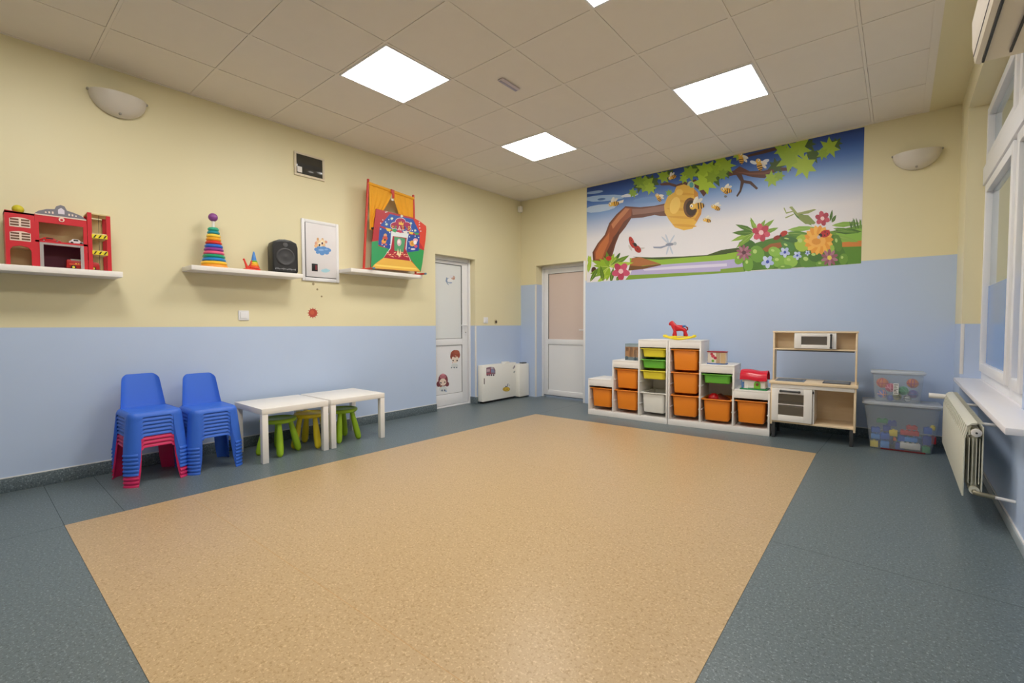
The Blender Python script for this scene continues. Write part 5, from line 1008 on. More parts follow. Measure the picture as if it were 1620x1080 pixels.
# ------------------------------------------------------------------ window
wn = struct(bpy.data.objects.new('window_1', None), 'wide white window with blue film on the lower panes'); COL.objects.link(wn)
b = MB(); fx0, fx1 = WX, WX + .07
for y0, y1, z0, z1 in ((WY0, WY0 + .05, WZ0, WZ1), (WY1 - .05, WY1, WZ0, WZ1), (3.68, 3.78, WZ0, WZ1), (WY0 + .05, 3.68, WZ0, WZ0 + .06), (3.78, WY1 - .05, WZ0, WZ0 + .06), (WY0 + .05, 3.68, WZ1 - .05, WZ1), (3.78, WY1 - .05, WZ1 - .05, WZ1)): b.box(fx0, y0, z0, fx1, y1, z1, M_UPVC, .004)
b.box(fx0 - .028, WY0 + .002, 2.10, fx1, WY1 - .012, 2.235, M_UPVC, .006)
b.build('window_frame', wn)
for y0, y1 in ((3.781, WY1 - .055), (WY0 + .03, 3.679)):
    for z0, z1, lower in ((WZ0 + .065, 2.095, True), (2.24, WZ1 - .055, False)):
        s = MB(); w = .062
        for a0, a1, c0, c1 in ((y0, y0 + w, z0, z1), (y1 - w, y1, z0, z1), (y0 + w, y1 - w, z0, z0 + w), (y0 + w, y1 - w, z1 - w, z1)): s.box(fx0 - .018, a0, c0, fx0 + .04, a1, c1, M_UPVC, .004)
        so = s.build('window_sash', wn)
        s = MB(); s.box(fx0 + .016, y0 + w - .006, z0 + w - .006, fx0 + .022, y1 - w + .006, z1 - w + .006, mat('window_glass', 'dfe8e6', .03, trans=.92, ior=1.5)); s.build('window_pane', so)
        if lower:
            s = MB(); s.box(fx0 + .011, y0 + w - .004, z0 + w - .004, fx0 + .015, y1 - w + .004, 1.35, mat('blue_window_film', '5f8fd0', .18, spec=.6)); s.build('blue_film', so)
b = MB(); b.box(4.735, 2.67, WZ0 - .028, 4.874, WY1 - .001, WZ0 + .002, mat('sill_laminate', 'e4e3ea', .25), .005); b.box(4.87, WY0 + .001, WZ0 - .027, 4.954, WY1 - .001, WZ0 + .0015, MATS['sill_laminate']); b.build('window_sill', wn)
# ------------------------------------------------------------------ ceiling lights and fittings
M_LED = mat('led_diffuser', 'ffffff', .4, emit=(LED_COLOUR, LED_STRENGTH))
LN = {(2, 2): 'square ceiling light panel nearest the fuse box, above the toy shelves', (5, 2): 'square ceiling light panel closest to the room corner', (5, 5): 'square ceiling light panel in front of the bee mural, nearest the window',
      (2, 5): 'square ceiling light panel cut by the top edge of the photo', (-1, 2): 'unseen square light panel added overhead for brightness on the toy shelf side', (-1, 5): 'unseen square light panel added overhead for brightness on the window side',
      (-4, 2): 'rearmost square ceiling light panel on the toy shelf side', (-4, 5): 'rearmost square ceiling light panel on the window side'}
for (i, j) in LIGHTS:
    cx, cy = gx(j) + .3, gy(i) + .3
    t = thing('ceiling_light', LN[(i, j)], 'ceiling light', (cx, cy, H), 0, 'square panel lights in the tiled ceiling')
    b = MB()
    for x0, y0, x1, y1 in ((-.29, -.29, .29, -.277), (-.29, .277, .29, .29), (-.29, -.277, -.277, .277), (.277, -.277, .29, .277)): b.box(x0, y0, -.004, x1, y1, .012, M_UPVC)
    b.build('light_frame', t)
    b = MB(); b.box(-.277, -.277, -.002, .277, .277, .004, M_LED); b.build('diffuser', t)
b = MB(); b.box(2.035, 2.665, H - .012, 2.085, 2.875, H - .001, mat('pale_lilac_plastic', 'd2c8ce', .5), .004); b.box(2.042, 2.672, H - .016, 2.062, 2.868, H - .012, mat('lilac_lens', 'aca6bc', .3), .002)
tag(b.build('emergency_light'), 'small flat lilac-grey strip fitting on a ceiling tile', 'emergency light')
b = MB(); b.box(.015, 5.375, 2.745, .075, 5.435, 2.835, M_WHITE2, .012, 3); b.ball((.066, 5.385, 2.785), .02, M_WHITE, 12, 8); b.box(.0, 5.40, 2.80, .02, 5.42, 2.83, M_WHITE2)
tag(b.build('motion_sensor'), 'small white motion sensor high in the room corner', 'sensor')
def sconce(name_label, loc, rz, w=.165):
    t = thing('wall_sconce', name_label, 'wall light', loc, rz, 'frosted half-bowl wall lights')
    gl = mat('sconce_glass', 'd6cfc4', .35, spec=.5)
    grid = []
    for r in range(9):
        v = r / 8; row = []
        for k in range(17):
            a = PI * k / 16; x = -w * math.cos(a) * math.sin(v * PI / 2 + .0001); d = .115 * math.sin(a) * math.sin(v * PI / 2); z = -.15 * math.cos(v * PI / 2) * (1 if v < 1 else 1)
            row.append((x, -d - .012, z * (1 - .0 * k)))
        grid.append(row)
    b = MB(); b.shell(grid, .004, gl); b.build('glass_shade', t)
    b = MB(); b.box(-.06, -.012, -.12, .06, 0, -.02, M_WHITE, .003); b.build('back_plate', t)
    for x, z, d in ((-w, -.004, .01), (w, -.004, .01), (0, -.136, .056)):
        b = MB(); b.lathe([(.004, 0), (.009, -.004), (.009, -.014), (.005, -.018)], M_STEEL, 12, (x, -d, z), 'y'); b.build('clip', t)
sconce('frosted half-bowl wall light above the red toy fire station', (0, .79, 2.735), PI / 2)
sconce('frosted half-bowl wall light on the back wall right of the bee mural', (4.49, D, 2.585), 0)
# ------------------------------------------------------------------ mural
def hexmix(a, b_, t): return tuple(x * (1 - t) + y * t for x, y in zip(lin(a), lin(b_)))
stops = [(0, 'e6e2e6'), (.46, 'e0dee4'), (.58, 'bcc6de'), (.70, '86a6d8'), (.82, '4c76be'), (.92, '2c539f'), (1, '223f86')]
def sky(t, s):
    for (a, ca), (b_, cb) in zip(stops, stops[1:]):
        if t <= b_: return hexmix(ca, cb, (t - a) / (b_ - a))
    return lin(stops[-1][1])
MX0, MX1, MZ0, MZ1 = 1.143, 4.115, 1.645, 2.912
ex = []
for r in range(24):
    for c in range(6):
        a0, a1, t0, t1 = c / 6, (c + 1) / 6, r / 24, (r + 1) / 24
        q = [(MX0 + (MX1 - MX0) * a, MZ0 + (MZ1 - MZ0) * t) for a, t in ((a0, t0), (a1, t0), (a1, t1), (a0, t1))]
        ex.append((q, [sky(t0, a0), sky(t0, a1), sky(t1, a1), sky(t1, a0)]))
t = thing('wall_mural', 'wide printed wall mural of bees, hive, tree branch and flowers', 'mural', (0, D, 0))
b = MB(); b.box(MX0, -.0015, MZ0, MX1, 0, MZ1, mat('vinyl_backing', 'e2e0e2', .5)); b.build('vinyl_backing', t)
art_mesh('printed_picture', ART['MURAL'], lambda a, c, h: (a, -.0018 - h, c), t, extra=ex)
# ------------------------------------------------------------------ left wall fittings
t = thing('electrical_cabinet', 'white flat wall cabinet with bear and cloud sticker', 'electrical cabinet', (0, 2.31, 1.8))
y0, y1, z0, z1 = -.19, .19, -.295, .295; b = MB()
for a0, a1, c0, c1 in ((y0, y0 + .03, z0, z1), (y1 - .03, y1, z0, z1), (y0 + .03, y1 - .03, z0, z0 + .035), (y0 + .03, y1 - .03, z1 - .03, z1)): b.box(0, a0, c0, .02, a1, c1, M_UPVC, .004)
b.box(0, y0 + .03, z0 + .03, .006, y1 - .03, z1 - .03, M_BLACK); b.build('cabinet_frame', t)
b = MB(); b.box(.007, y0 + .036, z0 + .041, .026, y1 - .033, z1 - .033, mat('white_cabinet_door', 'e0dde0', .35), .002); dd = b.build('cabinet_door', t)
b = MB(); b.box(.024, -.1, -.2, .0275, -.04, -.127, M_BLACK, .001); b.box(.027, -.066, -.185, .028, -.048, -.14, mat('dark_red_label', '7a2c34', .4)); b.build('inspection_window', dd)
art_mesh('bear_sticker', ART['BEAR'], lambda a, c, h: (.0262 + h, a - 2.31, c - 1.8), dd); art_mesh('cloud_sticker', ART['CLOUDLET'], lambda a, c, h: (.0262 + h, a - 2.31, c - 1.8), dd)
t = thing('fuse_box', 'flush fuse box with smoked window high on the yellow wall', 'fuse box', (0, 2.215, 2.605)); b = MB()
for a0, a1, c0, c1 in ((-.15, .15, -.112, -.09), (-.15, .15, .09, .108), (-.15, -.128, -.09, .09), (.128, .15, -.09, .09)): b.box(0, a0, c0, .014, a1, c1, mat('cream_plastic', 'd8ccb4', .4), .003)
b.build('fuse_box_frame', t)
b = MB(); b.box(0, -.128, -.09, .009, .128, .09, mat('smoked_plastic', '3f3d37', .12), .001); b.build('smoked_cover', t)
b = MB(); b.box(.003, -.118, -.03, .0095, .118, .012, mat('breaker_row', '24231f', .4)); b.box(.009, -.12, -.078, .0098, -.075, -.025, M_WHITE); b.build('breaker_row', t)
t = thing('light_switch', 'white wall switch just above the blue dado, behind the tables', 'light switch', (0, 1.6, 1.162)); b = MB(); b.box(0, -.043, -.043, .009, .043, .043, M_UPVC, .004); b.build('switch_plate', t)
b = MB(); b.box(.008, -.028, -.028, .014, .028, .028, M_UPVC, .003); b.build('switch_rocker', t)
t = thing('light_switch', 'small white wall switch beside the side door', 'light switch', (0, 4.69, 1.145)); b = MB(); b.box(0, -.043, -.05, .009, .043, .036, M_UPVC, .004); b.build('switch_plate', t)
b = MB(); b.box(.008, -.028, -.035, .014, .028, .022, M_UPVC, .003); b.build('switch_rocker', t)
t = thing('wall_socket', 'small dark round wall outlet right of the small switch', 'socket', (0, 4.9, 1.118)); b = MB(); b.lathe([(.035, 0), (.035, .004), (.03, .006)], mat('beige_ring', 'cfc49c', .5), 18, (0, 0, 0), 'x'); b.build('socket_ring', t)
b = MB(); b.lathe([(.02, .005), (.02, .012), (.012, .014)], mat('dark_brown_plastic', '4a3a2c', .5), 14, (0, 0, 0), 'x'); b.build('socket_core', t)
tag(art_mesh('sun_sticker', ART['SUN'], PX(.0004)), 'orange-red sun sticker on the yellow wall under the white cabinet', 'sticker')
for y, z, r, lb in ((2.235, 1.478, .013, 'small grey-brown dot sticker directly under the white cabinet'), (2.275, 1.427, .010, 'middle one of three dot stickers under the white cabinet'), (2.318, 1.36, .009, 'lowest of three dot stickers, above the sun sticker')):
    b = MB(); b.lathe([(r, 0), (r, .0008)], mat('grey_brown_print', '9c8c66', .6), 12, (0, y, z), 'x'); tag(b.build('dot_sticker'), lb, 'sticker', 'dot stickers under the white cabinet')
def shelf(y0, y1, z0, z1, label):
    b = MB(); b.box(0, y0, z0, .24, y1, z1, M_WHITE, .002); tag(b.build('wall_shelf'), label, 'shelf', 'white floating wall shelves')
shelf(-.42, .745, 1.412, 1.450, 'white floating shelf carrying the red toy fire station')
shelf(1.155, 2.02, 1.504, 1.540, 'white floating shelf carrying the ring tower and black speaker')
shelf(2.50, 3.39, 1.604, 1.640, 'white floating shelf carrying the puppet theatre')
# ------------------------------------------------------------------ toy fire station
RED = mat('red_painted_wood', 'c8202f', .4); CREAM = mat('cream_painted_wood', 'e8d2c4', .4); GREY = mat('grey_painted_wood', 'a8a0a0', .5); MAR = mat('maroon_painted_wood', '5c1230', .5); PLY = mat('pale_ply', 'd8c48e', .5)
t = thing('toy_fire_station', 'red wooden toy fire station with lift tower on the left shelf', 'toy building', (0, 0, 1.4505))
z = lambda a: a - 1.4505
b = MB(); bx = .05; fx = .195
# left tower with arched opening
pts = [(.198, 0), (.216, 0), (.216, .095), (.228, .115), (.262, .125), (.296, .115), (.308, .095), (.308, 0), (.326, 0), (.326, .328), (.198, .336)]
b.prism(pts, fx - .01, fx, RED, 'x'); b.box(bx, .198, 0, fx - .01, .206, .334, RED); b.box(bx, .318, 0, fx - .01, .326, .326, RED); b.box(bx, .198, .32, fx, .326, .331, MAR)
b.box(bx, .206, 0, bx + .006, .318, .32, PLY); b.box(bx, .206, .115, fx - .01, .318, .123, PLY); b.build('left_tower', t)
for wz in (.178, .263):
    b = MB(); cy = .262; w = .045; h = .05
    arch = lambda u: .01 * (1 - u * u)
    up = [(cy + w * u, wz + h / 2 + arch(u)) for u in (1, .6, .2, -.2, -.6, -1)]; b.prism([(cy - w, wz - h / 2), (cy + w, wz - h / 2)] + up, fx, fx + .0016, CREAM, 'x')
    for s in (-1, 1):
        for k in range(3):
            zz = wz - h / 2 + .007 + k * .0165; b.box(fx + .0012, cy + (s * .0235) - .0185, zz, fx + .0026, cy + (s * .0235) + .0185, zz + .0105, mat('window_shade_brown', '6e4c3a', .5))
    b.build('toy_window', t)
b = MB(); b.box(bx, .326, 0, bx + .006, .572, .33, PLY); b.box(bx, .326, .158, fx, .572, .170, RED); b.box(fx - .008, .3265, .285, fx, .5715, .334, RED); b.box(bx, .3265, .328, fx - .008, .5715, .334, RED)
b.box(fx - .01, .326, 0, fx, .345, .285, RED); b.box(fx - .01, .553, 0, fx, .572, .285, RED); b.box(bx + .006, .345, 0, bx + .01, .553, .158, MAR); b.box(bx, .345, 0, fx - .01, .347, .158, MAR); b.build('garage', t)
b = MB(); b.box(fx, .345, 0, fx + .003, .362, .158, GREY); b.box(fx, .362, .145, fx + .003, .538, .158, GREY); b.box(fx, .536, 0, fx + .003, .553, .158, GREY); b.build('garage_door_frame', t)
b = MB(); P = [(.33, .34), (.346, .355), (.382, .372), (.419, .378), (.427, .398), (.448, .41), (.466, .405), (.477, .379), (.506, .372), (.544, .358), (.567, .338), (.569, .33), (.33, .33)]
b.prism(P, fx - .006, fx + .0012, mat('slate_painted_wood', '77757f', .5), 'x')
for yy, hh in ((.378, .008), (.394, .012), (.41, .014), (.487, .014), (.503, .012), (.52, .008)): b.box(fx + .001, yy - .004, .347, fx + .0022, yy + .004, .347 + hh, CREAM)
b.prism([(.435, .352), (.465, .352), (.465, .378), (.45, .392), (.435, .378)], fx + .001, fx + .0024, mat('lilac_print', 'd8cfdc', .5), 'x')
b.box(fx + .001, .33, .329, fx + .0026, .57, .336, CREAM); b.lathe([(.014, 0), (.014, .003)], CREAM, 14, (fx + .001, .45, .315), 'x'); b.lathe([(.008, .003), (.0, .0045)], RED, 8, (fx + .001, .45, .313), 'x'); b.build('roof_crest', t)
b = MB(); b.box(fx - .012, .575, 0, fx + .002, .597, .388, RED); b.box(fx - .012, .672, 0, fx + .002, .694, .378, RED); b.box(bx, .575, 0, bx + .012, .597, .385, RED); b.box(bx, .672, 0, bx + .012, .694, .378, RED); b.box(bx, .575, .378, fx, .694, .386, PLY)
for zz in (.13, .245): b.box(bx, .575, zz, fx, .694, zz + .008, PLY)
b.box(bx, .597, 0, bx + .004, .672, .37, PLY); b.build('lift_tower', t)
for zz in (.108, .218):
    b = MB(); b.box(bx + .02, .598, zz, fx + .004, .672, zz + .005, PLY); b.box(fx + .004, .595, zz, fx + .007, .675, zz + .026, mat('hazard_yellow', 'e6d22c', .4))
    for k in range(3): y = .6 + k * .026; b.prism([(y, zz + .003), (y + .008, zz + .003), (y + .02, zz + .023), (y + .012, zz + .023)], fx + .007, fx + .0078, M_BLACK, 'x')
    b.build('lift_platform', t)
b = MB(); b.tube([(fx - .02, .635, .002), (fx - .02, .635, .38)], .0012, M_DARK, 6); b.build('lift_cord', t)
def toy_car(label, loc, rz, L, Hh, Wd, body, roof, wheel, name='toy_car', boxy=False, marks=None):
    t = thing(name, label, 'toy car', loc, rz); b = MB(); r = Hh * .22
    if boxy: pr = [(-L / 2, r * .6), (L / 2, r * .6), (L / 2, Hh * .55), (L / 2 - .004, Hh * .85), (L * .22, Hh), (-L / 2 + .002, Hh)]
    else: pr = [(-L / 2, r * .7), (L / 2, r * .7), (L / 2, Hh * .45), (L * .3, Hh * .58), (L * .12, Hh), (-L * .25, Hh), (-L * .42, Hh * .62), (-L / 2, Hh * .55)]
    b.prism(pr, -Wd / 2, Wd / 2, body, 'y', .0015); b.build('car_body', t)
    b = MB(); zz = Hh * .62
    if boxy: b.box(-L * .42, -Wd / 2 - .0008, Hh * .45, L * .2, Wd / 2 + .0008, Hh * .62, roof)
    else: b.box(-L * .2, -Wd / 2 - .0008, zz, L * .12, Wd / 2 + .0008, Hh * .9, roof)
    b.build('car_window' if not boxy else 'side_stripe', t)
    for sx in (-1, 1):
        for sy in (-1, 1):
            b = MB(); b.lathe([(r, -.004), (r, .004)], M_BLACK, 14, (sx * L * .3, sy * (Wd / 2 + .001), r), 'y'); b.lathe([(r * .55, -.005), (r * .55, .005)], wheel, 10, (sx * L * .3, sy * (Wd / 2 + .001), r), 'y'); b.build('wheel', t)
    if marks: marks(t)
    return t
toy_car('low red toy sports car on the fire station upper deck', (.13, .395, 1.6208), PI / 2 + .15, .105, .028, .045, mat('glossy_red', 'b8181c', .25), M_BLACK, M_STEEL)
toy_car('small black and white toy police car on the fire station upper deck', (.14, .525, 1.6208), PI / 2 - .1, .075, .032, .04, mat('glossy_white', 'e6e6ea', .3), M_BLACK, M_DARK)
def truck_marks(t):
    b = MB()
    for sy in (-1, 1): b.box(-.06, sy * .0275 - .001, .058, .055, sy * .0275 + .001, .062, M_STEEL)
    b.box(-.06, -.01, .064, .05, .01, .069, M_STEEL)
    for k in range(6): b.box(-.04 + k * .013, .0272, .034 + (k % 2) * .002, -.033 + k * .013, .0282, .041, mat('yellow_print', 'f0c040', .4)); b.box(-.04 + k * .013, -.0282, .034 + (k % 2) * .002, -.033 + k * .013, -.0272, .041, MATS['yellow_print'])
    b.build('ladder_rails', t)
toy_car('red toy fire truck with yellow wheels parked in the fire station garage', (.155, .55, 1.4506), PI / 2, .165, .062, .054, mat('truck_red', 'a81c1c', .3), mat('orange_stripe', 'c85030', .4), mat('yellow_wheel', 'd8cc40', .4), 'toy_fire_truck', True, truck_marks)
b = MB(); b.ball((.10, .262, 1.8125), .028, mat('yellow_green_ball', 'cfc22e', .5)); tag(b.build('toy_ball'), 'yellow-green ball lying on top of the toy fire station', 'ball')
# ------------------------------------------------------------------ shelf 2 toys
t = thing('ring_stacking_toy', 'tall rainbow ring stacking tower with purple ball on top', 'stacking toy', (.125, 1.345, 1.5405), 0)
b = MB(); b.tube([(0, 0, 0), (0, 0, .39)], .011, M_WHITE, 12); b.lathe([(.098, 0), (.098, .008), (.09, .022), (.02, .022)], mat('orange_base_plastic', 'f09a28', .35), 28); b.build('base_peg', t)
rc = [('f2c23a', .092), ('2f86d0', .083), ('1f9a72', .079), ('e8608c', .073), ('8a3c98', .069), ('2f6fd6', .064), ('d83a2c', .058), ('f0a830', .053), ('f2d050', .05), ('1f8fa0', .044), ('35b090', .04)]
zz = .022
for c, r in rc:
    hh = .027; b = MB(); b.lathe([(.012, zz), (r - .008, zz), (r, zz + hh * .3), (r, zz + hh * .6), (r - .008, zz + hh), (.012, zz + hh)], mat('ring_' + c, c, .3), 24); b.build('ring', t); zz += hh + .0005
b = MB(); b.ball((0, 0, .408), .034, mat('purple_plastic', '8c4a94', .3)); b.build('purple_ball', t)
t = thing('small_stacking_toy', 'small red snail-like stacking toy with blue cone', 'stacking toy', (.13, 1.628, 1.5405), 0)
b = MB(); rd = mat('toy_red', 'd83a28', .35); b.box(-.035, -.06, 0, .035, .06, .022, rd, .01, 3); b.tube([(0, -.035, .015), (0, -.045, .05), (0, -.06, .09)], [.014, .009, .006], rd, 10); b.ball((0, -.062, .093), .009, rd); b.tube([(.01, -.03, .02), (.012, -.012, .055), (.012, -.005, .088)], [.014, .009, .006], rd, 10); b.build('toy_body', t)
zz = .022
for c, r, hh in (('e8502c', .044, .018), ('f09a28', .038, .018), ('f0cc34', .032, .018), ('6cb03c', .027, .014)):
    b = MB(); b.lathe([(r - .004, zz), (r, zz + hh / 2), (r - .004, zz + hh)], mat('sring_' + c, c, .35), 20, (0, .018, 0)); b.build('ring', t); zz += hh
b = MB(); b.lathe([(.021, zz), (.018, zz + .02), (.006, zz + .075), (.002, zz + .079)], mat('blue_cone', '3a7fd0', .3), 18, (0, .018, 0)); b.build('cone', t)
t = thing('portable_speaker', 'black portable loudspeaker on the middle wall shelf', 'speaker', (.11, 1.9, 1.5405), PI / 2 - .12)
SPK = mat('speaker_black', '1b1b1c', .38); b = MB()
prof = [(-.108, .02), (-.095, .0), (.095, 0), (.108, .02), (.108, .235), (.098, .275), (.05, .296), (0, .302), (-.05, .296), (-.098, .275), (-.108, .235)]
b.prism(prof, -.07, .07, SPK, 'y', .008); b.build('speaker_body', t)
b = MB(); b.prism([(x * .86, .018 + z_ * .88) for x, z_ in prof], -.074, -.068, mat('speaker_grille', '2a2a2c', .7, bump=.8, scale=400), 'y'); b.build('grille', t)
b = MB(); b.lathe([(.078, -.073), (.078, -.079), (.068, -.082), (.05, -.076), (.02, -.079), (.0, -.082)], mat('speaker_cone', '3a3a3d', .5), 28, (0, 0, .145), 'y'); b.build('speaker_cone', t)
b = MB(); b.lathe([(.02, -.073), (.02, -.077), (.0, -.078)], mat('tweeter_grey', '4c4c50', .4), 16, (0, 0, .252), 'y'); b.build('tweeter', t)
b = MB()
for k in range(16): b.box(-.088 + k * .011, -.0755, .03 + .004 * abs(math.sin(k * 2.1)), -.081 + k * .011, -.074, .042 + .003 * math.sin(k * 1.3), mat('silver_print', '8c8c90', .4))
b.build('printed_band', t)
# ------------------------------------------------------------------ puppet theatre
t = thing('puppet_theatre', 'folding puppet theatre with red poles, orange curtain and printed front', 'puppet theatre', (0, 0, 1.6405)); dz = 1.6405
RP = mat('red_pole', 'cc3a2c', .35); OC = mat('orange_cloth', 'eeaa28', .7, bump=.3, scale=80)
A0, A1, B0, B1 = (.14, 2.705, .012), (.15, 2.765, .945), (.14, 3.375, .012), (.15, 3.345, .905)
for p, q in ((A0, A1), (B0, B1)):
    b = MB(); b.tube([p, q], .0125, RP, 12); b.build('pole', t)
for y in (2.705, 3.375):
    b = MB(); b.tube([(.03, y - .02, .0115), (.29, y + .015, .0115)], .011, RP, 12); f = b.build('foot', t)
    b = MB(); b.tube([(.285, y + .0145, .0115), (.305, y + .017, .0115)], .0115, mat('blue_cap', '5d7f9a', .4), 12); b.build('end_cap', f)
b = MB(); b.tube([(.15, 2.762, .905), (.15, 3.347, .865)], .016, OC, 12); b.build('top_rod', t)
for side in (0, 1):
    grid = []
    for r in range(13):
        v = r / 12; row = []
        for k in range(25):
            u = k / 24
            if side == 0: y = 2.775 + u * (.285 - .22 * min(1, v * 1.25) ** 1.3)
            else: y = 3.335 - (1 - u) * (.285 - .13 * min(1, v * 1.3))
            top = .9 - (y - 2.765) * .068; row.append((.15 + .012 * math.sin(u * 26) * (.4 + .6 * v), y, top - v * (.47 if side == 0 else .40)))
        grid.append(row)
    b = MB(); b.shell(grid, .002, OC); b.build('curtain', t)
b = MB(); b.prism([(3.03, .90), (3.075, .895), (3.075, .815), (3.05, .80), (3.045, .86), (3.032, .86)], .164, .172, RP, 'x', .002); b.box(.163, 3.038, .78, .171, 3.062, .80, M_WHITE, .002); b.build('red_clip', t)
XB = .17
OUTL = [tuple(int(q) / 1000 for q in w.split(',')) for w in ART['BANNER'].split('\n')[0].split('|')[2].split()]
b = MB(); b.prism([(a, max(c - dz, .003)) for a, c in OUTL], XB - .012, XB, mat('red_banner_cloth', 'a82c28', .7), 'x', .003); b.build('banner', t)
art_mesh('printed_front', ART['BANNER'], lambda a, c, h: (XB + .0006 + h * .6, a, max(c - dz, .004)), t)
b = MB(); text_pts = 'ТЕАТЪР'
TC = ['e8c838', '3aa060', 'f0e8d8', 'e8c838', '4c90d8', 'f0d048']
for k, ch in enumerate(text_pts): text_mesh(b, ch, .060, lambda x, y, k=k: (XB + .0045, 3.045 + k * .044 + x, 2.103 - dz + k * .006 + y), mat('letter_' + TC[k], TC[k], .5))
b.build('lettering', t)
b = MB(); b.tube([(.16, 2.83, .46), (.155, 2.80, .44)], .012, M_BLACK, 10); b.box(.145, 2.79, .43, .165, 2.82, .455, M_BLACK, .004); b.build('black_clamp', t)
b = MB(); b.lathe([(.001, .0), (.055, .0), (.052, .012), (.02, .014), (.001, .014)], M_WHITE, 20, (.10, 3.04, 1.6405)); tag(b.build('white_dish'), 'small white dish on the shelf under the puppet theatre', 'dish')
# ------------------------------------------------------------------ stacking chairs
AH, BH, RC, SH, SPL = .165, .146, .045, .282, .045
def perim(n_arc=6, n_st=10):
    """outline of the seat as (x, y, nx, ny, distance along perimeter to nearest corner middle, corner id)"""
    pts = []; arc = RC * PI / 2
    cs = [(AH - RC, BH - RC, 0), (-AH + RC, BH - RC, 90), (-AH + RC, -BH + RC, 180), (AH - RC, -BH + RC, 270)]
    for ci, (cx, cy, a0) in enumerate(cs):
        for k in range(n_arc + 1):
            a = math.radians(a0 + 90 * k / n_arc); pts.append((cx + RC * math.cos(a), cy + RC * math.sin(a), math.cos(a), math.sin(a), abs(k / n_arc - .5) * arc, ci))
        nx, ny, na = cs[(ci + 1) % 4]; a = math.radians(a0 + 90)
        p0 = (cx + RC * math.cos(a), cy + RC * math.sin(a)); p1 = (nx + RC * math.cos(a), ny + RC * math.sin(a)); L = math.hypot(p1[0] - p0[0], p1[1] - p0[1])
        for k in range(1, n_st):
            u = k / n_st; u = .5 - .5 * math.cos(u * PI) if False else u; d = min(u, 1 - u) * L + arc / 2
            pts.append((p0[0] + (p1[0] - p0[0]) * u, p0[1] + (p1[1] - p0[1]) * u, math.cos(a), math.sin(a), d, ci if u < .5 else (ci + 1) % 4))
    return pts
PER = perim(8, 26)
ZS = .236
def zbot(d):
    if d <= .030: return 0
    t_ = min(1, (d - .030) / .034); return .250 * (1 - (1 - t_) ** 3)
def off(z): return .006 + (SH - z) / SH * .030 if z < SH - .02 else .006 - .018 * ((z - SH + .02) / .02) ** 2
def at_z(p, z): o = off(z); return (p[0] + p[2] * o, p[1] + p[3] * o, z)
def chair_proto(name, label, m):
    t = thing(name, label, 'chair'); n = len(PER)
    # seat with its rolled edge and apron
    rows = []
    for zi in (SH, SH - .004, SH - .01, SH - .02, None, None, None):
        rows.append([at_z(p, zi) for p in PER] if zi is not None else None)
    for k, f in ((4, .35), (5, .7), (6, 1.0)): rows[k] = [at_z(p, (SH - .02) * (1 - f) + max(zbot(p[4]), ZS) * f) for p in PER]
    b = MB(); b.shell(rows[::-1], -.0026, m, closed=True)
    top = []
    for s_ in (1.0, .8, .55, .25, .02): top.append([(p[0] * s_ + p[2] * off(SH) * s_, p[1] * s_ + p[3] * off(SH) * s_, SH - .008 * (1 - s_) * (1.2 if s_ < .9 else 1)) for p in PER])
    b.rings(top, m, False, True); b.rings([[(x, y, z - .0035) for x, y, z in r] for r in top[::-1]], m, True, False)
    b.build('seat', t, angle=50)
    for ci in range(4):
        idx = [i for i in range(n) if PER[i][5] == ci and zbot(PER[i][4]) < ZS - .002]
        # order along the outline
        brk = next((k for k in range(len(idx) - 1) if idx[k + 1] - idx[k] > 1), None)
        if brk is not None: idx = idx[brk + 1:] + idx[:brk + 1]
        cols = [PER[i] for i in idx]; rows = []
        for r in range(9):
            f = r / 8; rows.append([at_z(p, zbot(p[4]) * (1 - f) + (ZS + .001) * f) for p in cols])
        b = MB(); b.shell(rows, -.0026, m)
        foot = [p for p in cols if zbot(p[4]) == 0]; fr = [[(p[0] + p[2] * (off(z_) + e), p[1] + p[3] * (off(z_) + e), z_) for p in foot] for z_, e in ((0, .0035), (.004, .0042), (.009, .0035), (.0125, .0004))]
        b.shell(fr, -.003, m); b.build('leg', t, angle=50)
    grid = []
    vs = [0, .12, .25, .4, .55, .68, .78, .85, .90, .94, .97, .985, .995]
    for v in vs:
        hw = .132 - .026 * v; hf = hw
        if v > .82: hw -= .042 * (1 - math.sqrt(max(0, 1 - ((v - .82) / .18) ** 2)))
        z = SH - .014 + v * .250; xb = -AH + .020 - v * .064
        row = []
        for k in range(17):
            u = -1 + k / 8; uu = hw * u / hf; fl = max(0, abs(uu) - .78) / .22; row.append((xb + .012 * uu * uu + .016 * fl * fl, hw * u, z))
        grid.append(row)
    b = MB(); b.shell(grid, .003, m); b.build('backrest', t, angle=50)
    return t
ORD = ['lowest', 'second from the bottom', 'third from the bottom', 'fourth from the bottom', 'fifth from the bottom', 'sixth from the bottom', 'seventh from the bottom', 'second from the top', 'topmost']
blue0 = chair_proto('plastic_chair', 'blue', M_CHB); pink0 = chair_proto('plastic_chair', 'pink', M_CHP)
PIT = .0258; usedb = usedp = False
def place_chair(proto, used, loc, rz, label, group):
    if not used: proto.location = loc; proto.rotation_euler = (0, 0, rz); proto['label'] = label; proto['group'] = group; return proto
    return copy_thing(proto, loc, rz, label, group)
for k in range(9):
    pink = k < 3; lb = 'small %s plastic chair, %s of the left chair stack' % ('pink' if pink else 'blue', ORD[k])
    place_chair(pink0 if pink else blue0, usedp if pink else usedb, (.335, .848, k * PIT + .0002), .04, lb, 'chairs in the left stack')
    if pink: usedp = True
    else: usedb = True
ORD8 = ORD[:6] + ['second from the top', 'topmost']
for k in range(8):
    place_chair(blue0, True, (.352, 1.205, k * PIT + .0002), .0, 'small blue plastic chair, %s of the all-blue right chair stack' % ORD8[k], 'chairs in the right stack')
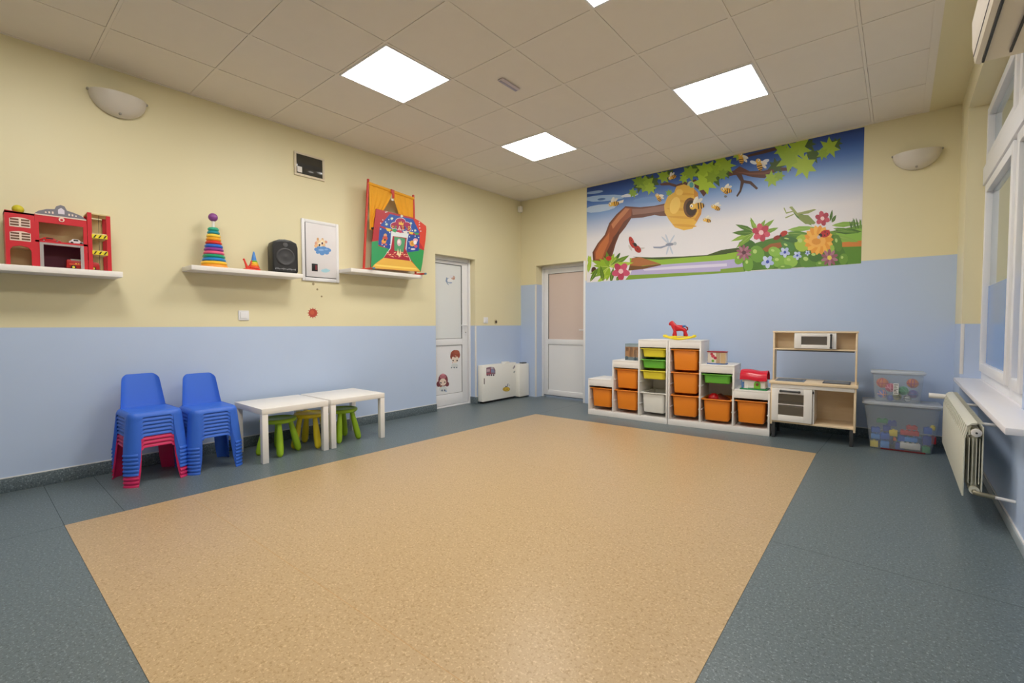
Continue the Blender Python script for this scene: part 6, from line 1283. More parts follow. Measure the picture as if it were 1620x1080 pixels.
# ------------------------------------------------------------------ tables and stools
def table(x0, y0, x1, y1, label):
    t = thing('side_table', label, 'table', ((x0 + x1) / 2, (y0 + y1) / 2, 0), 0, 'white square side tables against the wall'); hx, hy = (x1 - x0) / 2, (y1 - y0) / 2
    b = MB(); b.box(-hx, -hy, .382, hx, hy, .428, M_TABLE, .002); b.build('tabletop', t)
    for sx in (-1, 1):
        for sy in (-1, 1):
            b = MB(); cx, cy = sx * (hx - .0235), sy * (hy - .0235); b.box(cx - .0225, cy - .0225, 0, cx + .0225, cy + .0225, .3815, M_TABLE, .0015); b.build('leg', t)
table(.10, 1.478, .652, 2.020, 'white square side table next to the blue chair stack'); table(.095, 2.047, .645, 2.592, 'white square side table farther from the chair stacks')
def stool(label, loc, rz, m):
    t = thing('child_stool', label, 'stool', loc, rz, 'round children stools under the tables')
    b = MB(); b.lathe([(.0, .262), (.10, .262), (.132, .266), (.142, .277), (.142, .287), (.136, .296), (.118, .299), (.112, .295), (.0, .295)], m, 36, cap0=False, cap1=False); b.build('seat', t)
    for k in range(4):
        a = PI / 4 + k * PI / 2; c, s_ = math.cos(a), math.sin(a); pts = []; rad = []
        for f, r in ((0, .010), (.02, .020), (.08, .0265), (.25, .0285), (.5, .0265), (.8, .021), (1, .019)):
            pts.append((c * (.152 - .062 * f), s_ * (.152 - .062 * f), .004 + .262 * f - .004 * (f == 0))); rad.append(r)
        b = MB(); b.tube(pts, rad, m, 14); b.build('leg', t)
stool('round green stool under the table beside the blue chair stack', (.405, 1.705, 0), math.radians(25), M_GREEN)
stool('round yellow stool under the first white table', (.385, 1.995, 0), math.radians(-50), M_YELLOW)
stool('round green stool under the far white table', (.40, 2.285, 0), math.radians(5), M_GREEN)
# ------------------------------------------------------------------ radiator cover with stickers
t = thing('radiator_cover', 'low white panelled cover with train and pumpkin stickers in the corner', 'cabinet', (0, 0, 0))
b = MB(); b.box(.014, 4.52, .03, .1, 5.235, .525, M_WHITE2, .003); b.box(.014, 4.56, 0, .08, 5.2, .03, M_BLACK); b.build('cover_panel', t)
b = MB(); b.box(.014, 5.237, .02, .165, D - .014, .498, M_WHITE2, .003); b.build('end_box', t)
b = MB(); b.box(.1, 4.545, .27, .103, 4.560, .35, mat('brown_handle', '5a4a44', .5), .001); b.build('finger_slot', t)
b = MB(); b.box(.014, 5.0, .525, .09, 5.1, .545, M_WHITE2, .004); b.build('top_lip', t)
for k, nm in (('TRAIN', 'train_sticker'), ('PUMPKIN', 'pumpkin_sticker'), ('BUTTERFLIES', 'butterfly_stickers')): art_mesh(nm, ART[k], PX(.1006), t)
b = MB(); b.box(.06, 5.36, .4985, .13, 5.45, .512, mat('dark_grey_cloth', '4a4c50', .8), .004); tag(b.build('dark_cloth'), 'small dark object on the white corner box', 'cloth')
# ------------------------------------------------------------------ stepped storage frames
CW, TP, DP = .3145, .0165, .40
def step_frame(label, loc, rz, heights, slots):
    t = thing('stepped_storage_frame', label, 'storage unit', loc, rz); n = len(heights); Wd = n * CW + TP
    for k, h in enumerate(heights):
        x0 = k * CW + TP; x1 = (k + 1) * CW
        b = MB(); b.box(x0 - TP, 0, h - TP, x1 + (TP if (k == n - 1 or heights[k + 1] <= h) else 0), DP, h, M_WHITE, .0015); b.build('step_top', t)
        b = MB(); b.box(x0, .0, h - .082, x1, .014, h - TP, M_WHITE, .001); b.build('front_rail', t)
        b = MB(); b.box(x0, DP - .006, .055, x1, DP, h - TP, M_WHITE); b.build('back_panel', t)
    for k in range(n + 1):
        h = max(heights[max(k - 1, 0)], heights[min(k, n - 1)]); b = MB(); b.box(k * CW, 0, 0, k * CW + TP, DP, h - TP - .0005, M_WHITE, .001); b.build('side_panel', t)
    b = MB(); b.box(0, -.001, .0, Wd, .014, .060, M_WHITE, .001); b.box(TP, 0.014, .045, Wd - TP, DP, .060, M_WHITE); b.build('plinth', t)
    for k, h in enumerate(heights):
        x0 = k * CW + TP; x1 = (k + 1) * CW
        for zs in slots:
            if zs < h - .08:
                b = MB(); b.box(x0, .012, zs - .012, x0 + .009, DP - .02, zs - .006, M_UPVC, .001); b.box(x1 - .009, .012, zs - .012, x1, DP - .02, zs - .006, M_UPVC, .001); b.build('runner', t)
    return t
SLOTS = (.203, .325, .447, .569, .691, .813)
HT = [.430, .665, .908]
L1, R1_ = (1.548, 4.838, 0), math.radians(1.4)
L2, R2_ = (2.516, 4.862, 0), math.radians(5.6)
step_frame('white stepped storage frame rising to the right, beside the corner door', L1, R1_, HT, SLOTS)
step_frame('white stepped storage frame falling to the right, beside the play kitchen', L2, R2_, HT[::-1], SLOTS)
def storage_box(label, base, rz, col, rim, colour, deep=True):
    x0 = col * CW + TP + .002; w = CW - TP - .004; hh = .222 if deep else .096; d = DP - .03
    c, s_ = math.cos(rz), math.sin(rz); ox, oy = base[0] + c * (x0 + w / 2) - s_ * (d / 2 + .008), base[1] + s_ * (x0 + w / 2) + c * (d / 2 + .008)
    t = thing('storage_box', label, 'storage box', (ox, oy, rim - hh), rz, 'plastic boxes in the stepped frames'); m = M_BOX[colour]
    def rr(hw, hd, r, z, n=5):
        o = []
        for cx, cy, a0 in ((hw - r, hd - r, 0), (-hw + r, hd - r, 90), (-hw + r, -hd + r, 180), (hw - r, -hd + r, 270)):
            for k in range(n + 1): a = math.radians(a0 + 90 * k / n); o.append((cx + r * math.cos(a), cy + r * math.sin(a), z))
        return o
    tw, bw = w / 2 - .022, w / 2 - (.034 if deep else .028); td, bd = d / 2 - .012, d / 2 - .022
    outer = [rr(bw - .006, bd - .006, .022, 0), rr(bw, bd, .026, .006), rr(tw, td, .028, hh - .012)]
    inner = [rr(tw - .003, td - .003, .026, hh - .006), rr(bw - .003, bd - .003, .024, .006)]
    b = MB(); b.rings(outer + inner, m, True, True); b.build('box_body', t)
    b = MB(); b.rings([rr(tw, td, .028, hh - .014), rr(w / 2 - .003, d / 2, .014, hh - .011), rr(w / 2 - .002, d / 2 + .001, .014, hh - .003), rr(w / 2 - .004, d / 2 - .001, .014, hh), rr(tw - .003, td - .003, .026, hh), rr(tw - .003, td - .003, .026, hh - .014)], m, False, False); b.build('box_rim', t)
    return t
for i, (base, rz, col, rim, colour, deep, lb) in enumerate([
    (L1, R1_, 0, .325, 'orange', True, 'orange storage box in the lowest step beside the corner door'),
    (L1, R1_, 1, .569, 'orange', True, 'upper orange storage box in the second column beside the corner door'),
    (L1, R1_, 1, .325, 'orange', True, 'lower orange storage box in the second column beside the corner door'),
    (L1, R1_, 2, .813, 'yellow', False, 'shallow yellow box at the top of the tall column'),
    (L1, R1_, 2, .691, 'green', False, 'shallow green box between two yellow boxes'),
    (L1, R1_, 2, .569, 'yellow', False, 'shallow yellow box under the green box in the tall column'),
    (L1, R1_, 2, .325, 'white', True, 'whitish grey deep storage box at the bottom of the tall column'),
    (L2, R2_, 0, .813, 'orange', True, 'top orange box of three, under the rocking horse'),
    (L2, R2_, 0, .569, 'orange', True, 'middle orange box of three, in the column under the rocking horse'),
    (L2, R2_, 0, .325, 'orange', True, 'bottom orange box of three, in the column under the rocking horse'),
    (L2, R2_, 1, .569, 'green', False, 'shallow green box above an empty slot, under the round sorting house'),
    (L2, R2_, 1, .312, 'orange', True, 'orange storage box holding a red ball'),
    (L2, R2_, 2, .325, 'orange', True, 'orange storage box under the red-roofed toy house')]):
    storage_box(lb, base, rz, col, rim, colour, deep)
def on_frame(L, rz, x, y, z):
    c, s_ = math.cos(rz), math.sin(rz); return (L[0] + c * x - s_ * y, L[1] + s_ * x + c * y, z)
b = MB(); b.ball(on_frame(L2, R2_, CW + .12, .13, .305), .055, mat('red_toy_ball', 'b8161c', .3), 20, 12); tag(b.build('toy_ball'), 'red ball lying in the orange box beneath the empty slot', 'ball')
b = MB(); b.box(-.07, -.08, -.02, .05, .09, .02, mat('brown_red_toy', '8a3820', .5), .01, M=Matrix.Translation(on_frame(L2, R2_, CW + .2, .19, .295)) @ Matrix.Rotation(.5, 4, 'Y')); tag(b.build('toy_block'), 'brownish red toy lying beside the red ball in the box', 'toy')
# ------------------------------------------------------------------ rocking horse
hl = on_frame(L2, R2_, .085, .11, .9085)
t = thing('toy_rocking_horse', 'small red toy horse on yellow rockers on top of the shelves', 'toy horse', hl, R2_ + .08)
HR = mat('red_horse_plastic', 'c8202c', .32); YR = mat('yellow_rocker_plastic', 'ecd62a', .35)
V = [(.0, 0, .105), (-.035, 0, .103), (-.048, 0, .128), (-.062, 0, .152), (-.072, 0, .146), (-.084, 0, .128), (.032, 0, .108),
     (-.040, .014, .085), (-.046, .017, .058), (-.055, .018, .032), (-.036, -.016, .085), (-.030, -.018, .058), (-.026, -.02, .032),
     (.040, .015, .090), (.040, .018, .062), (.038, .02, .032), (.042, -.016, .090), (.052, -.018, .062), (.064, -.02, .032), (-.058, .010, .168), (-.058, -.010, .168)]
E_ = [(0, 1), (1, 2), (2, 3), (3, 4), (4, 5), (0, 6), (1, 7), (7, 8), (8, 9), (1, 10), (10, 11), (11, 12), (6, 13), (13, 14), (14, 15), (6, 16), (16, 17), (17, 18), (3, 19), (3, 20)]
Rr = [.021, .022, .018, .015, .013, .010, .021, .011, .009, .010, .011, .009, .010, .013, .009, .010, .013, .009, .010, .004, .004]
skin_mesh('horse_body', V, E_, [r * 1.25 for r in Rr], HR, t, 2)
b = MB(); b.tube([(-.066, 0, .166), (-.052, 0, .158), (-.036, 0, .140), (-.022, 0, .124)], [.004, .006, .006, .003], mat('dark_red_mane', '8c1220', .4), 8); b.build('mane', t)
b = MB(); b.tube([(.05, 0, .116), (.062, 0, .108), (.066, 0, .085)], [.006, .007, .003], MATS['dark_red_mane'], 8); b.build('tail', t)
b = MB(); b.ball((.036, -.004, .122), .015, mat('blue_saddle', '2f6fb8', .35), 12, 8, (1.1, 1.5, .6)); b.build('saddle', t)
for sy in (-1, 1):
    pts = [(x, sy * .026, .0105 + 1.6 * x * x) for x in [-.115 + i * .0192 for i in range(13)]]; b = MB(); b.tube(pts, [.0095] * 13, YR, 10)
    b.ball((-.118, sy * .026, .034), .013, YR, 10, 8); b.ball((.118, sy * .026, .034), .013, YR, 10, 8)
    b.build('rocker', t)
b = MB(); b.box(-.075, -.028, .024, .085, .028, .034, YR, .003); b.ball((-.032, -.036, .02), .018, YR, 14, 10, (1, .4, 1)); b.build('platform', t)
t.scale = (1.28, 1.2, 1.22)
# ------------------------------------------------------------------ toys on the steps
t = thing('printed_toy_box', 'grey and brown printed toy cube on the second step', 'toy box', on_frame(L1, R1_, .518, .15, .6655), R1_ + .05)
b = MB(); b.box(-.085, -.07, 0, .085, .07, .19, mat('slate_card', '6f8088', .5), .003); b.build('cube_body', t)
b = MB()
for x0, z0, x1, z1, c in ((-.08, .04, .08, .155, 'a8805c'), (-.078, .1, -.04, .15, '4a3028'), (-.03, .045, .01, .15, 'c09878'), (.02, .03, .06, .12, 'd8c8b8'), (-.06, .06, -.03, .09, 'b89078'), (.03, .12, .075, .15, '7c5844'), (-.08, .155, .08, .182, '8c9ca4')): b.box(x0, -.0722, z0, x1, -.0708, z1, mat('card_' + c, c, .5))
for dx in (-.066, -.052):
    for dz_ in (.112, .132): b.box(dx, -.0735, dz_, dx + .008, -.0722, dz_ + .012, mat('card_dark', '241a18', .5))
b.lathe([(.02, -.071), (.02, -.076), (.008, -.078)], mat('card_wheel', '4c5c64', .5), 14, (-.062, 0, .028), 'y'); b.lathe([(.02, -.071), (.02, -.076), (.008, -.078)], MATS['card_wheel'], 14, (.04, 0, .02), 'y'); b.build('printed_face', t)
t = thing('sorting_house', 'round toy sorting house with red lid and blue base', 'toy', on_frame(L2, R2_, CW + .15, .13, .6655), R2_)
def octa(r, z0, z1, m, b): b.prism([(r * math.cos(PI / 8 + k * PI / 4), r * .8 * math.sin(PI / 8 + k * PI / 4)) for k in range(8)], z0, z1, m, 'z', .001)
b = MB(); octa(.098, .010, .122, mat('cream_card', 'e6dcd0', .5), b); b.build('house_wall', t)
b = MB(); octa(.104, 0, .010, mat('blue_card_base', '2c66b8', .4), b); b.build('blue_base', t)
b = MB(); octa(.105, .122, .132, mat('dark_red_lid', 'a01c2c', .4), b); b.build('red_lid', t)
b = MB()
for k in range(7): b.box(.0 + k * .0055 * 1.0, -.0745 - .0, .012, .0035 + k * .0055, -.0728, .12, mat('brown_stripes', 'b08c60', .5))
b.prism([(.042, .012), (.088, .012), (.088, .12), (.042, .12)], -.0 - .0735, -.072, mat('tan_card', 'c4a880', .5), 'y', M=Matrix.Translation((.0, .0, 0)))
b.lathe([(.018, -.0725), (.018, -.0745), (0, -.075)], mat('pink_flower', 'c44a58', .5), 8, (-.03, 0, .085), 'y'); b.lathe([(.016, -.0725), (.016, -.0745), (0, -.075)], mat('pink_flower2', 'b03048', .5), 8, (-.008, 0, .066), 'y'); b.lathe([(.014, -.0725), (.014, -.0745), (0, -.075)], mat('green_patch', '6aa040', .5), 8, (-.03, 0, .035), 'y'); b.lathe([(.014, -.0725), (.014, -.074), (0, -.0745)], MATS['pink_flower2'], 8, (-.042, 0, .105), 'y'); b.build('printed_flowers', t)
t = thing('toy_house', 'white plastic toy house with glossy red roof and green door', 'toy house', on_frame(L2, R2_, 2 * CW + .185, .13, .4305), R2_ - .05)
TW = mat('toy_white_plastic', 'eae6e2', .35); TR_ = mat('toy_red_roof', 'cf1f38', .2); TG = mat('toy_green_plastic', '76b83a', .35)
b = MB(); b.box(-.105, -.075, .012, .105, .075, .10, TW, .012, 3); b.prism([(-.075, .095), (.075, .095), (0, .155)], -.10, .10, TW, 'x', .006); b.build('house_wall', t)
roof = []
for k in range(13):
    a = PI * k / 12; y, z_ = .094 * math.cos(a), .108 + .078 * math.sin(a) ** .8 + (.0 if 0 < k < 12 else -.012); roof.append([(x, y, z_ + .006 * math.sin((x + .12) * 26)) for x in [-.118 + i * .0236 for i in range(11)]])
b = MB(); b.shell(roof, .007, TR_); b.lathe([(.02, 0), (.024, .03), (.016, .032)], TR_, 14, (-.055, 0, .165)); b.build('roof', t)
b = MB(); b.ball((-.01, -.035, .172), .014, mat('heart_white', 'f4ecec', .3), 10, 8, (1.4, .6, .6)); b.build('heart_knob', t)
b = MB(); b.prism([(.005, .014), (.062, .014), (.062, .06), (.055, .08), (.034, .09), (.012, .08), (.005, .06)], -.084, -.074, TG, 'y', .002); b.lathe([(.014, -.084), (.013, -.088), (0, -.089)], mat('brown_window', '7a4a34', .5), 12, (.034, 0, .056), 'y'); b.build('green_door', t)
b = MB(); b.prism([(-.09, -.0), (-.09, .06), (-.07, .09), (-.05, .06), (-.05, .0)], -.079, -.073, TW, 'y'); b.box(-.112, -.06, .014, -.103, .0, .085, mat('toy_blue_plastic', '3c80cc', .35), .003); b.box(-.1, -.079, .014, -.078, -.073, .075, MATS['toy_blue_plastic'], .002); b.build('blue_shutter', t)
b = MB(); b.prism([(.112 * math.cos(a) * 1.0, .084 * math.sin(a)) for a in [2 * PI * k / 24 for k in range(24)]] if False else [(-.12, -.088), (.12, -.088), (.12, .088), (-.12, .088)], 0, .012, mat('toy_dark_green', '2c8c50', .4), 'z', .004); b.build('green_base', t)
# ------------------------------------------------------------------ play kitchen
t = thing('play_kitchen', 'birch and white toy kitchen with microwave, hob and oven', 'play kitchen', (3.477, 4.945, 0), math.radians(2.5))
KW, KD = .655, .36; c0, c1 = .128, .515
for lb, x0, y0 in ((0, .012, .012), (0, KW - .042, .012), (0, .012, KD - .04), (0, KW - .042, KD - .04)):
    b = MB(); b.box(x0, y0, 0, x0 + .028, y0 + .03, .15, M_DARK, .002); b.build('leg', t)
b = MB(); b.box(0, .0, c0, .016, KD, c1, M_BIRCH, .001); b.build('side_panel', t); b = MB(); b.box(KW - .016, 0, c0, KW, KD, c1, M_BIRCH, .001); b.build('side_panel', t)
b = MB(); b.box(.016, .004, .150, KW - .016, KD, .165, M_BIRCH, .001); b.build('bottom_shelf', t)
b = MB(); b.box(.016, KD - .008, .165, KW - .016, KD, c1, M_BIRCH); b.build('back_panel', t)
b = MB(); b.box(.338, .004, .165, .350, KD - .008, c1, M_WHITE); b.build('divider', t)
b = MB(); b.box(-.012, -.014, c1, KW + .012, KD + .01, c1 + .024, M_BIRCH, .002); cn = b.build('countertop', t)
b = MB(); b.box(.03, .03, c1 + .0242, .265, .29, c1 + .0262, mat('hob_grey', '70767c', .25)); b.build('hob', cn)
for cx in (.09, .2):
    b = MB(); b.lathe([(.045, 0), (.045, .0015)], mat('hob_ring', '5a6066', .3), 24, (cx, .16, c1 + .0262)); b.build('hob_ring', cn)
b = MB(); b.box(.405, .05, c1 + .0242, .61, .27, c1 + .03, mat('sink_rim', '3a3836', .3), .002); b.box(.418, .062, c1 + .0302, .597, .258, c1 + .031, mat('sink_bowl', '8c8a84', .3, metal=.6)); b.build('sink', cn)
b = MB(); b.box(.012, -.002, .480, KW - .012, .012, c1, M_WHITE, .001); b.build('front_fascia', t)
def frame_door(name, x0, x1, z0, z1, wx0, wx1, wz0, wz1, bars, parent, y=-.012):
    b = MB()
    for a0, a1, e0, e1 in ((x0, wx0, z0, z1), (wx1, x1, z0, z1), (wx0, wx1, z0, wz0), (wx0, wx1, wz1, z1)): b.box(a0, y, e0, a1, y + .013, e1, M_WHITE, .001)
    for e in bars: b.box(wx0, y + .002, e - .003, wx1, y + .008, e + .003, M_WHITE)
    d = b.build(name, parent); b = MB(); b.box(wx0, y + .008, wz0, wx1, y + .010, wz1, mat('clear_pane', 'cfc9c0', .08, trans=.9)); b.build('door_window', d); return d
od = frame_door('oven_door', .012, .335, .168, .477, .066, .270, .225, .424, [.326], t)
b = MB(); b.tube([(.088, -.035, .452), (.235, -.035, .452)], .009, M_DARK, 12); b.tube([(.095, -.036, .452), (.095, -.01, .452)], .006, M_DARK); b.tube([(.228, -.036, .452), (.228, -.01, .452)], .006, M_DARK); b.ball((.088, -.035, .452), .012, M_DARK, 10, 8); b.ball((.235, -.035, .452), .012, M_DARK, 10, 8); b.build('handle', od)
b = MB(); b.box(.336, -.008, .44, .346, .004, .465, M_BLACK, .002); b.build('door_catch', t)
b = MB(); b.box(.02, .04, .30, .334, KD - .02, .304, M_WHITE); b.build('oven_rack', t)
for x in (0, KW - .014):
    b = MB(); b.box(x, .10, c1 + .024, x + .014, .235, .996, M_BIRCH, .001); b.build('upright_panel', t)
b = MB(); b.box(-.004, .094, .996, KW + .006, .24, 1.010, M_BIRCH, .001); b.build('top_board', t)
b = MB(); b.box(.014, .10, .834, KW - .014, .235, .846, M_BIRCH, .001); sh = b.build('upper_shelf', t)
b = MB(); b.box(.03, .10, .822, KW - .02, .112, .834, M_DARK, .002); b.build('utensil_rail', sh)
b = MB(); b.box(.014, .229, .846, KW - .014, .235, .996, M_BIRCH); b.build('upper_back_panel', t)
b = MB(); b.box(.176, .10, .848, .186, .228, .995, M_WHITE); b.box(.490, .10, .848, .500, .228, .995, M_WHITE); mw = b.build('microwave_box', t)
md = frame_door('microwave_door', .176, .500, .850, .992, .232, .432, .885, .962, [], t, .086)
b = MB(); b.tube([(.462, .070, .865), (.462, .066, .92), (.462, .070, .975)], .007, M_DARK, 10); b.ball((.462, .072, .862), .010, M_DARK, 10, 8); b.ball((.462, .072, .978), .010, M_DARK, 10, 8); b.build('handle', md)
# ------------------------------------------------------------------ translucent bins with toys
CLR = sheer('clear_plastic', 'cdd3d8', .28, .25); CLR2 = sheer('clear_plastic_lid', 'd6dade', .6, .3)
def bin_(label, loc, rz, bw, tw, bd, td, h, lid=True):
    t = thing('plastic_bin', label, 'plastic bin', loc, rz)
    def ring(w, d, z, r=.03, n=4):
        o = []
        for cx, cy, a0 in ((w / 2 - r, d / 2 - r, 0), (-w / 2 + r, d / 2 - r, 90), (-w / 2 + r, -d / 2 + r, 180), (w / 2 - r, -d / 2 + r, 270)):
            for k in range(n + 1): a = math.radians(a0 + 90 * k / n); o.append((cx + r * math.cos(a), cy + r * math.sin(a), z))
        return o
    b = MB(); b.rings([ring(bw - .01, bd - .01, 0), ring(bw, bd, .006), ring(tw - .03, td - .03, h - .03)], CLR, True, False); b.build('bin_body', t)
    b = MB(); b.rings([ring(tw - .03, td - .03, h - .03), ring(tw, td, h - .016), ring(tw, td, h - .003), ring(tw - .01, td - .01, h)], CLR2, False, True); b.build('lid', t)
    return t
big = bin_('large translucent bin of building bricks on the floor', (4.425, 5.20, 0), math.radians(3), .40, .525, .26, .33, .405)
b = MB(); b.box(-.13, -.133, .002, .16, -.128, .014, mat('dark_red_strip', '6a2024', .5)); b.build('red_strip', big)
sm = bin_('small translucent bin of balls standing on the larger bin', (4.40, 5.21, .4065), math.radians(3), .30, .365, .19, .235, .262)
b = MB(); b.box(-.03, -.1205, .07, .005, -.1195, .165, mat('paper_label', 'dcdcd8', .6), M=Matrix.Rotation(0, 4, 'X'))
for k in range(7): b.box(-.026, -.1212, .078 + k * .012, .001 - (k % 3) * .006, -.1206, .083 + k * .012, mat('label_ink', '4a4a4c', .6))
b.build('paper_label', sm)
random.seed(11)
BC = {'blue': '2a62c8', 'light blue': '3c8ce0', 'red': 'c82c30', 'yellow': 'e8cc20', 'green': '2c9058', 'white': 'dcd8d4', 'dark blue': '2440a0', 'orange': 'e07028'}
def brick(label, loc, rz, cname, sx, sy, sz, tilt=0):
    t = thing('toy_brick', label, 'toy brick', loc, rz, 'building bricks inside the large bin'); m = mat('brick_' + cname.replace(' ', '_'), BC[cname], .35); M = Matrix.Rotation(tilt, 4, 'X')
    b = MB(); b.box(-sx / 2, -sy / 2, 0, sx / 2, sy / 2, sz, m, .002, M=M); b.build('brick_body', t)
    b = MB(); nx = max(1, int(sx / .03))
    for i in range(nx): b.lathe([(.0095, sz), (.0095, sz + .008)], m, 10, (-sx / 2 + sx * (i + .5) / nx, 0, 0), M=M)
    b.build('studs', t)
spots = [('yellow', -.172, -.085, .004, .055, .05, .05), ('light blue', -.165, -.082, .075, .06, .05, .04), ('blue', -.165, -.08, .13, .06, .05, .04), ('light blue', -.1, -.085, .004, .06, .05, .06), ('blue', -.1, -.085, .08, .06, .05, .05),
         ('dark blue', -.09, -.08, .15, .05, .05, .045), ('yellow', -.045, -.088, .115, .055, .045, .05), ('green', -.12, -.06, .215, .08, .05, .03), ('dark blue', -.055, -.06, .195, .06, .05, .04), ('orange', -.035, -.088, .075, .02, .03, .022),
         ('white', .065, -.098, .02, .13, .03, .05), ('light blue', .07, -.09, .082, .08, .045, .035), ('red', .06, -.085, .135, .12, .05, .035), ('red', .075, -.07, .182, .07, .04, .03), ('dark blue', .0, -.08, .004, .06, .05, .055),
         ('blue', .01, -.07, .075, .05, .05, .05), ('green', .165, -.08, .004, .05, .05, .05), ('dark blue', .17, -.08, .07, .05, .05, .07), ('blue', .175, -.07, .16, .05, .05, .05), ('red', .215, -.03, .075, .03, .06, .06),
         ('yellow', .21, -.03, .19, .03, .05, .03), ('green', .03, .02, .02, .1, .08, .06), ('blue', -.1, .03, .02, .12, .08, .08), ('light blue', .13, .04, .02, .08, .08, .08)]
WHERE = ['in the front left bottom corner', 'just above the yellow corner brick', 'high at the left side', 'second from the left on the bottom row', 'above the bottom row, left half', 'dark, in the middle of the left pile', 'in the middle of the bin front', 'lying highest on the left pile', 'right beside the topmost green brick', 'tiny, below the middle yellow brick',
         'wide, near the bottom of the right half', 'directly on the wide white brick', 'long, above the small light blue brick', 'on top of the long red brick', 'at the middle of the bottom row', 'standing behind the tiny orange brick', 'at the bottom of the right side', 'tall, above the right-hand green brick', 'on the tall dark blue brick at the right', 'at the far right side', 'highest at the far right', 'hidden in the middle back of the pile', 'large, in the left back of the pile', 'large, in the right back of the pile']
for k, (c, x, y, z_, sx, sy, sz) in enumerate(spots):
    a = math.radians(3); X = 4.425 + x * math.cos(a) - y * math.sin(a); Y = 5.20 + x * math.sin(a) + y * math.cos(a)
    brick('%s toy brick %s' % (c, WHERE[k]), (X, Y, z_ + .004), a + random.uniform(-.12, .12) * (sx < .1), c, sx, sy, sz)
def inbin(x, y, z_): a = math.radians(3); return (4.40 + x * math.cos(a) - y * math.sin(a), 5.21 + x * math.sin(a) + y * math.cos(a), .4065 + z_)
for k, (x, y, z_, r, c, lb) in enumerate([(-.10, -.035, .155, .043, ('e8722c', 'c8283c'), 'orange and red wound ball at the upper left of the small bin'), (.10, -.03, .165, .04, ('e87838', 'b03c70'), 'orange and purple wound ball at the upper right of the small bin'), (-.045, -.055, .12, .038, ('c82860', 'e890a8'), 'pink ball left of the paper label'),
        (-.1, -.05, .06, .034, ('6878c8', 'e8a080'), 'blue and orange ball at the lower left of the small bin'), (.04, -.05, .10, .036, ('1f9060', '3cb080'), 'green ball right of the paper label'), (.105, -.04, .075, .034, ('584898', '3060b0'), 'violet blue ball at the lower right of the small bin'), (.0, -.055, .045, .03, ('909060', '484840'), 'olive and grey toy ball under the paper label'), (-.045, -.05, .03, .025, ('2c58b0', '203c90'), 'blue ball on the bottom left of the small bin'), (.065, -.055, .035, .026, ('c8ccd0', '404858'), 'grey and white ball at the bottom right of the small bin')]):
    t = thing('toy_ball', lb, 'ball', inbin(x, y, z_), .3 * k, 'balls inside the small bin'); b = MB(); b.ball((0, 0, 0), r, mat('ballc_' + c[0], c[0], .4), 16, 10); b.build('ball_body', t)
    b = MB()
    for q in range(4): M = Matrix.Rotation(q * .8, 4, 'X') @ Matrix.Rotation(q * .5, 4, 'Y'); b.lathe([(r * 1.0, -.003), (r * 1.05, -.0015), (r * 1.05, .0015), (r * 1.0, .003)], mat('balld_' + c[1], c[1], .4), 20, cap0=False, cap1=False, M=M)
    b.build('bands', t)
# ------------------------------------------------------------------ radiator
RAD = mat('radiator_enamel', 'dbd9c8', .32); rx0, rx1, ry0, ry1, rz0, rz1 = 4.68, 4.758, 3.44, 4.92, .150, .552
t = thing('radiator', 'cream sectional radiator under the window sill', 'radiator', (0, 0, 0)); ns = 20; pw = (ry1 - ry0) / ns
for k in range(ns):
    y = ry0 + k * pw; b = MB()
    b.box(rx0, y + .002, rz0, rx0 + .008, y + pw - .002, rz1 - .085, RAD, .003)
    b.box(rx1 - .006, y + .004, rz0 + .02, rx1, y + pw - .004, rz1 - .02, RAD, .002)
    b.prism([(rx0, rz1 - .09), (rx0 + .008, rz1 - .09), (rx0 + .02, rz1 - .035), (rx0 + .03, rz1 - .028), (rx0 + .03, rz1 - .018), (rx0 + .014, rz1 - .025)], y + .012, y + pw - .012, RAD, 'y')
    b.box(rx0 + .034, y + .03, rz0 + .05, rx1 - .02, y + .05, rz1 - .05, RAD, .002)
    for fx_ in (.022, .036, .050, .062): b.box(rx0 + fx_, y + .004, rz0 + .075, rx0 + fx_ + .003, y + pw - .004, rz1 - .085, RAD)
    b.build('radiator_section', t)
b = MB(); b.prism([(rx0 + .012, rz1 - .022), (rx0 + .03, rz1 - .004), (rx0 + .052, rz1), (rx0 + .052, rz1 - .008), (rx0 + .03, rz1 - .014)], ry0 + .002, ry1, RAD, 'y')
for k in range(ns * 2): y = ry0 + (k + .5) * pw / 2; b.box(rx0 + .052, y - .004, rz1 - .006, rx1, y + .004, rz1 - .001, RAD); b.box(rx0 + .02, y - .004, rz1 - .07, rx0 + .026, y + .004, rz1 - .02, RAD)
b.build('top_grille', t)
b = MB(); b.tube([(rx0 + .048, ry0 - .002, rz1 - .052), (rx0 + .048, ry1, rz1 - .052)], .021, RAD, 16); b.tube([(rx0 + .048, ry0 - .002, rz0 + .04), (rx0 + .048, ry1, rz0 + .04)], .021, RAD, 16); b.build('headers', t)
b = MB(); b.lathe([(.022, 0), (.022, -.008), (.012, -.012), (.004, -.012)], M_WHITE, 18, (rx0 + .048, ry0 - .002, rz1 - .052), 'y'); b.lathe([(.005, -.012), (.005, -.016)], M_DARK, 8, (rx0 + .048, ry0 - .002, rz1 - .052), 'y'); b.build('end_plug', t)
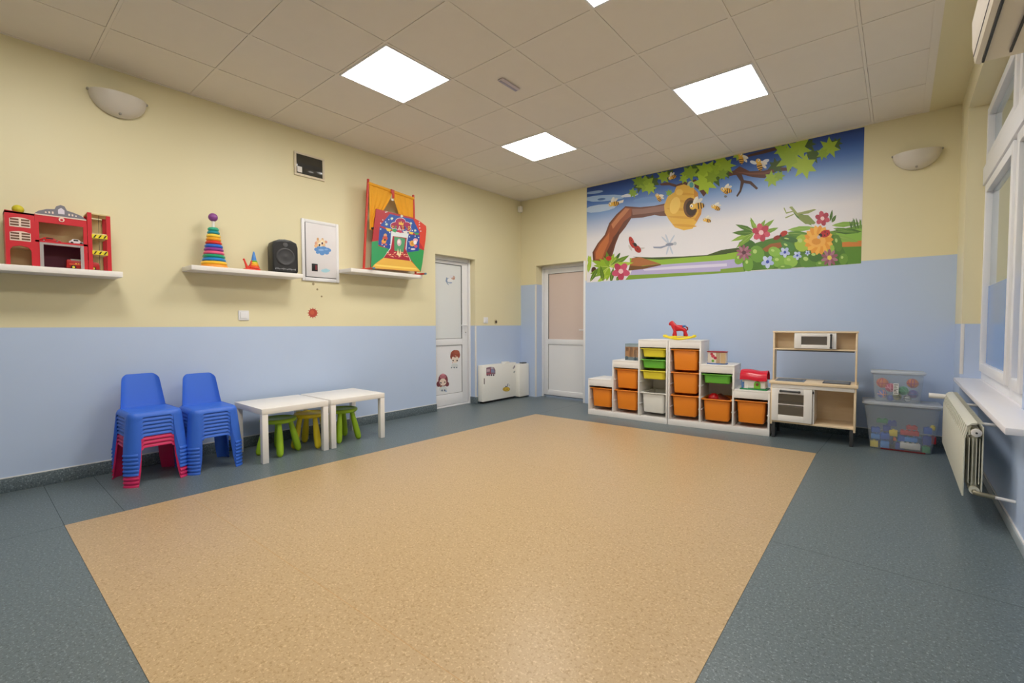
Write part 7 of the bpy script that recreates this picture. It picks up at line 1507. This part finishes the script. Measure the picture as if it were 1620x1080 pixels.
b = MB(); b.tube([(rx0 + .048, ry0 - .0, rz0 + .036), (rx0 + .048, ry0 - .03, rz0 + .036), (rx0 + .07, ry0 - .034, rz0 + .034), (rx0 + .12, ry0 - .034, rz0 + .030)], .012, mat('brass_dull', '8c8672', .4, metal=.5), 12); b.tube([(rx0 + .11, ry0 - .034, rz0 + .031), (4.874, ry0 - .034, rz0 + .024)], .008, M_WHITE, 10); b.build('return_pipe', t)
b = MB(); b.tube([(rx0 + .02, ry1, rz1 - .045), (rx0 + .02, ry1 + .02, rz1 - .045)], .014, M_BLACK, 12); b.tube([(rx0 + .02, ry1 + .01, rz1 - .045), (rx0 - .085, ry1 + .012, rz1 - .043)], [.018, .021], M_WHITE, 16); b.build('thermostat_valve', t)
for y in (ry0 + .18, ry1 - .5):
    b = MB(); b.tube([(rx1 - .01, y, rz1 - .03), (4.8735, y, rz1 - .03)], .009, M_WHITE, 10); b.lathe([(.018, 4.862), (.018, 4.874)], M_WHITE, 14, (0, y, rz1 - .03), 'x'); b.build('bracket', t)
# ------------------------------------------------------------------ air conditioner
ACW = mat('aircon_plastic', 'd8cfc2', .4); t = thing('air_conditioner', 'white wall air conditioner above the window edge', 'air conditioner', (0, 0, 0))
ay0, ay1 = 1.78, 2.69; pr = [(4.875, 2.40), (4.66, 2.40), (4.62, 2.37), (4.603, 2.30), (4.606, 2.20), (4.612, 2.155), (4.622, 2.135), (4.875, 2.122)]
b = MB(); b.prism([(x, z_) for x, z_ in pr], ay0, ay1, ACW, 'y', .004); b.build('housing', t)
b = MB(); b.prism([(4.6125, 2.152), (4.6165, 2.137), (4.632, 2.128), (4.636, 2.133), (4.622, 2.142), (4.6185, 2.153)], ay0 + .03, ay1 + .004, mat('aircon_flap', 'd4cab6', .35), 'y'); b.build('louvre_flap', t)
b = MB(); b.box(4.634, ay0 + .03, 2.1235, 4.641, ay1 - .02, 2.1325, M_BLACK); b.box(4.705, ay0 + .05, 2.1205, 4.712, ay1 - .06, 2.1285, M_BLACK); b.box(4.6095, ay0 + .02, 2.16, 4.611, ay1 - .01, 2.164, M_DARK); b.build('air_slot', t)
